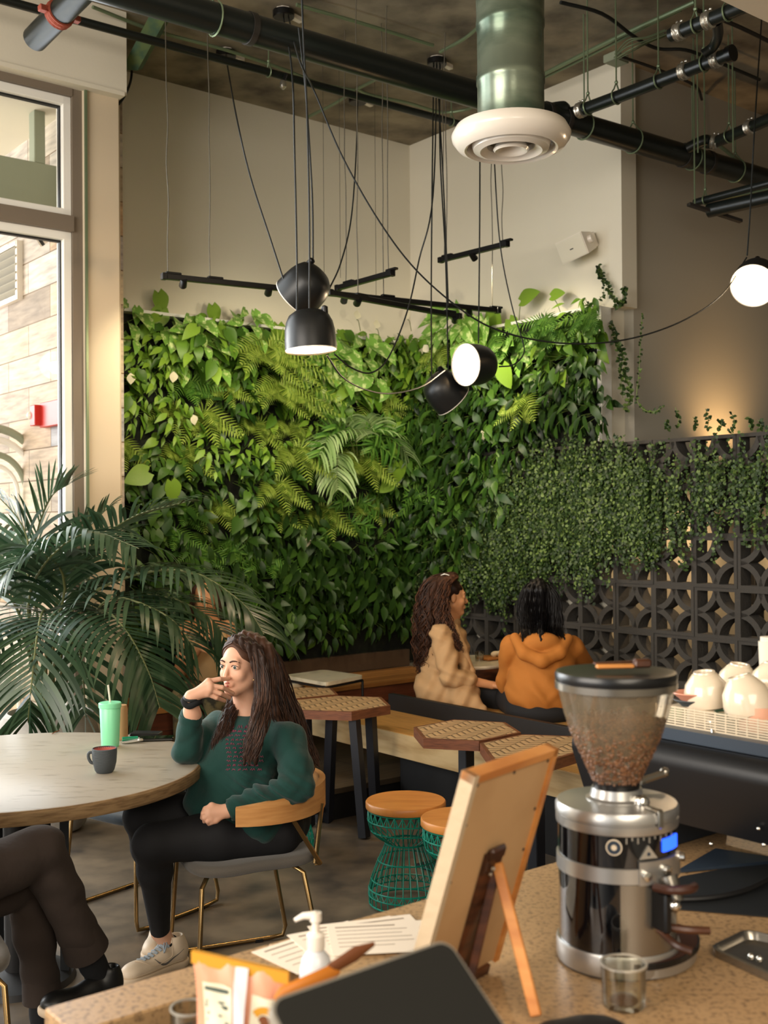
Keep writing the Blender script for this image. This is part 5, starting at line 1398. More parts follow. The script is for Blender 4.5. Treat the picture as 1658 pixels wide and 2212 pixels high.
m = MB(); m.lathe([(RB * .96, .150), (RB * .985, .151), (RB * .985, .174), (RB * .96, .175)], G, None, 72, cap=False); m.build('middle_band', 'aluminium', gr)
m = MB(); m.lathe([(RB * .94, .224), (RB * .985, .225), (RB * .992, .229), (RB * .992, .2385), (RB * .972, .2395), (RB * .972, .2415), (RB, .2425), (RB * 1.0, .2535), (RB * .97, .2585), (RB * .5, .2615), (.050, .263), (.043, .266), (.040, .280), (0, .280)], G, None, 72, cap=False); m.build('top_cap', 'aluminium', gr)
m = MB(); m.lathe([(.0365, .272), (.0375, .274), (.0375, .292), (.034, .296)], G, None, 48, cap=False); m.build('collar', 'satin_black', gr)
HT = .468
hop = [(.034, .286), (.040, .298), (.050, .320), (.062, .343), (.074, .370), (.084, .400), (.0915, .432), (.0955, .460)]
hs = 1.0
m = MB(); m.lathe([(r, z_) for r, z_ in hop], G, None, 64, cap=False); m.build('hopper', 'hopper_clear', gr)
m = MB(); m.lathe([(.0955, .452), (.0975, .453), (.0985, .458), (.0985, .464), (.0965, .4685), (.09, .4695), (0, .4665)], G, None, 64, cap=False); m.build('hopper_lid', 'satin_black', gr)
m = MB(); m.lathe([(.0958, .441), (.0982, .4415), (.0988, .4525), (.096, .4535)], G, None, 64, cap=False); m.build('lid_band', 'steel', gr)
# beans
m = MB(); rr = random.Random(3); zt_ = .386
def hop_r(z_):
    for (r0, z0), (r1, z1) in zip(hop, hop[1:]):
        if z0 <= z_ <= z1: f = (z_ - z0) / (z1 - z0); return ((r0 + (r1 - r0) * f) * (hs if z_ > .38 else 1))
    return hop[0][0]
core = MB(); core.lathe([(hop_r(z_) * .93, z_) for z_ in (.288, .30, .32, .343, .37, zt_)] + [(0, zt_ + .004)], G, None, 40, cap=False)
for i in range(2300):
    z_ = rr.uniform(.290, zt_ + .008); a = rr.uniform(0, 2 * PI)
    r = (hop_r(z_) * .955) * (1 if rr.random() < .72 and z_ < zt_ else math.sqrt(rr.random()))
    if r < hop_r(z_) * .85: z_ = zt_ + rr.uniform(0, .006)
    R = Matrix.Rotation(rr.uniform(0, 6), 3, 'X') @ Matrix.Rotation(rr.uniform(0, 6), 3, 'Z')
    m.ball(G + Vector((r * math.cos(a), r * math.sin(a), z_)), (.0052, .0036, .003), 6, R)
o = m.build('beans', 'beans', gr); o['kind'] = 'stuff'
core.build('bean_fill', 'coffee_dark', gr)
# front plate, spout, display etc.
def gp(a, z_, r=None):  # point on the body at angle a from fd
    r = r or RB * .957; d = fd * math.cos(a) + Vector((-fd.y, fd.x, 0)) * math.sin(a); return G + d * r + Zv * z_, d
def patch(a0, a1, z0, z1, off, name, mname, n=14):
    m = MB(); vs = []
    for i in range(n + 1):
        a = a0 + (a1 - a0) * i / n
        for z_, r in ((z0, RB * .957), (z1, RB * .957), (z1, RB * .957 + off), (z0, RB * .957 + off)): vs.append(gp(a, z_, r)[0])
    fs = [(i * 4 + k, i * 4 + (k + 1) % 4, i * 4 + 4 + (k + 1) % 4, i * 4 + 4 + k) for i in range(n) for k in range(4)] + [(3, 2, 1, 0), (n * 4, n * 4 + 1, n * 4 + 2, n * 4 + 3)]
    m.add(vs, fs); return m.build(name, mname, gr, angle=30)
# camera direction angle relative to fd
tocam = (Vector((0, 0, 0)) - Vector((G.x, G.y, 0))).normalized()
def apx(px):   # angle on the body seen at image column px
    x = (px - (829 + G.x / G.y * FPX)) / (RB * .957 / px2m); x = max(-.98, min(.98, x)); th = math.asin(x)
    rt = Vector((-tocam.y, tocam.x, 0)); d = tocam * math.cos(th) + rt * math.sin(th)
    return math.atan2(d.dot(Vector((-fd.y, fd.x, 0))), d.dot(fd))
patch(apx(1332), apx(1444), .038, .150, .002, 'front_plate', 'steel')
pl_ = patch(apx(1368), apx(1461), .150, .186, .006, 'control_plate', 'aluminium')
for px, zz in ((1380, .165), (1418, .170), (1448, .178)):
    q, d = gp(apx(px), zz, RB * .97); m = MB(); m.lathe([(0, 0), (.0075, 0), (.007, .012), (0, .013)], q, axis_to(d), 16); m.build('knob', 'chrome', gr)
patch(apx(1417), apx(1446), .196, .216, .003, 'display', 'blue_lcd')
q, d = gp(apx(1320), .208, RB * .96); m = MB(); m.lathe([(0, .0), (.0125, 0), (.0125, .002), (0, .0022)], q, axis_to(d), 28); m.build('round_badge', 'cup_white', gr)
m = MB(); m.lathe([(.0045, .0), (.0105, 0), (.0105, .0026), (.0045, .0026), (.0045, 0)], q, axis_to(d), 28, cap=False); m.build('badge_ring', 'machine_blue', gr)
q, d = gp(apx(1388), .190, RB * .958); Rb = axis_to(d); m = MB(); m.prism([q + Rb @ Vector((-.0155, 0, 0)), q + Rb @ Vector((.0155, 0, 0)), q + Rb @ Vector((0, .020, 0))], d * .0025); m.build('triangle_badge', 'metal_pale', gr, smooth=False)
q2 = q + Rb @ Vector((0, .007, 0)) + d * .0027; m = MB(); m.lathe([(0, 0), (.0032, 0), (0, .0006)], q2, Rb, 10); m.build('badge_dot', 'machine_blue', gr)
m = MB()
for k in range(9):
    px = 1345 + k * 11.5; q, d = gp(apx(px), .221 if k % 2 else .218, RB * .958); m.box(q, (.0016, .0016, .005 if k % 2 else .009), frame(Vector((-d.y, d.x, 0)), d, Zv))
m.build('scale_marks', 'metal_pale', gr, smooth=False)
q, d = gp(apx(1418), .160, RB * .9); m = MB(); m.tube([q + d * .015, q + d * .030 - Zv * .035], [.016, .0135], 16); m.build('spout', 'steel', gr)
q, d = gp(apx(1400), .112, RB * .95)
m = MB(); sd2 = Vector((-d.y, d.x, 0)); m.box(q + d * .018, (.014, .036, .06), frame(sd2, d, Zv), .003); m.build('fork_mount', 'satin_black', gr)
m = MB(); m.ball(q + d * .034 + sd2 * .012 + Zv * .012, .0105, 12); m.build('button', 'chrome', gr)
m = MB(); m.tube(bez([q + d * .01 + Zv * .035 + sd2 * -.005, q + d * .045 + Zv * .040, q + d * .052 + sd2 * .028 + Zv * .040, q + d * .035 + sd2 * .05 + Zv * .036], 6), .007, 8); m.build('portafilter_fork', 'coffee_dark', gr)
m = MB(); m.tube(bez([q + d * .015 - Zv * .024, q + d * .04 - Zv * .026 + sd2 * .03, q + d * .05 - Zv * .030 + sd2 * .065], 6), .0065, 8); m.tube(bez([q + d * .012 - Zv * .030, q + d * .05 - Zv * .040, q + d * .07 - Zv * .046 + sd2 * .015], 6), .006, 8); m.build('lower_fork', 'walnut', gr)
# clip on the lid, lever
q = G + Zv * .318 + (fd * .2 + tocam * .9).normalized() * (RB * .86)
q, d = gp(apx(1408), .262, RB * .86)
m = MB(); R_ = frame(Vector((-d.y, d.x, 0)), d, Zv); m.box(q, (.010, .034, .004), R_, .001); m.box(q + d * .017 - Zv * .013, (.010, .004, .026), R_, .001); m.build('lid_clip', 'chrome', gr)
q, d = gp(apx(1422), .262, RB * .5); m = MB(); m.lathe([(.0, 0), (.014, 0), (.014, .006), (.01, .012), (0, .013)], q, None, 20); m.build('adjuster_screw', 'chrome', gr)
q = G + Vector((.048, .045, .277)); m = MB(); m.tube([q, q + Vector((.045, .03, .006))], .0065, 8); m.ball(q + Vector((.05, .033, .008)), .009, 10); m.build('hopper_lever', 'steel', gr)
# tray in front
TRc = G + fd * (RB * .95) * 1.0 + Vector((-.0, .0, 0))
tc_ = on_z(1425, 2045, CT + .03); tc_ = Vector((tc_.x, tc_.y, CT))
m = MB(); poly = []; ax_ = (on_z(1520, 2040, CT) - on_z(1320, 2085, CT)); 
e1 = Vector((on_z(1450, 1990, CT + .03).x, on_z(1450, 1990, CT + .03).y, 0)); e0 = Vector((on_z(1315, 2072, CT + .03).x, on_z(1315, 2072, CT + .03).y, 0)); ch = e1 - e0; cm = (e0 + e1) / 2; nrm_ = Vector((ch.y, -ch.x, 0)).normalized()
for k in range(25):
    a = PI * k / 24; poly.append(cm - ch * .5 * math.cos(a) + nrm_ * (.080 * math.sin(a)) ** 1 if False else cm - ch * .5 * math.cos(a) + nrm_ * .085 * (math.sin(a) ** .8))
P_ = [Vector((p.x, p.y, CT + .020)) for p in poly]; cc_ = sum(P_, Vector()) / len(P_)
m.prism(P_, (0, 0, .009)); m.build('catch_tray_rim', 'satin_black', gr, smooth=False)
m = MB(); m.prism([cc_ + (p - cc_) * .92 + Zv * .009 for p in P_], (0, 0, .0006)); m.build('catch_tray', 'coffee_dark', gr, smooth=False)
m = MB(); m.prism([cc_ + (p - cc_) * .88 - Zv * .0165 for p in P_], (0, 0, .017)); m.build('tray_base', 'aluminium', gr, smooth=False)
# brush on the lid
q = G + Zv * (HT + .006) + Vector((.0, .0, 0))
br_ = thing('cleaning_brush', 'wooden handled cleaning brush lying on the grinder lid', 'brush', q)
m = MB(); m.box(q + Vector((-.005, -.02, .005)), (.062, .011, .007), RZ(.08), .002); m.build('handle', 'pine', br_)
m = MB(); m.box(q + Vector((.040, -.014, .009)), (.028, .016, .014), RZ(.1), .003); m.build('bristles', 'walnut', br_)
tag(MB().box(q + Vector((.005, -.001, .009)), (.088, .010, .003), RZ(.28), .001).build('wooden_stick', 'walnut'), 'thin dark stick lying behind the brush on the grinder lid', 'stick')

# --- easel sign seen from behind
wd = Vector((.616, .788, 0)); nd = Vector((.788, -.616, 0))
BR = Vector((.178, 1.80, CT + .012)); BL = BR - wd * .236; tilt = nd * .112 + Zv * .352
es = thing('easel_sign', 'wooden framed sign board seen from behind, propped by a back leg', 'sign', (BR.x, BR.y, CT))
sn = wd.cross(tilt).normalized(); sn = sn if sn.dot(nd) > 0 else -sn
up_ = tilt.normalized(); Lh = tilt.length
fr_ = frame(wd, up_.cross(wd) * -1 if False else up_, wd.cross(up_))
def EP(a, b, c): return BL + wd * a + up_ * b + sn * c
def ebox(name, mname, a0, a1, b0, b1, c0, c1, par=es):
    m = MB(); vs = [EP(a, b, c) for a in (a0, a1) for b in (b0, b1) for c in (c0, c1)]
    m.add(vs, [(0, 1, 3, 2), (4, 6, 7, 5), (0, 4, 5, 1), (2, 3, 7, 6), (0, 2, 6, 4), (1, 5, 7, 3)]); return m.build(name, mname, par, smooth=False)
ebox('top_rail', 'pine', 0, .236, Lh - .012, Lh, -.020, .002)
ebox('side_rail', 'sign_edge', 0, .012, 0, Lh, -.0205, .0025); ebox('side_rail', 'pine', .224, .236, 0, Lh, -.020, .002)
ebox('back_panel', 'frosted_back', .011, .225, .004, Lh - .011, -.012, -.002)
ebox('board_face', 'grey_black', .012, .224, .01, Lh - .012, -.016, -.0125)
m = MB()
for a, b in ((.02, Lh - .018), (.118, Lh - .018), (.216, Lh - .018), (.018, .20), (.018, .10), (.218, .27), (.218, .2), (.218, .11), (.018, .29)):
    m.lathe([(0, 0), (.0028, 0), (.0024, .0012), (0, .0016)], EP(a, b, -.0018), frame(wd, up_, sn) if wd.cross(up_).dot(sn) > 0 else frame(wd, -up_, sn), 10)
m.build('tacks', 'band_iron', es)
# stand: centre spine and swinging leg
hinge = EP(.128, .205, .006)
ebox('spine', 'walnut', .095, .140, .0, .225, -.001, .006)
m = MB(); m.box(EP(.118, .225, .006), (.042, .022, .010), frame(wd, up_, wd.cross(up_)), .006); m.build('hinge_block', 'walnut', es)
m = MB(); m.ball(EP(.112, .202, .010), .0045, 8); m.ball(EP(.108, .194, .010), .0035, 8); m.build('hinge_pin', 'chrome', es)
foot = on_z(1158, 2195, CT + .006)
d_ = (foot - hinge); m = MB(); m.box((hinge + foot) / 2, (.017, .009, d_.length), axis_to(-d_, Vector((.3, .9, 0))), .002); m.build('rear_leg', 'pine', es)
f2 = EP(.10, -.010, .002); m = MB(); 
d2 = (Vector((f2.x, f2.y, CT + .004)) + nd * .03) - hinge; m.box(hinge + d2 / 2, (.014, .008, d2.length), axis_to(-d2, Vector((.3, .9, 0))), .002); m.build('rear_leg', 'walnut', es)
ebox('bottom_ledge', 'walnut', .03, .206, -.012, .004, -.03, .004)

# --- tablet at the bottom
A_ = at(583, 2172, 1.05); B_ = at(966, 2026, 1.20); A_.z = B_.z = 1.168
ex = (B_ - A_).normalized(); el = (B_ - A_).length; h_ = Vector((ex.y, -ex.x, 0)); al_ = math.radians(38); ey = (h_ * math.cos(al_) - Zv * math.sin(al_)).normalized(); en = ex.cross(ey); en = en if en.z > 0 else -en
tb = thing('tablet', 'dark tablet screen tilted on its stand at the bottom of the picture', 'tablet', (A_ + B_) / 2 + ey * .1 - Zv * .2)
def rrect(o, w, h, r, off=0, n=6):
    pts = []
    for cx, cy, a0 in ((w - r, r, -PI / 2), (w - r, h - r, 0), (r, h - r, PI / 2), (r, r, PI)):
        for k in range(n + 1):
            a = a0 + PI / 2 * k / n; pts.append(o + ex * (cx + r * math.cos(a)) + ey * (cy + r * math.sin(a)) + en * off)
    return pts
m = MB(); m.prism(rrect(A_ - ex * .003 - ey * .003, el + .006, .180, .017, -.011), en * .0105); m.build('case', 'metal_pale', tb, smooth=False)
m = MB(); m.prism(rrect(A_, el, .174, .015, -.0004), en * .001); m.build('screen', 'screen_black', tb, smooth=False)
sb0 = (A_ + B_) / 2 + ey * .1 - en * .012
m = MB(); m.tube([sb0, Vector((sb0.x + .03, sb0.y - .02, CT + .01))], .012, 12); m.lathe([(0, 0), (.08, 0), (.08, .008), (0, .01)], (sb0.x + .03, sb0.y - .02, CT + .001), None, 32); m.build('stand', 'grey_black', tb)

# --- snack bag
q = at(520, 2140, 1.42); q.z = SH; bgx = Vector((.985, -.17, 0)); bgy = Vector((.17, .985, 0))
q.z = SH
bag = thing('snack_bag', 'pink and cream snack bag with a gold top fold on the counter', 'bag', q)
HB = 1.62 - (2075 - 1121) / FPX * 1.42 - SH; WB = .062
def bagpt(x, z_, s_): 
    e = z_ / HB; th = .034 * (1 - e) ** .6 * (1 - abs(x) ** 3 * .8) + .002; w = WB * (.86 + .14 * e - .06 * math.sin(e * PI))
    wob = .003 * math.sin(x * 9 + z_ * 60)
    return q + bgx * (x * w) + bgy * (s_ * th + wob) + Zv * (z_ - x * .010 * e)
def bagpatch(x0, x1, z0, z1, off, name, mname, nx=10, nz=10, front_only=False):
    m = MB(); 
    for s_ in ((-1,) if front_only else (-1, 1)):
        vs = []
        for i in range(nx + 1):
            for j in range(nz + 1):
                p = bagpt(x0 + (x1 - x0) * i / nx, z0 + (z1 - z0) * j / nz, s_); vs.append(p - bgy * off * (1 if s_ < 0 else -1))
        fs = [(i * (nz + 1) + j, (i + 1) * (nz + 1) + j, (i + 1) * (nz + 1) + j + 1, i * (nz + 1) + j + 1) for i in range(nx) for j in range(nz)]
        m.add(vs, fs)
    return m.build(name, mname, bag, angle=60)
bagpatch(-1, 1, 0, HB, 0, 'pouch', 'bag_pink', 16, 16)
m = MB(); a_, b_ = bagpt(-1.02, HB, 0), bagpt(1.02, HB, 0); m.prism([a_ - Zv * .012 - bgy * .004, b_ - Zv * .012 - bgy * .004, b_ + Zv * .003 - bgy * .004, a_ + Zv * .003 - bgy * .004], bgy * .008); m.build('fold_seal', 'bag_gold', bag, smooth=False)
bagpatch(-.78, -.12, .0, HB - .028, .0012, 'nutrition_label', 'label_cream', front_only=True)
bagpatch(.30, .93, .0, HB - .032, .0012, 'front_label', 'label_cream', front_only=True)
bagpatch(-.06, .2, .0, HB - .002, .0055, 'clear_strip', 'bag_window', front_only=True)
m = MB()
for i, (zz, x0, x1) in enumerate(((.036, -.72, -.2), (.050, -.70, -.3), (.056, -.72, -.22), (.064, -.68, -.35), (.074, -.72, -.2), (.086, -.7, -.3))):
    z_ = HB - zz
    if z_ > 0: 
        a, b = bagpt(x0, z_, -1) - bgy * .002, bagpt(x1, z_, -1) - bgy * .002; m.prism([a, b, b + Zv * (.0028 if i % 2 else .0045), a + Zv * (.0028 if i % 2 else .0045)], bgy * -.0004)
m.build('label_text', 'bag_ink', bag, smooth=False)
p_ = bagpt(.60, HB - .062, -1) - bgy * .0018; m = MB(); m.lathe([(.010, 0), (.019, 0), (.019, .0006), (.010, .0006), (.010, 0)], p_, axis_to(-bgy), 28, cap=False); m.build('round_seal', 'bag_gold', bag)
m = MB(); m.lathe([(0, 0), (.008, 0), (.008, .0006), (0, .0008)], p_, axis_to(-bgy), 20); m.build('seal_centre', 'brown_wrap', bag)

# --- pump bottle
q = on_z(683, 2212, CT); q = at(683, 2212, 1.62); q.z = CT
pb_ = thing('pump_bottle', 'white hand sanitiser pump bottle standing on the paper sheets', 'bottle', q)
hb = 1.62 - (2052 - 1121) / FPX * 1.62 - CT
m = MB(); m.lathe([(0, 0), (.022, 0), (.024, .006), (.024, hb - .025), (.020, hb - .008), (.011, hb + .002), (.011, hb + .006), (0, hb + .006)], q, None, 32); m.build('body', 'bag_window', pb_)
m = MB(); m.lathe([(.0125, hb + .004), (.013, hb + .008), (.013, hb + .024), (.010, hb + .027), (.0055, hb + .028), (.0055, hb + .042), (.0085, hb + .044), (.0085, hb + .056), (0, hb + .057)], q, None, 24, cap=False); m.build('pump_collar', 'white_enamel', pb_)
m = MB(); m.tube([q + Zv * (hb + .052), q + Zv * (hb + .052) + Vector((-.018, -.002, 0)), q + Zv * (hb + .046) + Vector((-.030, -.003, 0))], [.0065, .005, .003], 10); m.build('nozzle', 'white_enamel', pb_)

# --- papers
def sheet(cx, cy, w, h, rot, k, label, lines=6, clip=None):
    c = on_z(cx, cy, CT); R = RZ(rot); z0 = CT + .0012 + .0011 * k
    c = Vector((c.x, c.y, z0)); t = thing('paper_sheet', label, 'paper', c, group=None)
    MB().box(c, (w, h, .0008), R).build('sheet', 'paper', t, smooth=False)
    m = MB(); r_ = random.Random(k)
    for i in range(lines):
        y = h / 2 - h * (.12 + .76 * i / lines); ww = w * r_.uniform(.5, .85)
        m.box(c + R @ Vector((-(w * .85 - ww) / 2, y, .0006)), (ww, .0014 if i else .004, .0003), R)
    m.build('print', 'ink', t, smooth=False)
a_p = AU + .05
sheet(700, 2045, .21, .125, a_p + .02, 0, 'printed sheet lying furthest left under the pump bottle', 5)
sheet(770, 2030, .20, .14, a_p - .25, 1, 'printed sheet overlapping the leftmost one', 6)
sheet(800, 2022, .19, .14, a_p - .42, 2, 'printed sheet third in the fanned papers', 7)
sheet(825, 2030, .18, .14, a_p - .60, 3, 'top printed sheet nearest the sign board', 6)
# wrapped snack near the bottle
q = at(690, 2118, 1.45); q.z = CT + .03
q = at(668, 2125, 1.38); 
wr_ = thing('wrapped_bar', 'orange and brown wrapped bar leaning behind the tablet edge', 'snack', (q.x, q.y, CT))
d_ = Vector((.80, .60, .12)).normalized()
m = MB(); m.tube([q - d_ * .05, q - d_ * .04, q + d_ * .03, q + d_ * .045], [.004, .012, .012, .004], 10, flat=.5); m.build('wrapper', 'orange_wrap', wr_)
m = MB(); m.tube([q + d_ * .03 + Zv * .006, q + d_ * .07 + Zv * .012, q + d_ * .1 + Zv * .014], [.008, .010, .003], 8, flat=.4); m.build('torn_end', 'brown_wrap', wr_)
m = MB(); m.box((q.x + .01, q.y + .01, (q.z - .012 + CT) / 2), (.09, .03, q.z - .014 - CT), RZ(math.atan2(d_.y, d_.x)), .003); m.build('carton', 'brown_wrap', wr_)
# --- glasses
def tumbler_glass(q, r, h, label, fill=None, par=None):
    t = thing('glass_cup', label, 'glass', q)
    m = MB(); m.lathe([(0, 0), (r * .86, 0), (r * .9, .003), (r, h), (r - .0022, h), (r * .88, .008), (0, .007)], q, None, 40, cap=False); m.build('glass', 'cup_glass', t)
    m = MB(); m.lathe([(r - .0026, h - .0012), (r + .0006, h - .0012), (r + .0006, h + .0012), (r - .0026, h + .0012), (r - .0026, h - .0012)], q, None, 40, cap=False); m.build('rim', 'metal_pale', t)
    return t
q = on_z(1347, 2172, CT); q = Vector((q.x, q.y, CT + .0005)); gl = tumbler_glass(q, 50 / FPX * q.y, .062, 'small clear glass with coffee grounds in front of the grinder')
m = MB(); m.lathe([(0, .0075), (.022, .0075), (.016, .013), (0, .016)], q, None, 20); m.build('coffee_grounds', 'coffee_dark', gl)
q = at(411, 2200, 1.5); q.z = SH + .0005; gl = tumbler_glass(q, .027, 1.62 - (2172 - 1122) / FPX * 1.5 - SH, 'clear glass holding paper packets left of the snack bag')
m = MB()
for i, a in enumerate((-.25, .1, .35)): m.box(q + Vector((a * .03, 0, .045)), (.012, .002, .07), Matrix.Rotation(a, 3, 'Y'))
m.build('packets', 'label_cream', gl, smooth=False)
q = at(300, 2206, 1.56); q.z = SH
tag(MB().lathe([(0, 0), (.022, 0), (.026, .045), (.0, .047)], q, None, 28).build('green_cup', 'teal_plastic'), 'green plastic cup in the sunk shelf at the counter corner', 'cup')
tag(MB().box(q + Vector((-.045, -.01, .02)), (.03, .02, .04), RZ(.4), .003).build('small_box', 'cup_white'), 'small white box beside the green plastic cup', 'box')
# --- black cloth bottom right
sd = Sdf(.02); rr = random.Random(9)
for i in range(9):
    q = on_z(1190 + i * 16, 2245 + rr.uniform(-14, 12), CT + .012); sd.ell(q, (rr.uniform(.02, .03), rr.uniform(.02, .035), rr.uniform(.010, .02)))
o = sdf_obj(sd, 'black_cloth', 'matt_black', None, .004); tag(o, 'crumpled black cloth at the bottom edge right of the sign leg', 'cloth')
# --- steel pan at right
P_ = [on_z(1530, 2062, CT), on_z(1612, 2022, CT), on_z(1760, 2060, CT), on_z(1720, 2150, CT)]
sn_ = thing('steel_pan', 'shallow stainless steel pan set in the counter at the right edge', 'pan', P_[0])
cP = sum(P_, Vector()) / 4
def inset(k, dz, rr_=.02):
    poly = []
    Q = [cP + (p - cP) * k + Zv * dz for p in P_]
    for i in range(4):
        a, b, d = Q[i - 1], Q[i], Q[(i + 1) % 4]; e1 = (a - b).normalized() * rr_; e2 = (d - b).normalized() * rr_
        for j in range(5):
            f = j / 4; poly.append((b + e1) * (1 - f) ** 2 + b * (2 * f * (1 - f)) + (b + e2) * f * f)
    return poly
rings = [inset(1.0, .001), inset(1.0, .013), inset(.93, .014), inset(.90, .010), inset(.86, .002)]
n = len(rings[0]); m = MB(); m.add([p for r_ in rings for p in r_], [(i * n + k, i * n + (k + 1) % n, (i + 1) * n + (k + 1) % n, (i + 1) * n + k) for i in range(4) for k in range(n)] + [tuple(4 * n + k for k in range(n))]); m.build('pan', 'steel', sn_, angle=50)
m = MB()
for px, py in ((1640, 2085), (1622, 2080)): m.ball(on_z(px, py, CT) + Zv * .010, .006, 10)
m.build('drain_stud', 'chrome', sn_)

# --- espresso machine
ES = 3.92
def em(s0, s1, t0, t1, z0, z1, name, mname, bev=0): 
    m = MB(); sbox(m, s0, s1, t0, t1, z0, z1, bev); return m.build(name, mname, mc, smooth=bool(bev))
tE0, tE1 = 5.22, 6.1
mc = thing('espresso_machine', 'black espresso machine with rounded back panel at the right edge', 'coffee machine', W3(3.7, 5.7, CT))
def ez(px, py): return on_s(px, py, ES).z
z_top = ez(1530, 1612); z_roll = ez(1530, 1665); z_bot = ez(1540, 1815)
# profile extruded along the machine
def profbar(poly, t0, t1, name, mname, ang=30):
    """poly: (s, z) points"""
    m = MB(); P_ = [W3(s, t0, z) for s, z in poly]; m.prism(P_, W3(0, t1) - W3(0, t0)); return m.build(name, mname, mc, angle=ang)
R0_ = .035
prof = [(3.50, z_bot), (ES - .05, z_bot), (ES, z_roll - .01)]
for k in range(9):
    a = k / 8 * PI * .62; prof.append((ES - R0_ + R0_ * math.cos(a), z_roll - .0 + R0_ * math.sin(a)))
prof += [(ES - .20, z_top - .012), (3.50, z_top - .012)]
profbar(prof, tE0, tE1, 'body_panel', 'machine_black', 40)
profbar([(3.50, z_top - .012), (ES - .045, z_top - .012), (ES - .045, z_top + .012), (3.50, z_top + .012)], tE0, tE1, 'cup_tray', 'machine_blue')
em(3.5, ES - .09, tE0 + .03, tE1, z_top + .0125, z_top + .018, 'tray_mat', 'machine_top')
m = MB()
for px, py in ((1625, 1752), (1638, 1790), (1650, 1825), (1536, 1823)):
    q = on_s(px, py, ES - .03); q = on_s(px, py, ES - .028 if py != 1823 else ES - .05); m.ball(q, .0042, 10)
m.build('screws', 'chrome', mc)
em(3.55, 3.87, tE0 + .1, tE0 + .14, CT + .001, z_bot, 'foot', 'machine_blue'); em(3.55, 3.87, tE1 - .1, tE1 - .06, CT + .001, z_bot, 'foot', 'machine_blue')
P0, P1, P2, P3 = on_z(1462, 1886, CT + .003), on_z(1545, 1838, CT + .003), on_z(1660, 1856, CT + .003), on_z(1660, 1866, CT + .003)
tag(MB().prism([P0, P1, P2, P3], (0, 0, .006)).build('metal_plate', 'machine_blue', smooth=False), 'blue grey metal plate under the espresso machine', 'plate')
P_ = [on_z(1400, 1960, CT + .001), on_z(1470, 1895, CT + .001), on_z(1720, 1850, CT + .001), on_z(1760, 1990, CT + .001)]
tag(MB().prism(P_, (0, 0, .002)).build('shade_sheet', 'grey_black', smooth=False), 'dark sheet standing in for shade on the counter under the espresso machine', 'shade sheet')  # flat dark sheet in place of the shade on the worktop under the machine
tag(MB().tube(bez([on_z(1380, 1948, CT) + Zv * .009, on_z(1460, 1952, CT) + Zv * .008, on_z(1540, 1948, CT) + Zv * .008, on_z(1610, 1932, CT) + Zv * .008, on_z(1670, 1905, CT) + Zv * .01], 6), .0055, 8).build('power_cable', 'matt_black'), 'black power cable curving across the counter behind the grinder', 'cable')
# perforated rail
rl = thing('cup_rail', 'white perforated guard panel along the top of the espresso machine', 'guard', W3(ES - .1, 5.6, z_top))
zr0, zr1 = z_top + .03, ez(1530, 1535) + .0
zr1 = on_s(1500, 1532, ES - .075).z; zr0 = on_s(1500, 1592, ES - .075).z
t_end = st(on_s(1660, 1560, ES - .075))[1]
tR0 = st(on_s(1416, 1550, ES - .075))[1]
m = MB(); nb = 11
for k in range(nb):
    z_ = zr0 + (zr1 - zr0) * (k + .5) / nb; m.box(W3(ES - .075, (tR0 + t_end + .02) / 2, z_), ((.002), abs(t_end + .02 - tR0), (zr1 - zr0) / nb * .58), RU)
for k in range(12): m.box(W3(ES - .0765, tR0 + (t_end - tR0) * k / 11, (zr0 + zr1) / 2), (.002, .003, zr1 - zr0), RU)
m.build('slatted_panel', 'perforated', rl, smooth=False)
q0 = on_s(1537, 1560, ES - .09); q1 = on_s(1545, 1606, ES - .06)
m = MB(); m.tube([q0, q1], .0055, 10); m.ball(q0, .0095, 12); m.ball(q1, .0095, 12); m.build('bracket', 'chrome', rl)
# cups: every cup its own thing
def cup_mesh(mname, r, h, kind='cup'):
    t = thing('cup', '', 'cup'); m = MB()
    if kind == 'cup': m.lathe([(0, h), (r * .5, h), (r * .55, h * .97), (r * .9, h * .66), (r, h * .3), (r * .96, 0), (r * .92, 0), (r * .95, h * .3), (r * .85, h * .62), (0, h * .9)], (0, 0, 0), None, 32, cap=False)
    else: m.lathe([(0, 0), (r * .6, 0), (r * .65, h * .2), (r, h * .95), (r * .97, h), (r * .9, h * .9), (r * .55, h * .3), (0, h * .25)], (0, 0, 0), None, 36, cap=False)
    m.build('bowl', mname, t)
    return t
def cup_at(px, py, s_, r, h, mname, label, tilt=(0, 0), name='cup', kind='cup', foot=True):
    q = on_s(px, py, s_); t = thing(name, label, 'cup', q); Rm = Matrix.Rotation(tilt[0], 3, 'X') @ Matrix.Rotation(tilt[1], 3, 'Y')
    m = MB()
    if kind == 'cup': m.lathe([(0, h), (r * .48, h), (r * .55, h * .96), (r * .88, h * .66), (r, h * .3), (r * .97, 0), (r * .93, 0), (r * .95, h * .3), (r * .85, h * .6), (0, h * .88)], q, Rm, 36, cap=False)
    elif kind == 'tall': m.lathe([(0, 0), (r * .8, 0), (r * .88, .004), (r, h * .5), (r * .98, h), (r * .93, h), (r * .92, h * .5), (0, .008)], q, Rm, 32, cap=False)
    else: m.lathe([(0, 0), (r * .55, 0), (r * .6, h * .15), (r, h * .9), (r * .98, h), (r * .9, h * .92), (r * .5, h * .35), (0, h * .3)], q, Rm, 36, cap=False)
    m.build('body', mname, t)
    if kind == 'cup':
        m = MB(); m.lathe([(r * .34, h * 1.0), (r * .48, h * 1.0), (r * .46, h * 1.05), (r * .36, h * 1.05), (r * .34, h * 1.0)], q, Rm, 28, cap=False); m.build('foot_ring', mname, t)
    return t
YM = .087
cup_at(1528, 1522, 3.76, .048, .068, 'cup_white', 'upturned white cup behind the pink saucer stack', (.05, -.12))
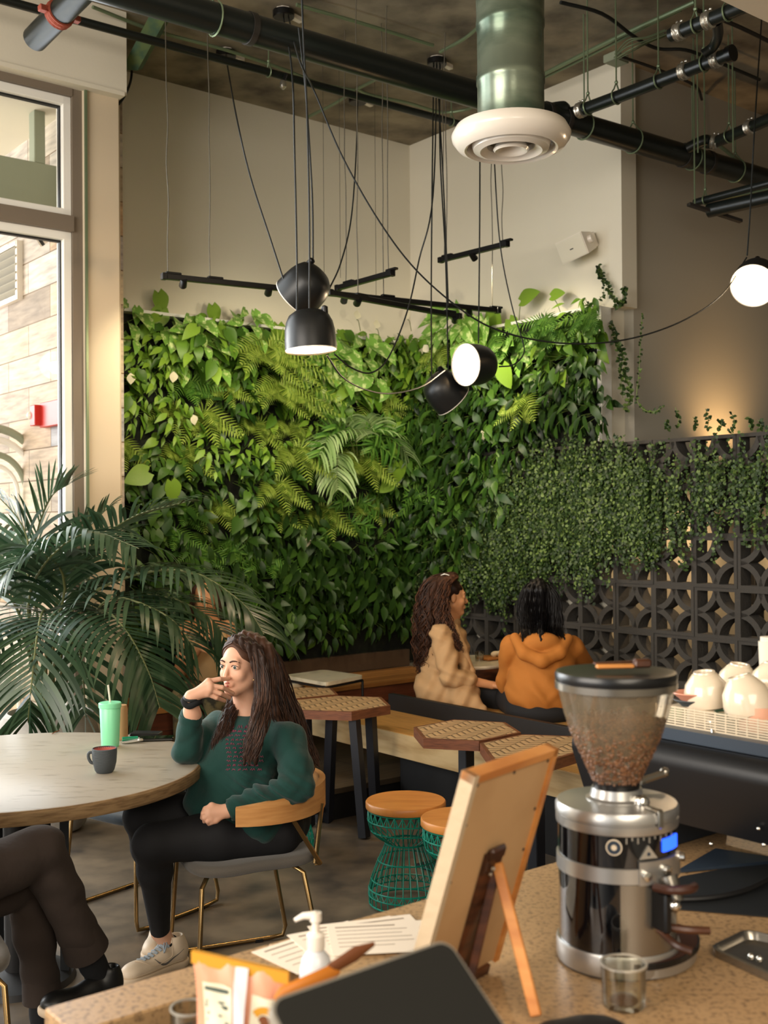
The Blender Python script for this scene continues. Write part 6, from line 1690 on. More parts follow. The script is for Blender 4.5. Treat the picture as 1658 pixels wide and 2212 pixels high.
cup_at(1590, 1496, 3.62, .046, .062, 'cup_white', 'upturned white cup furthest back on the espresso machine', (.1, .1))
cup_at(1622, 1540, 3.78, .050, .074, 'cup_white', 'largest upturned white cup with a stamped foot on the machine', (-.12, -.28))
cup_at(1665, 1495, 3.66, .045, .06, 'cup_white', 'white cup cut off by the right picture edge', (.0, .1))
q = on_s(1608, 1462, 3.80)
m = MB(); Rm = Matrix.Rotation(-.12, 3, 'X') @ Matrix.Rotation(-.28, 3, 'Y'); q = on_s(1622, 1540, 3.78)
for k in range(4):
    a = k * PI / 4; m.tube([q + Rm @ Vector((.010 * math.cos(a), .010 * math.sin(a), .0745)), q + Rm @ Vector((-.010 * math.cos(a), -.010 * math.sin(a), .0745))], .0006, 4)
m.build('foot_stamp', 'ink', [o for o in bpy.data.objects if o.get('label', '').startswith('largest upturned')][0])
cup_at(1492, 1512, 3.785, .040, .017, 'cup_pink', 'pink saucer on top of a dark saucer at the machine corner', kind='saucer', name='saucer')
cup_at(1492, 1524, 3.785, .037, .014, 'mug_grey', 'dark speckled saucer under the pink one', kind='saucer', name='saucer')
cup_at(1452, 1573, 3.80, .028, .045, 'cup_mint', 'mint cup behind the guard panel, nearest the grinder', kind='tall')
cup_at(1512, 1585, 3.80, .028, .050, 'cup_white', 'cream cup standing second behind the guard panel', kind='tall')
cup_at(1572, 1590, 3.80, .028, .050, 'cup_green', 'dark green cup third behind the guard panel', kind='tall')
cup_at(1634, 1600, 3.785, .036, .070, 'cup_peach', 'peach cup at the right end of the guard panel', kind='tall')
q = on_s(1496, 1530, 3.76)
em(3.55, ES - .115, tR0, tE1, on_s(1500, 1530, 3.8).z - .004, on_s(1500, 1530, 3.8).z - .001, 'cup_shelf', 'perforated')
tag(MB().lathe([(.02, 0), (.022, .06), (.018, .06), (.018, .07), (0, .07)], on_s(1660, 1445, 3.6), None, 24).build('clear_canister', 'clear_plastic'), 'clear canister at the right edge behind the cups', 'canister')
# ================================================================ people
def unit(a): return Vector(a).normalized()
class Head:
    def __init__(s, c, f, k=1.0, pitch=0, roll=0):
        Y_ = unit((f[0], f[1], 0)); X_ = Vector((Y_.y, -Y_.x, 0)); s.R = frame(X_, Y_, Zv) @ Matrix.Rotation(pitch, 3, 'X') @ Matrix.Rotation(roll, 3, 'Y'); s.c = Vector(c); s.k = k
    def __call__(s, x, y, z): return s.c + s.R @ (Vector((x, y, z)) * s.k)
    def add(s, sd, fine=True):
        k = s.k; R = s.R; E = lambda c, r, kk=.012: sd.ell(s(*c), [a * k for a in r], R, kk * k)
        E((0, -.018, .030), (.070, .090, .080), .02); E((0, .024, -.028), (.056, .062, .080), .03)
        sd.cone(s(.046, .004, -.052), s(.016, .060, -.094), .020 * k, .015 * k, .025 * k); sd.cone(s(-.046, .004, -.052), s(-.016, .060, -.094), .020 * k, .015 * k, .025 * k)
        sd.cone(s(-.012, .068, -.096), s(.012, .068, -.096), .0145 * k, .0145 * k, .014 * k)
        E((.034, .058, -.030), (.020, .018, .020), .02); E((-.034, .058, -.030), (.020, .018, .020), .02)
        sd.cone(s(-.032, .070, .021), s(.032, .070, .021), .0125 * k, .0125 * k, .014 * k)
        if fine:
            for x in (-1, 1):
                sd.cut(s(x * .0305, .093, .002), [.0150 * k, .0125 * k, .0105 * k], R, .008 * k)
                sd.ell(s(x * .0305, .0705, .002), [.0165 * k, .0125 * k, .0125 * k], R, .003 * k)
                E((x * .0105, .089, -.037), (.0075, .009, .0065), .006)
        sd.cone(s(0, .080, .008), s(0, .1015, -.030), .0065 * k, .0095 * k, .008 * k)
        E((0, .094, -.036), (.0095, .0095, .007), .006)
        E((0, .081, -.064), (.022, .010, .012), .012)
        sd.cone(s(-.017, .081, -.0605), s(0, .0885, -.0575), .0045 * k, .0055 * k, .004 * k); sd.cone(s(.017, .081, -.0605), s(0, .0885, -.0575), .0045 * k, .0055 * k, .004 * k)
        sd.cone(s(-.015, .081, -.0685), s(.015, .081, -.0685), .005 * k, .005 * k, .004 * k); E((0, .086, -.069), (.010, .0055, .0055), .004)
        for x in (-1, 1): sd.ell(s(x * .072, -.004, -.008), [.008 * k, .018 * k, .030 * k], R @ Matrix.Rotation(x * .25, 3, 'Z'), .006 * k)
    def details(s, t, brow='hair_brown', iris='iris', look=(0, 0)):
        k = s.k
        m = MB(); 
        for x in (-1, 1): m.ball(s(x * .0305, .0735, .002), .0116 * k, 16)
        ey_ = m.build('eyes', 'eye_white', t)
        m = MB()
        for x in (-1, 1):
            d = (s.R @ Vector((look[0], 1, look[1]))).normalized(); m.lathe([(0, 0), (.0054 * k, 0), (.0052 * k, .0006)], s(x * .0305, .0735, .002) + d * .0106 * k, axis_to(d), 16)
        m.build('iris', iris, ey_)
        m = MB()
        for x in (-1, 1):
            d = (s.R @ Vector((look[0], 1, look[1]))).normalized(); m.lathe([(0, 0), (.0025 * k, 0), (0, .0006)], s(x * .0305, .0735, .002) + d * .0113 * k, axis_to(d), 12)
        m.build('pupil', 'pupil', ey_)
        for x in (-1, 1):
            m = MB(); m.tube(bez([s(x * .012, .0865, .0215), s(x * .026, .0855, .0265), s(x * .040, .077, .024), s(x * .047, .068, .0185)], 4), [.0030 * k] * 9 + [.0014 * k] * 4, 6, flat=.7); m.build('eyebrow', brow, t)
            m = MB(); m.tube(bez([s(x * .0165, .0825, .004), s(x * .025, .0872, .0105), s(x * .036, .0850, .0098), s(x * .0455, .0755, .0035)], 4), .0012 * k, 5); m.build('eyelashes', 'hair_black', t)
    def lips(s, t):
        k = s.k; sd = Sdf(.002)
        sd.cone(s(-.0175, .0822, -.0615), s(-.003, .0905, -.0580), .0028 * k, .0046 * k); sd.cone(s(.0175, .0822, -.0615), s(.003, .0905, -.0580), .0028 * k, .0046 * k)
        sd.cone(s(-.014, .0835, -.0665), s(0, .0893, -.0695), .0028 * k, .0052 * k); sd.cone(s(.014, .0835, -.0665), s(0, .0893, -.0695), .0028 * k, .0052 * k)
        sdf_obj(sd, 'lips', 'lips', t, .0013, pad=.008)
def hand(sd, wr, kn, tips, mids, thumb, rw=.021, rk=.0115, rf=.0085):
    c = sum(kn, Vector()) / len(kn)
    for a in kn: sd.cone(wr, a, rw * .72, rk, .010)
    sd.cone(wr, c, rw, rk * 1.2, .010)
    for i in range(3): sd.cone(kn[i], kn[i + 1], rk, rk, .006)
    for a, b, d in zip(kn, mids, tips): sd.limb([a, b, d], [rk * .82, rf, rf * .78], .0022)
    sd.limb(thumb, [.013, .0105, .0085], .006)
def hair(t, groups, mname, n=70, r=.0032, base=.022, curl=0, cr=.01, seed=1, name='hair', mass=.62, h=.006):
    rr = random.Random(seed); m = MB(); sd = Sdf(.02)
    for gi, G_ in enumerate(groups):
        G_ = [bez(g, 6) for g in G_]
        GG = []
        for a, b in zip(G_, G_[1:]): GG += [a, [x.lerp(y, .5) for x, y in zip(a, b)]]
        GG.append(G_[-1])
        for g in GG:
            q = g[::3]; sd.limb(q, [base * mass * (1 - .7 * (i / (len(q) - 1)) ** 2) for i in range(len(q))], .014)
        for i in range(n):
            f = rr.random() * (len(G_) - 1) if len(G_) > 1 else 0; k = min(int(f), max(0, len(G_) - 2)); fr = f - k
            A = G_[k]; Bq = G_[min(k + 1, len(G_) - 1)]; off = Vector((rr.gauss(0, 1), rr.gauss(0, 1), rr.gauss(0, .4))).normalized() * base * rr.uniform(.45, 1.05)
            ph = rr.uniform(0, 6.28); fq = rr.uniform(.85, 1.15); end = rr.uniform(.80, 1.0); L = len(A); pts = []; wv = rr.uniform(.4, 1)
            sp = rr.gauss(0, .25)
            for j in range(int(L * end)):
                u_ = j / (L - 1); p = A[j].lerp(Bq[j], fr) + off * (.55 + .75 * u_ if u_ < .6 else 1.0 - .5 * (u_ - .6) / .4)
                w = (cr if curl else .0065 * wv) * min(1, u_ * 2.5) ** 1.5; c_ = (curl or .62)
                p = p + Vector((math.sin(ph + j * c_ * fq) * w, math.cos(ph * 1.3 + j * c_ * fq) * w, math.sin(ph + j * c_) * w * .4)); pts.append(p)
            if len(pts) > 2: m.tube(pts, [r * (1 - .8 * (j / len(pts)) ** 3) for j in range(len(pts))], 5, cap=False, flat=.55 if not curl else .8)
    o = m.build(name, mname, t, angle=80)
    sdf_obj(sd, name + '_mass', mname, t, h, fn=lambda P, d: d + .0025 * np.sin(P[..., 0] * 260 + P[..., 2] * 25) + .002 * np.sin(P[..., 0] * 150 - P[..., 1] * 190))
def shoe(t, heel, d, L, mname, sole, h=.003, side=1, laces=True, up=Zv, swoosh=False, width=1.0):
    d = unit(d); sd_ = d.cross(up).normalized(); up = sd_.cross(d).normalized(); R = frame(d, -sd_, up) if frame(d, -sd_, up).determinant() > 0 else frame(d, sd_, up)
    def S(a, b, c): return heel + d * (a * L) + sd_ * (b * L) + up * (c * L)
    w = width
    sd = Sdf(.03 * L / .28)
    sd.ell(S(.13, 0, .20), (.13 * L, .125 * L * w, .17 * L), R); sd.ell(S(.36, 0, .17), (.22 * L, .135 * L * w, .16 * L), R); sd.ell(S(.68, 0, .13), (.24 * L, .155 * L * w, .115 * L), R); sd.ell(S(.86, 0, .12), (.13 * L, .13 * L * w, .095 * L), R)
    sd.cone(S(.16, 0, .22), S(.17, 0, .36), .115 * L, .115 * L)
    sd.plane(S(0, 0, .085), -up); sd.cut(S(.17, 0, .44), (.085 * L, .085 * L, .13 * L), R, .006)
    so_ = sdf_obj(sd, 'shoe', mname, t, h)
    sl = Sdf(.03 * L / .28)
    sl.ell(S(.14, 0, .06), (.16 * L, .145 * L * w, .12 * L), R); sl.ell(S(.42, 0, .06), (.2 * L, .14 * L * w, .12 * L), R); sl.ell(S(.7, 0, .06), (.25 * L, .175 * L * w, .12 * L), R); sl.ell(S(.87, 0, .06), (.14 * L, .145 * L * w, .11 * L), R)
    sl.plane(S(0, 0, .0), -up, .003); sl.plane(S(0, 0, .095), up, .003)
    sdf_obj(sl, 'sole', sole, so_, h)
    from mathutils.bvhtree import BVHTree as BT
    Mw = chain(so_); bt = BT.FromPolygons([Mw @ q.co for q in so_.data.vertices], [tuple(p.vertices) for p in so_.data.polygons])
    def top(a, b, off=.002):
        h_ = bt.ray_cast(S(a, b, 1.2), -up); return (h_[0] if h_[0] is not None else S(a, b, .2)) + up * off
    def sid(a, c, off=.0012):
        o = S(a, -side * 1.0, c); h_ = bt.ray_cast(o, sd_ * side); return (h_[0] if h_[0] is not None else S(a, -.15 * side, c)) - sd_ * (side * off)
    if laces:
        m = MB()
        for k in range(7):
            a = .33 + k * .058; w_ = .075 - k * .004
            m.tube([top(a - .012, -w_), top(a, -w_ * .5, .004), top(a + .004, 0, .0045), top(a, w_ * .5, .004), top(a - .012, w_)], .0036, 6)
            m.tube([top(a, -w_), top(a + .03, 0, .003), top(a + .058, w_)], .0026, 5)
        q0 = top(.32, 0, .006); m.tube(bez([q0, top(.36, -.07, .016), top(.42, -.10, .004), top(.37, -.03, .012), q0, top(.35, .07, .014), top(.41, .09, .004)], 5), .0028, 6)
        m.build('laces', 'lace_blue', so_)
        m = MB(); m.tube(bez([top(.27, -.06), sid(.30, .24), sid(.40, .19), sid(.60, .17), top(.72, -.08), top(.80, .0)], 5), .0013, 5); m.tube([sid(a, .115, .001) for a in (.05, .15, .3, .45, .6, .75, .88)], .0015, 5); m.build('seam', 'sole_cream', so_)
    if swoosh:
        P_ = [sid(a, c) for a, c in ((.56, .235), (.52, .19), (.47, .155), (.42, .145), (.37, .16), (.30, .19), (.22, .225), (.14, .265))]
        m = MB(); P_ = bez(P_, 4); L = len(P_) - 1; m.tube(P_, [.0012 + .0045 * math.sin(PI * min(1, (i / L) * 1.1)) ** 1.2 for i in range(L + 1)], 6, flat=.5); m.build('side_mark', 'seat_grey', so_)

# ---------------------------------------------------------------- woman in green at the table
hc = at(521, 1435, 4.08); fH = (-.511, -.86)
W1 = thing('person', 'person in dark green hoodie and black leggings resting chin on hand at the round table', 'person', (-.45, 4.05, 0))
H = Head(hc, fH, .93, pitch=-.04, roll=.0)
RS, LS = at(470, 1575, 4.19), at(620, 1598, 3.99); NK = at(541, 1560, 4.13)
PV = Vector((-.44, 4.10, .54)); LH = Vector((-.39, 4.0, .52)); RH = Vector((-.49, 4.18, .53))
LK = Vector((-.80, 3.84, .515)); RK = Vector((-.875, 4.03, .555)); LA = at(346, 2012, 4.05); RA = Vector((-.872, 4.31, .115))
RE = at(404, 1618, 4.0); RWp = at(413, 1505, 3.93); LE = at(640, 1702, 3.86); LWp = at(490, 1752, 3.79)
CHs = (RS + LS) / 2 + Vector((.0, .0, -.06))
sd = Sdf(.02); H.add(sd)
sd.cone(H(0, -.012, -.07), NK, .046, .052, .03); sd.cone(H(0, -.03, -.03), NK, .044, .05, .02)
sd.limb([NK, CHs, PV], [.075, .12, .13], .05); sd.cone(RS, LS, .05, .05, .04)
sd.limb([RS, RE, at(414, 1545, 3.96), RWp], [.045, .036, .030, .0225], .02); sd.limb([LS, LE, LWp], [.045, .036, .0235], .02)
sd.limb([LH, LK, LK.lerp(LA, .35), LA], [.078, .05, .046, .030], .03); sd.limb([RH, RK, RK.lerp(RA, .35), RA], [.078, .05, .046, .030], .03)
for A_, hl in ((LA, Vector((-.76, 4.07, .03))), (RA, Vector((-.87, 4.34, .03)))): sd.cone(A_, hl, .030, .026, .02)
hand(sd, RWp, [at(450, 1472, 3.945), at(454, 1481, 3.932), at(453, 1490, 3.928), at(448, 1499, 3.93)],
     [at(494, 1467, 3.993), at(503, 1497, 3.985), at(496, 1508, 3.983), at(485, 1514, 3.98)],
     [at(474, 1467, 3.960), at(480, 1485, 3.940), at(476, 1498, 3.937), at(467, 1507, 3.938)], [at(424, 1500, 3.95), at(448, 1496, 3.975), at(474, 1497, 4.0)])
hand(sd, LWp, [at(457, 1741, 3.772), at(450, 1750, 3.765), at(450, 1760, 3.76), at(455, 1769, 3.76)],
     [at(437, 1757, 3.775), at(436, 1767, 3.768), at(441, 1775, 3.763), at(451, 1780, 3.762)],
     [at(443, 1747, 3.765), at(439, 1757, 3.757), at(441, 1767, 3.752), at(448, 1774, 3.752)], [at(478, 1762, 3.775), at(466, 1772, 3.765), at(456, 1777, 3.76)])
sdf_obj(sd, 'body', 'skin', W1, .0032)
H.details(W1, look=(-.25, .0)); H.lips(W1)
MB().ball(H(.076, -.002, -.043), .006, 12).build('earring', 'brass', W1) if False else MB().ball(at(549, 1469, 3.985), .0062, 12).build('earring', 'brass', W1)
# nails

# scrunchies
m = MB(); ax = (RWp - at(414, 1545, 3.96)).normalized(); c = RWp - ax * .018; x_ = ax.orthogonal().normalized(); y_ = ax.cross(x_)
m.tube([c + x_ * (.026 * math.cos(a)) + y_ * (.026 * math.sin(a)) + ax * .004 * math.sin(a * 3) for a in [2 * PI * i / 28 for i in range(29)]], .012, 10); m.build('scrunchie', 'sock_black', W1)
m = MB(); c = RWp - ax * .002; m.tube([c + x_ * (.023 * math.cos(a)) + y_ * (.023 * math.sin(a)) for a in [2 * PI * i / 24 for i in range(25)]], .006, 8); m.build('hair_tie', 'grey_black', W1)
# hoodie
hd = Sdf(.04)
fT = Vector((-.70, -.71, 0))
hd.limb([NK - Zv * .02, CHs + fT * .01, PV + fT * .02 + Zv * .05], [.080, .130, .140], .06)
hd.cone(RS, LS, .060, .062, .05); hd.ell(CHs + fT * .045 - Zv * .02, (.14, .14, .10), None, .04)
hd.ell(PV + fT * .05 + Zv * .05, (.155, .155, .09), None, .04)
hd.cone(at(425, 1728, 3.99), at(470, 1762, 3.93), .045, .055, .05); hd.cone(at(445, 1690, 4.02), at(530, 1700, 3.98), .070, .10, .05); hd.cone(at(470, 1745, 3.98), at(560, 1765, 3.95), .075, .09, .05); hd.cone(at(560, 1775, 3.93), at(590, 1765, 4.0), .06, .06, .04)
hd.limb([RS, RE.lerp(RS, .45), RE, at(410, 1580, 3.985), at(410, 1548, 3.965)], [.066, .058, .054, .048, .038], .012)
hd.limb([LS, LS.lerp(LE, .55) + Vector((.012, 0, 0)), LE, LE.lerp(LWp, .5), LWp.lerp(LE, .12)], [.066, .062, .057, .050, .036], .012)
# hood folded at the back of the neck
for a in range(9):
    th = -.2 + a / 8 * 3.5; 
hb_ = -fT; rt_ = Vector((fT.y, -fT.x, 0))
ring_ = [NK + hb_ * (.085 * math.cos(a)) + rt_ * (.095 * math.sin(a)) + Zv * (-.015 + .015 * math.cos(a)) for a in [-2.3 + 4.6 * i / 10 for i in range(11)]]
hd.limb(ring_, [.03] + [.040] * 9 + [.03], .02)
hd.cut(NK + Zv * .05 + fT * .02, (.058, .058, .09), None, .02)
hd.plane(at(402, 1546, 3.965) , (RWp - RE).normalized()) if False else None
def folds(P, d):
    x, y, z = P[..., 0], P[..., 1], P[..., 2]
    arm = np.exp(-((x + .40) ** 2 / .02 + (z - .70) ** 2 / .004 + (y - 3.84) ** 2 / .03))
    return d + .0055 * np.sin(z * 38 + x * 30 + 3 * np.sin(y * 14)) * np.clip((.86 - z) * 6, 0, 1) * .7 + .0085 * arm * np.sin((x * .9 + z * 1.5) * 110) - .003 * np.sin(x * 60 + z * 20 + y * 35) + .004 * np.abs(np.sin(x * 26 - z * 31 + y * 18)) ** 5
sdf_obj(hd, 'hoodie', 'hoodie_green', W1, .005, fn=folds)
# cuffs
for a, b, r0 in ((at(411, 1560, 3.972), at(412, 1543, 3.962), .041), (LWp.lerp(LE, .16), LWp.lerp(LE, .03), .039)):
    ax = (b - a).normalized(); m = MB(); m.lathe([(r0 * .7, -.005), (r0, .0), (r0 + .0015, (b - a).length * .5), (r0 - .002, (b - a).length), (r0 - .012, (b - a).length - .004)], a, axis_to(ax), 28, cap=False); m.build('cuff', 'hoodie_green', W1)
# print on the chest, small pink stitched lettering
m = MB(); rr = random.Random(21)
chest_o = [o for o in kids(W1) if o.name.startswith('hoodie')][0]
from mathutils.bvhtree import BVHTree
Mw = chain(chest_o); bvh = BVHTree.FromPolygons([Mw @ w_.co for w_ in chest_o.data.vertices], [tuple(p.vertices) for p in chest_o.data.polygons])
def onbody(px, py, b=None, off=.001):
    d = ray(px, py).normalized(); h_ = (b or bvh).ray_cast(EYE, d); return h_[0] - d * off if h_[0] is not None else None
for row in range(11):
    y = 1570 + row * 9.2; x = 488 + rr.uniform(-2, 4)
    while x < 560:
        w_ = rr.uniform(5, 12); pts = []
        for k in range(7):
            q = onbody(x + w_ * k / 6, y + (2.4 if row else 4) * math.sin(k * 2.1 + rr.uniform(0, 2)), off=.0015)
            if q is not None: pts.append(q)
        if len(pts) > 3: m.tube(pts, .0011 if row != 1 else .002, 4)
        x += w_ + rr.uniform(3, 7)
m.build('chest_print', 'pink_print', W1)
# leggings
lg = Sdf(.04)
lg.cone(PV + Vector((.02, .02, -.01)), (LH + RH) / 2, .145, .12, .05)
lg.limb([LH, LH.lerp(LK, .5), LK, LK.lerp(LA, .3), LK.lerp(LA, .97)], [.098, .086, .064, .057, .036], .03)
lg.limb([RH, RH.lerp(RK, .5), RK, RK.lerp(RA, .3), RK.lerp(RA, .97)], [.098, .086, .064, .057, .036], .03)
sdf_obj(lg, 'leggings', 'leggings', W1, .006)
for A_, hl in ((LA, Vector((-.765, 4.075, .04))),):
    m = MB(); ax = (A_ - hl).normalized(); m.lathe([(.034, 0), (.036, .025), (.034, .03)], hl + ax * .035, axis_to(ax), 24, cap=False); m.build('sock', 'sock_black', W1)
shoe(W1, Vector((-.735, 4.105, 0.001)), (-.69, -.725, 0), .275, 'shoe_white', 'sole_cream', swoosh=True)
shoe(W1, Vector((-.872, 4.37, 0.001)), (.03, -1, 0), .265, 'shoe_white', 'sole_cream', laces=False)
# hair
near = [[at(512, 1380, 3.985), at(536, 1398, 3.975), at(552, 1436, 3.975), at(560, 1500, 3.95), at(548, 1560, 3.885), at(534, 1610, 3.865), at(528, 1650, 3.86)],
        [at(522, 1377, 4.02), at(556, 1402, 3.99), at(572, 1450, 3.975), at(577, 1520, 3.94), at(568, 1580, 3.875), at(556, 1625, 3.86), at(548, 1655, 3.86)]]
back = [[at(530, 1375, 4.04), at(572, 1398, 4.03), at(592, 1450, 4.05), at(605, 1520, 4.08), at(628, 1580, 4.10), at(655, 1630, 4.10), at(672, 1668, 4.10)],
        [at(526, 1376, 4.10), at(575, 1400, 4.12), at(600, 1440, 4.16), at(625, 1510, 4.18), at(650, 1570, 4.17), at(672, 1620, 4.15), at(688, 1655, 4.13)],
        [at(530, 1376, 4.06), at(566, 1390, 4.05), at(586, 1440, 4.03), at(592, 1510, 4.02), at(605, 1560, 4.03), at(632, 1615, 4.07), at(655, 1655, 4.08)]]
far = [[at(508, 1379, 4.10), at(495, 1392, 4.17), at(492, 1440, 4.19), at(500, 1510, 4.12), at(480, 1560, 4.02), at(463, 1605, 3.99), at(455, 1660, 3.98)],
       [at(512, 1378, 4.12), at(512, 1392, 4.18), at(510, 1440, 4.19), at(512, 1510, 4.13), at(500, 1560, 4.02), at(482, 1610, 3.98), at(470, 1655, 3.98)]]
hair(W1, [near], 'hair_brown', 420, .0019, .021, seed=3, h=.004)
hair(W1, [far], 'hair_brown', 300, .0019, .020, seed=4, name='far_hair', h=.004)
hair(W1, [back], 'hair_brown', 620, .0021, .032, seed=5, name='back_hair', h=.005)
cap_ = Sdf(.02); cap_.ell(H(0, -.022, .036), [.077 * .93, .0945 * .93, .083 * .93], H.R); cap_.cut(H(0, .100, -.020), [.060, .066, .112], H.R, .003); cap_.cut(H(.0, .07, -.10), [.10, .10, .07], H.R, .01)
sdf_obj(cap_, 'hair_cap', 'hair_brown', W1, .004)
m = MB(); rr = random.Random(8)
SA = [(0.02, .72, .69), (.42, .75, .52), (.74, .62, .30), (.90, .38, -.05), (.95, .12, -.5)]; SB = [(0.02, -.5, .86), (.6, -.45, .66), (.95, -.32, .15), (1.0, -.32, -.4), (.95, -.38, -.8)]
for i in range(520):
    s_ = 1 if i % 2 else -1; a = rr.random() ** 1.4; lf = rr.uniform(.985, 1.03)
    p = []
    for A_, B_ in zip(SA, SB):
        q = Vector(A_).lerp(Vector(B_), a); q.normalize(); p.append(H(s_ * q.x * .0775 * lf, -.018 + q.y * .0965 * lf, .030 + q.z * .0860 * lf))
    m.tube(bez(p, 4), .0014, 4, cap=False)
m.build('hair_strands', 'hair_brown', W1, angle=80)

# ---------------------------------------------------------------- simple clothed figures
def figure(label, name, hc, fH, joints, skinm, parts, hk=1.0, pitch=0, h=.007, loc=None):
    pass
# person in tan coat
T2 = thing('person', 'curly haired person in a long tan coat seen in profile on the bench', 'person', at(965, 1520, 6.9) * 1)
T2.matrix_basis = Matrix.Translation(Vector((at(965, 1520, 6.9).x, 6.9, 0))); T2.location = T2.matrix_basis.translation
H2 = Head(at(974, 1288, 6.9), (.975, .20), 1.0, pitch=-.05)
PV2 = at(962, 1498, 6.88); PV2.z = .57; NK2 = at(966, 1342, 6.93); NS = at(953, 1372, 6.74); FS = at(972, 1374, 7.1)
EL = at(972, 1462, 6.66); WR = at(1062, 1480, 6.70); KN = at(1080, 1500, 6.80); KF = at(1085, 1490, 7.02); FE = at(990, 1455, 7.2); FWr = at(1068, 1470, 7.05)
sd = Sdf(.02); H2.add(sd, True); sd.cone(H2(0, -.012, -.07), NK2, .048, .055, .03); sd.limb([NK2, (NS + FS) / 2 - Zv * .05, PV2], [.07, .11, .13], .05); sd.cone(NS, FS, .05, .05, .03)
sd.limb([NS, EL, WR], [.045, .037, .023], .02); sd.limb([FS, FE, FWr], [.045, .037, .023], .02)
sd.limb([PV2, KN, Vector((KN.x + .02, KN.y + .02, .08))], [.09, .055, .035], .03); sd.limb([PV2 + Vector((0, .15, 0)), KF, Vector((KF.x + .02, KF.y, .08))], [.09, .055, .035], .03)
def smallhand(sd, wr, d, dn, sp):
    d = unit(d); dn = unit(dn); sp = unit(sp)
    kn = [wr + d * .075 + sp * (x) for x in (-.027, -.009, .009, .027)]; mids = [k + d * .035 + dn * .006 for k in kn]; tips = [a + d * .02 + dn * .022 for a in mids]
    hand(sd, wr, kn, tips, mids, [wr + d * .02 - sp * .025, wr + d * .05 - sp * .042 + dn * .01, wr + d * .075 - sp * .04 + dn * .02])
smallhand(sd, WR, (1, .1, -.1), (0, 0, -1), (0, 1, 0)); smallhand(sd, FWr, (1, -.1, -.1), (0, 0, -1), (0, 1, 0))
sdf_obj(sd, 'body', 'skin_warm', T2, .005); H2.details(T2, look=(-.1, 0)); H2.lips(T2)
cs = Sdf(.04); cs.limb([NK2 - Zv * .02, (NS + FS) / 2 - Zv * .06, PV2 + Zv * .05], [.080, .135, .150], .05); cs.cone(NS, FS, .058, .058, .04)
cs.limb([NS, NS.lerp(EL, .5), EL, EL.lerp(WR, .45)], [.070, .066, .060, .052], .010); cs.limb([FS, FE, FE.lerp(FWr, .45)], [.07, .06, .05], .03)
cs.cone(at(935, 1500, 6.82), at(1000, 1512, 6.70), .10, .085, .05); cs.cone(at(1000, 1500, 6.68), at(1040, 1530, 6.60), .075, .030, .05); cs.cone(at(1000, 1515, 6.65), at(985, 1532, 6.60), .05, .03, .05); cs.ell(at(948, 1485, 6.87), (.15, .19, .11), None, .05)
cs.cone(at(988, 1390, 6.76), at(1020, 1500, 6.72), .03, .045, .04)
cs.cut(NK2 + Zv * .06 + Vector((.03, 0, 0)), (.06, .06, .08), None, .02); cs.plane(Vector((0, 0, SEAT + .003)), (0, 0, -1), .004) if False else None
cs.plane(Vector((0, 0, SEAT + .001)), (0, 0, -1))
def fold2(P, d):
    x, y, z = P[..., 0], P[..., 1], P[..., 2]; return d - .005 * np.sin(x * 32 + z * 54 + 2 * np.sin(z * 27)) - .004 * np.sin(x * 78 - z * 40) - .003 * np.abs(np.sin(x * 20 + z * 33 + y * 12)) ** 3
sdf_obj(cs, 'coat', 'coat_tan', T2, .007, fn=fold2)
sv = Sdf(.02); o2 = Vector((.0, -.018, 0)); sv.limb([NS + o2 - Zv * .01, NS.lerp(EL, .5) + o2, EL + o2, EL.lerp(WR, .42) + o2], [.066, .062, .058, .048]); sdf_obj(sv, 'sleeve', 'coat_tan', T2, .006, fn=fold2)
lp = Sdf(.02); lp.limb([at(984, 1352, 6.80), at(1000, 1400, 6.74), at(1018, 1450, 6.74), at(1022, 1480, 6.74)], [.014, .022, .020, .014]); sdf_obj(lp, 'lapel', 'coat_tan', T2, .006)
tr_ = Sdf(.04); tr_.limb([PV2, KN, Vector((KN.x + .02, KN.y + .02, .12))], [.11, .072, .055], .03); tr_.limb([PV2 + Vector((0, .15, 0)), KF, Vector((KF.x + .02, KF.y, .12))], [.11, .072, .055], .03); tr_.plane(Vector((0, 0, .10)), (0, 0, -1))
sdf_obj(tr_, 'trousers', 'trouser_dark', T2, .009)
for q in (KN, KF): shoe(T2, Vector((q.x - .02, q.y + .0, .001)), (1, .1, 0), .25, 'black_leather', 'matt_black', .007, laces=False)
cg = [[at(975, 1246, 6.86), at(940, 1262, 6.82), at(928, 1310, 6.80), at(926, 1360, 6.80), at(922, 1410, 6.82), at(924, 1440, 6.84)],
      [at(980, 1245, 6.9), at(928, 1258, 6.92), at(912, 1310, 6.94), at(908, 1370, 6.94), at(908, 1430, 6.94), at(912, 1470, 6.94)],
      [at(972, 1246, 6.95), at(942, 1260, 7.0), at(930, 1310, 7.02), at(926, 1360, 7.0), at(920, 1400, 7.0), at(920, 1430, 7.0)]]
fg = [[at(985, 1247, 6.84), at(968, 1262, 6.80), at(960, 1300, 6.79), at(968, 1345, 6.76), at(985, 1380, 6.72), at(1000, 1410, 6.70)],
      [at(975, 1246, 6.84), at(952, 1262, 6.80), at(945, 1305, 6.78), at(950, 1350, 6.76), at(968, 1385, 6.70), at(984, 1410, 6.68)]]
hair(T2, [cg], 'hair_curly', 520, .0045, .050, curl=1.3, cr=.016, seed=6, h=.01, mass=.55); hair(T2, [fg], 'hair_curly', 240, .004, .030, curl=1.4, cr=.013, seed=7, name='front_hair', h=.009, mass=.5)
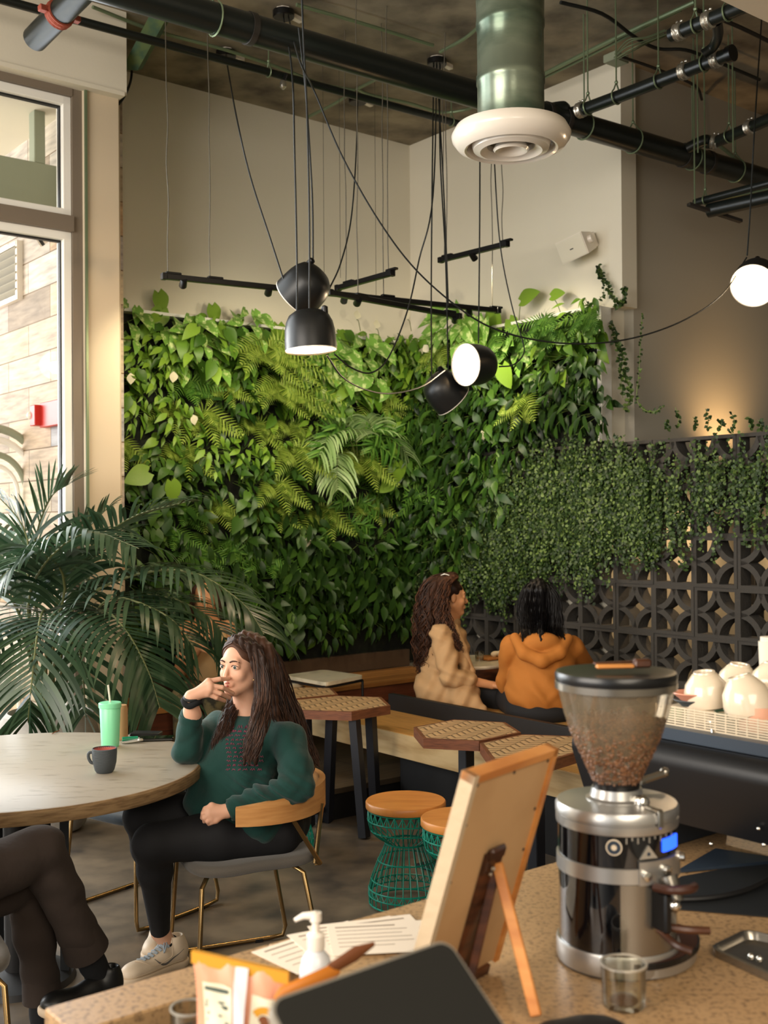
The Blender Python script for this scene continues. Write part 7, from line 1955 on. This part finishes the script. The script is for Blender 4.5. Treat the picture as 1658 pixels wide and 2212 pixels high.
cp = Sdf(.02); cp.ell(H2(0, -.026, .036), [.080, .094, .086], H2.R); cp.cut(H2(0, .11, -.05), [.09, .085, .10], H2.R, .01); sdf_obj(cp, 'hair_cap', 'hair_curly', T2, .008, fn=lambda P, d: d - .005 * np.sin(P[..., 0] * 90) * np.sin(P[..., 2] * 80 + P[..., 1] * 70))
m = MB(); m.tube(bez([at(952, 1243, 6.83), at(960, 1240, 6.82), at(970, 1243, 6.82)], 4), .004, 6); m.build('hair_clip', 'metal_pale', T2)

# person in orange jumper, seen from behind
T3 = thing('person', 'dark haired person in an orange hooded jumper seen from behind on the bench', 'person', Vector((.9, 6.4, 0)))
H3 = Head(at(1163, 1303, 6.50), (-.35, .94), 1.02)
PV3 = at(1168, 1512, 6.42); NK3 = at(1168, 1362, 6.46); S1, S2 = at(1112, 1398, 6.42), at(1228, 1400, 6.46)
E1, E2 = at(1094, 1478, 6.58), at(1262, 1440, 6.66); W1_, W2_ = at(1090, 1455, 6.85), at(1225, 1440, 6.95)
K1, K2 = Vector((.72, 6.92, .52)), Vector((1.02, 6.95, .52))
sd = Sdf(.02); H3.add(sd, False); sd.cone(H3(0, -.012, -.07), NK3, .05, .057, .03); sd.limb([NK3, (S1 + S2) / 2 - Zv * .06, PV3], [.08, .13, .15], .05); sd.cone(S1, S2, .05, .05, .03)
sd.limb([S1, E1, W1_], [.05, .04, .024], .02); sd.limb([S2, E2, W2_], [.05, .04, .024], .02)
for K_, o_ in ((K1, -.09), (K2, .09)): sd.limb([PV3 + Vector((o_, .05, -.02)), K_, Vector((K_.x, K_.y + .03, .08))], [.10, .06, .038], .03)
smallhand(sd, W1_, (.2, 1, 0), (0, 0, -1), (1, -.2, 0)); smallhand(sd, W2_, (-.3, 1, 0), (0, 0, -1), (1, .3, 0))
sdf_obj(sd, 'body', 'skin_warm', T3, .006)
jm = Sdf(.05); jm.limb([NK3 - Zv * .03, (S1 + S2) / 2 - Zv * .07, PV3 + Zv * .04], [.085, .14, .155], .06); jm.cone(S1, S2, .062, .062, .04)
jm.ell(PV3 + Vector((.0, .0, .06)), (.205, .16, .14), None, .05); jm.ell((S1 + S2) / 2 - Zv * .12, (.185, .14, .16), None, .05)
jm.limb([S1 + Vector((-.02, 0, 0)), E1, E1.lerp(W1_, .8)], [.068, .058, .045], .008); jm.limb([S2 + Vector((.02, 0, 0)), E2, E2.lerp(W2_, .8)], [.070, .060, .045], .008)
jm.limb([NK3 + Vector((.105 * math.cos(a), -.055 - .03 * math.sin(a) * -1 - .05 * math.sin(a), -.03 - .055 * math.sin(a))) for a in [PI * i / 8 for i in range(9)]], [.03] + [.042] * 7 + [.03], .012)
jm.plane(Vector((0, 0, SEAT + .03)), (0, 0, -1))
hd3 = Sdf(.02); hd3.limb([at(1112, 1378, 6.36), at(1132, 1412, 6.29), at(1170, 1428, 6.255), at(1208, 1410, 6.29), at(1226, 1380, 6.37)], [.030, .036, .038, .036, .030]); hd3.ell(at(1170, 1388, 6.33), (.105, .07, .06))
sdf_obj(hd3, 'hood', 'jumper_orange', T3, .006)
sdf_obj(jm, 'hooded_jumper', 'jumper_orange', T3, .007, fn=lambda P, d: d - .003 * np.sin(P[..., 2] * 50 + P[..., 0] * 24 + 2 * np.sin(P[..., 0] * 22)) - .0025 * np.sin(P[..., 0] * 66 + P[..., 2] * 32) - .006 * np.abs(np.sin(P[..., 2] * 24 - np.abs(P[..., 0] - .9) * 20)) ** 4 * np.clip((.8 - P[..., 2]) * 6, 0, 1))
tr_ = Sdf(.04); tr_.ell(PV3 - Zv * .06, (.2, .17, .09)); 
for K_, o_ in ((K1, -.09), (K2, .09)): tr_.limb([PV3 + Vector((o_, .05, -.02)), K_, Vector((K_.x, K_.y + .03, .12))], [.12, .08, .06], .03)
tr_.plane(Vector((0, 0, .10)), (0, 0, -1)); sdf_obj(tr_, 'trousers', 'trouser_dark', T3, .01)
for K_ in (K1, K2): shoe(T3, Vector((K_.x, K_.y - .02, .001)), (0, 1, 0), .25, 'black_leather', 'matt_black', .008, laces=False)
cp = Sdf(.02); cp.ell(H3(0, -.022, .030), [.086, .104, .095], H3.R); cp.ell(H3(0, -.045, -.045), [.080, .065, .085], H3.R); cp.cut(H3(0, .12, -.03), [.07, .07, .1], H3.R, .01); sdf_obj(cp, 'hair_cap', 'hair_black', T3, .007)
def lock(*p): return [at(a, b, Y) for a, b, Y in p]
hair(T3, [[lock((1160, 1258, 6.45), (1135, 1275, 6.42), (1125, 1320, 6.42), (1130, 1350, 6.40), (1128, 1385, 6.31)), lock((1160, 1258, 6.45), (1150, 1275, 6.40), (1150, 1320, 6.38), (1158, 1350, 6.38), (1162, 1375, 6.29))],
          [lock((1162, 1258, 6.45), (1162, 1275, 6.39), (1162, 1320, 6.37), (1164, 1350, 6.36), (1166, 1386, 6.27)), lock((1165, 1258, 6.45), (1170, 1275, 6.39), (1170, 1320, 6.37), (1170, 1350, 6.36), (1170, 1380, 6.27))],
          [lock((1165, 1258, 6.45), (1172, 1275, 6.40), (1172, 1320, 6.38), (1175, 1350, 6.38), (1172, 1378, 6.29)), lock((1165, 1258, 6.45), (1195, 1280, 6.43), (1205, 1320, 6.43), (1208, 1355, 6.42), (1220, 1384, 6.32))]], 'hair_black', 420, .003, .030, seed=9, h=.007)

# person in beige tank top behind the palm
T4 = thing('person', 'tattooed person in a beige tank top looking at a phone behind the palm fronds', 'person', Vector((-1.15, 7.25, 0)))
H4 = Head(at(444, 1290, 7.28), (.16, -.98), 1.0, pitch=-.35)
PV4 = at(448, 1498, 7.36); NK4 = at(447, 1338, 7.32); S3, S4 = at(402, 1358, 7.30), at(495, 1356, 7.32); E3, E4 = at(390, 1448, 7.16), at(506, 1425, 7.14); W3_, W4_ = at(432, 1398, 7.02), at(474, 1392, 7.00)
K3, K4 = at(402, 1508, 6.86), at(470, 1508, 6.84)
sd = Sdf(.02); H4.add(sd, False); sd.cone(H4(0, -.012, -.07), NK4, .047, .052, .03); sd.limb([NK4, (S3 + S4) / 2 - Zv * .08, PV4], [.07, .12, .14], .06); sd.cone(S3, S4, .045, .045, .03)
sd.limb([S3, E3, W3_], [.048, .040, .024], .02); sd.limb([S4, E4, W4_], [.048, .040, .024], .02)
for K_, o_ in ((K3, -.09), (K4, .09)): sd.limb([PV4 + Vector((o_, -.03, 0)), K_, Vector((K_.x, K_.y - .02, .08))], [.10, .06, .038], .03)
smallhand(sd, W3_, (.8, -.3, .35), (.3, -.2, -.3), (0, .3, .9)); smallhand(sd, W4_, (-.4, -.3, .8), (-.6, -.1, -.1), (-.3, .9, 0))
sdf_obj(sd, 'body', 'skin_warm', T4, .006)
tk = Sdf(.04); tk.limb([(S3 + S4) / 2 - Zv * .13 + Vector((0, -.01, 0)), PV4 + Zv * .04], [.135, .155], .06); tk.cone(at(420, 1362, 7.20), at(412, 1400, 7.2), .028, .05, .04); tk.cone(at(476, 1358, 7.22), at(485, 1400, 7.2), .022, .05, .04); tk.plane((S3 + S4) / 2 + Zv * .04, (0, 0, 1)); sdf_obj(tk, 'tank_top', 'tank_beige', T4, .008)
tr_ = Sdf(.04); tr_.ell(PV4 - Zv * .02, (.19, .17, .1))
for K_, o_ in ((K3, -.09), (K4, .09)): tr_.limb([PV4 + Vector((o_, -.03, 0)), K_, Vector((K_.x, K_.y - .02, .12))], [.12, .085, .07], .03)
tr_.plane(Vector((0, 0, .10)), (0, 0, -1)); sdf_obj(tr_, 'camouflage_trousers', 'trouser_camo', T4, .009)
m = MB(); m.tube([Vector((PV4.x + .17 * math.cos(a), PV4.y + .165 * math.sin(a), PV4.z + .07)) for a in [2 * PI * i / 30 for i in range(31)]], .028, 8); m.build('black_belt_bag', 'matt_black', T4)
for K_ in (K3, K4): shoe(T4, Vector((K_.x, K_.y + .04, .001)), (0, -1, 0), .25, 'black_leather', 'matt_black', .008, laces=False)
hair(T4, [[lock((440, 1255, 7.26), (418, 1275, 7.26), (414, 1310, 7.28), (412, 1345, 7.3)), lock((444, 1255, 7.3), (444, 1270, 7.4), (444, 1310, 7.42), (446, 1345, 7.42))], [lock((444, 1255, 7.3), (446, 1270, 7.4), (448, 1310, 7.42), (450, 1345, 7.42)), lock((448, 1255, 7.26), (470, 1275, 7.26), (474, 1310, 7.28), (476, 1345, 7.3))]], 'hair_brown', 80, .004, .028, seed=12, h=.01)
# tattoo birds on the shoulder
bo = [o for o in kids(T4) if o.name.startswith('body')][0]; Mw = chain(bo); bv4 = BVHTree.FromPolygons([Mw @ w_.co for w_ in bo.data.vertices], [tuple(p.vertices) for p in bo.data.polygons])
m = MB()
for px, py in ((392, 1366), (397, 1362), (396, 1370), (404, 1369), (404, 1375), (411, 1366), (412, 1372), (430, 1374), (435, 1376)):
    q = onbody(px, py, bv4, .001)
    if q is not None: m.ball(q, (.005, .001, .003), 6)
m.build('tattoo', 'grey_black', T4)
q = at(463, 1391, 6.96); tag(MB().box(q, (.075, .012, .035) if False else (.085, .010, .045), Matrix.Rotation(-.5, 3, 'X') @ Matrix.Rotation(-.1, 3, 'Y'), .002).build('phone', 'gloss_black'), 'black phone held by the person in the beige tank top', 'phone')

# person in brown trousers at the left edge
T5 = thing('person', 'person in dark brown trousers and black socks with legs crossed at the left edge', 'person', Vector((-1.3, 3.1, 0)))
PV5 = Vector((-1.36, 3.02, .54)); NK5 = Vector((-1.42, 2.96, 1.13)); H5 = Head(Vector((-1.40, 2.97, 1.27)), (.35, .9), 1.02)
S5, S6 = Vector((-1.58, 3.04, 1.07)), Vector((-1.26, 2.88, 1.07))
KA = at(88, 1838, 3.30); AA = at(200, 2082, 3.47); KB = at(60, 1905, 3.42); AB = at(97, 2188, 3.46)
sd = Sdf(.02); H5.add(sd, False); sd.cone(H5(0, -.012, -.07), NK5, .055, .06, .03); sd.limb([NK5, NK5 - Zv * .18, PV5], [.08, .14, .14], .06); sd.cone(S5, S6, .055, .055, .04)
E5, E6 = Vector((-1.60, 3.14, .84)), Vector((-1.24, 2.98, .84)); W5, W6 = Vector((-1.44, 3.18, .74)), Vector((-1.28, 3.12, .74))
sd.limb([S5, E5, W5], [.05, .042, .027], .02); sd.limb([S6, E6, W6], [.05, .042, .027], .02); smallhand(sd, W5, (.5, .8, 0), (0, 0, -1), (.8, -.5, 0)); smallhand(sd, W6, (.1, 1, 0), (0, 0, -1), (1, 0, 0))
sd.limb([PV5 + Vector((.04, -.08, .02)), KA, KA.lerp(AA, .4), AA], [.08, .045, .042, .034], .01); sd.limb([PV5 + Vector((.04, .08, 0)), KB, KB.lerp(AB, .4), AB], [.08, .045, .042, .034], .01)
dS = Vector((-.62, -.50, -.52)).normalized()
sd.limb([AA, AA + Vector((.02, .03, -.05))], [.035, .03], .02)
sdf_obj(sd, 'body', 'skin', T5, .006)
tr_ = Sdf(.03); tr_.cone(PV5, PV5 + Vector((.05, 0, 0)), .155, .15)
hemA = KA.lerp(AA, .80); hemB = KB.lerp(AB, .80)
tr_.limb([PV5 + Vector((.04, -.08, .02)), PV5.lerp(KA, .6) + Vector((0, -.02, .01)), KA, KA.lerp(AA, .35), hemA], [.105, .088, .072, .064, .060], .012)
tr_.limb([PV5 + Vector((.04, .08, 0)), KB, KB.lerp(AB, .35), hemB], [.105, .068, .062, .054], .012)
tr_.plane(hemA + (AA - KA).normalized() * .012, (AA - KA)) if False else None
sdf_obj(tr_, 'trousers', 'brown_denim', T5, .006, fn=lambda P, d: d - .003 * np.sin(P[..., 2] * 40 + P[..., 0] * 25) * np.sin(P[..., 0] * 30 + 1) - .0025 * np.sin(P[..., 2] * 75 + P[..., 1] * 30))
for ha, hb, rr_ in ((hemA, AA, .066), (hemB, AB, .058)):
    ax = (hb - ha).normalized(); m = MB(); m.lathe([(rr_ * .9, -.05), (rr_, .0), (rr_ * 1.06, .035), (rr_ * 1.02, .037), (rr_ * .95, .02)], ha, axis_to(ax), 28, cap=False); m.build('trouser_hem', 'brown_denim', T5)
so = Sdf(.02); ftd = Vector((-.72, -.62, -.30)).normalized()
heelA = at(245, 2122, 3.52)
so.limb([KA.lerp(AA, .78), AA, at(232, 2128, 3.50)], [.044, .038, .034], .02); so.limb([at(222, 2130, 3.50), at(190, 2140, 3.46)], [.034, .030], .02); sdf_obj(so, 'sock', 'sock_black', T5, .006)
so = Sdf(.02); so.limb([KB.lerp(AB, .78), AB, AB - Zv * .05], [.046, .042, .04], .02); sdf_obj(so, 'sock', 'sock_black', T5, .006)
hA = at(258, 2160, 3.52); tA = at(112, 2192, 3.36); dA = (tA - hA).normalized()
upA = Vector((.12, .1, 1))
shoe(T5, hA, dA, .27, 'black_leather', 'sole_cream', .005, laces=False, up=upA)
shoe(T5, Vector((AB.x + .03, AB.y + .05, .001)), (-.45, -.9, 0), .27, 'black_leather', 'sole_cream', .006, laces=False)
sh_ = Sdf(.04); sh_.limb([NK5 - Zv * .03, NK5 - Zv * .2, PV5 + Zv * .06], [.09, .16, .16], .06); sh_.cone(S5, S6, .075, .075, .05); sh_.limb([S5, E5, E5.lerp(W5, .85)], [.078, .06, .04], .03); sh_.limb([S6, E6, E6.lerp(W6, .85)], [.078, .06, .04], .03); sdf_obj(sh_, 'shirt', 'grey_black', T5, .009)
cp = Sdf(.02); cp.ell(H5(0, -.022, .036), [.078, .094, .086], H5.R); cp.cut(H5(0, .10, -.05), [.09, .08, .10], H5.R, .01); sdf_obj(cp, 'hair', 'hair_brown', T5, .008)

# small pieces belong to the part they sit on
SUBP = {'knob': 'control_plate', 'button': 'fork_mount', 'badge_ring': 'round_badge', 'badge_dot': 'triangle_badge', 'beans': 'hopper', 'bean_fill': 'hopper', 'lid_band': 'hopper_lid', 'screws': 'body_panel', 'straw': 'lid',
        'inner_ring': 'diffuser_rim', 'centre_cone': 'diffuser_rim', 'end_cap': 'pipe', 'nozzle': 'pump_collar', 'label_text': 'nutrition_label', 'seal_centre': 'front_label', 'round_seal': 'front_label', 'tattoo': 'body', 'hinge_pin': 'hinge_block', 'catch_tray': 'catch_tray_rim', 'gasket': 'window_frame', 'badge': 'grille', 'seal': 'lamp_head', 'cuff': 'hoodie', 'chest_print': 'hoodie', 'tray_mat': 'cup_tray', 'drain_stud': 'pan', 'strobe': 'strobe_base', 'soil': 'bowl'}
base_ = lambda n: n.split('.')[0]
for r_ in [o for o in bpy.data.objects if o.parent is None]:
    ks = kids(r_); nm = {}
    for c in ks: nm.setdefault(base_(c.name), c)
    for c in ks:
        tgt = SUBP.get(base_(c.name))
        if tgt in nm and not kids(c): c.parent = nm[tgt]
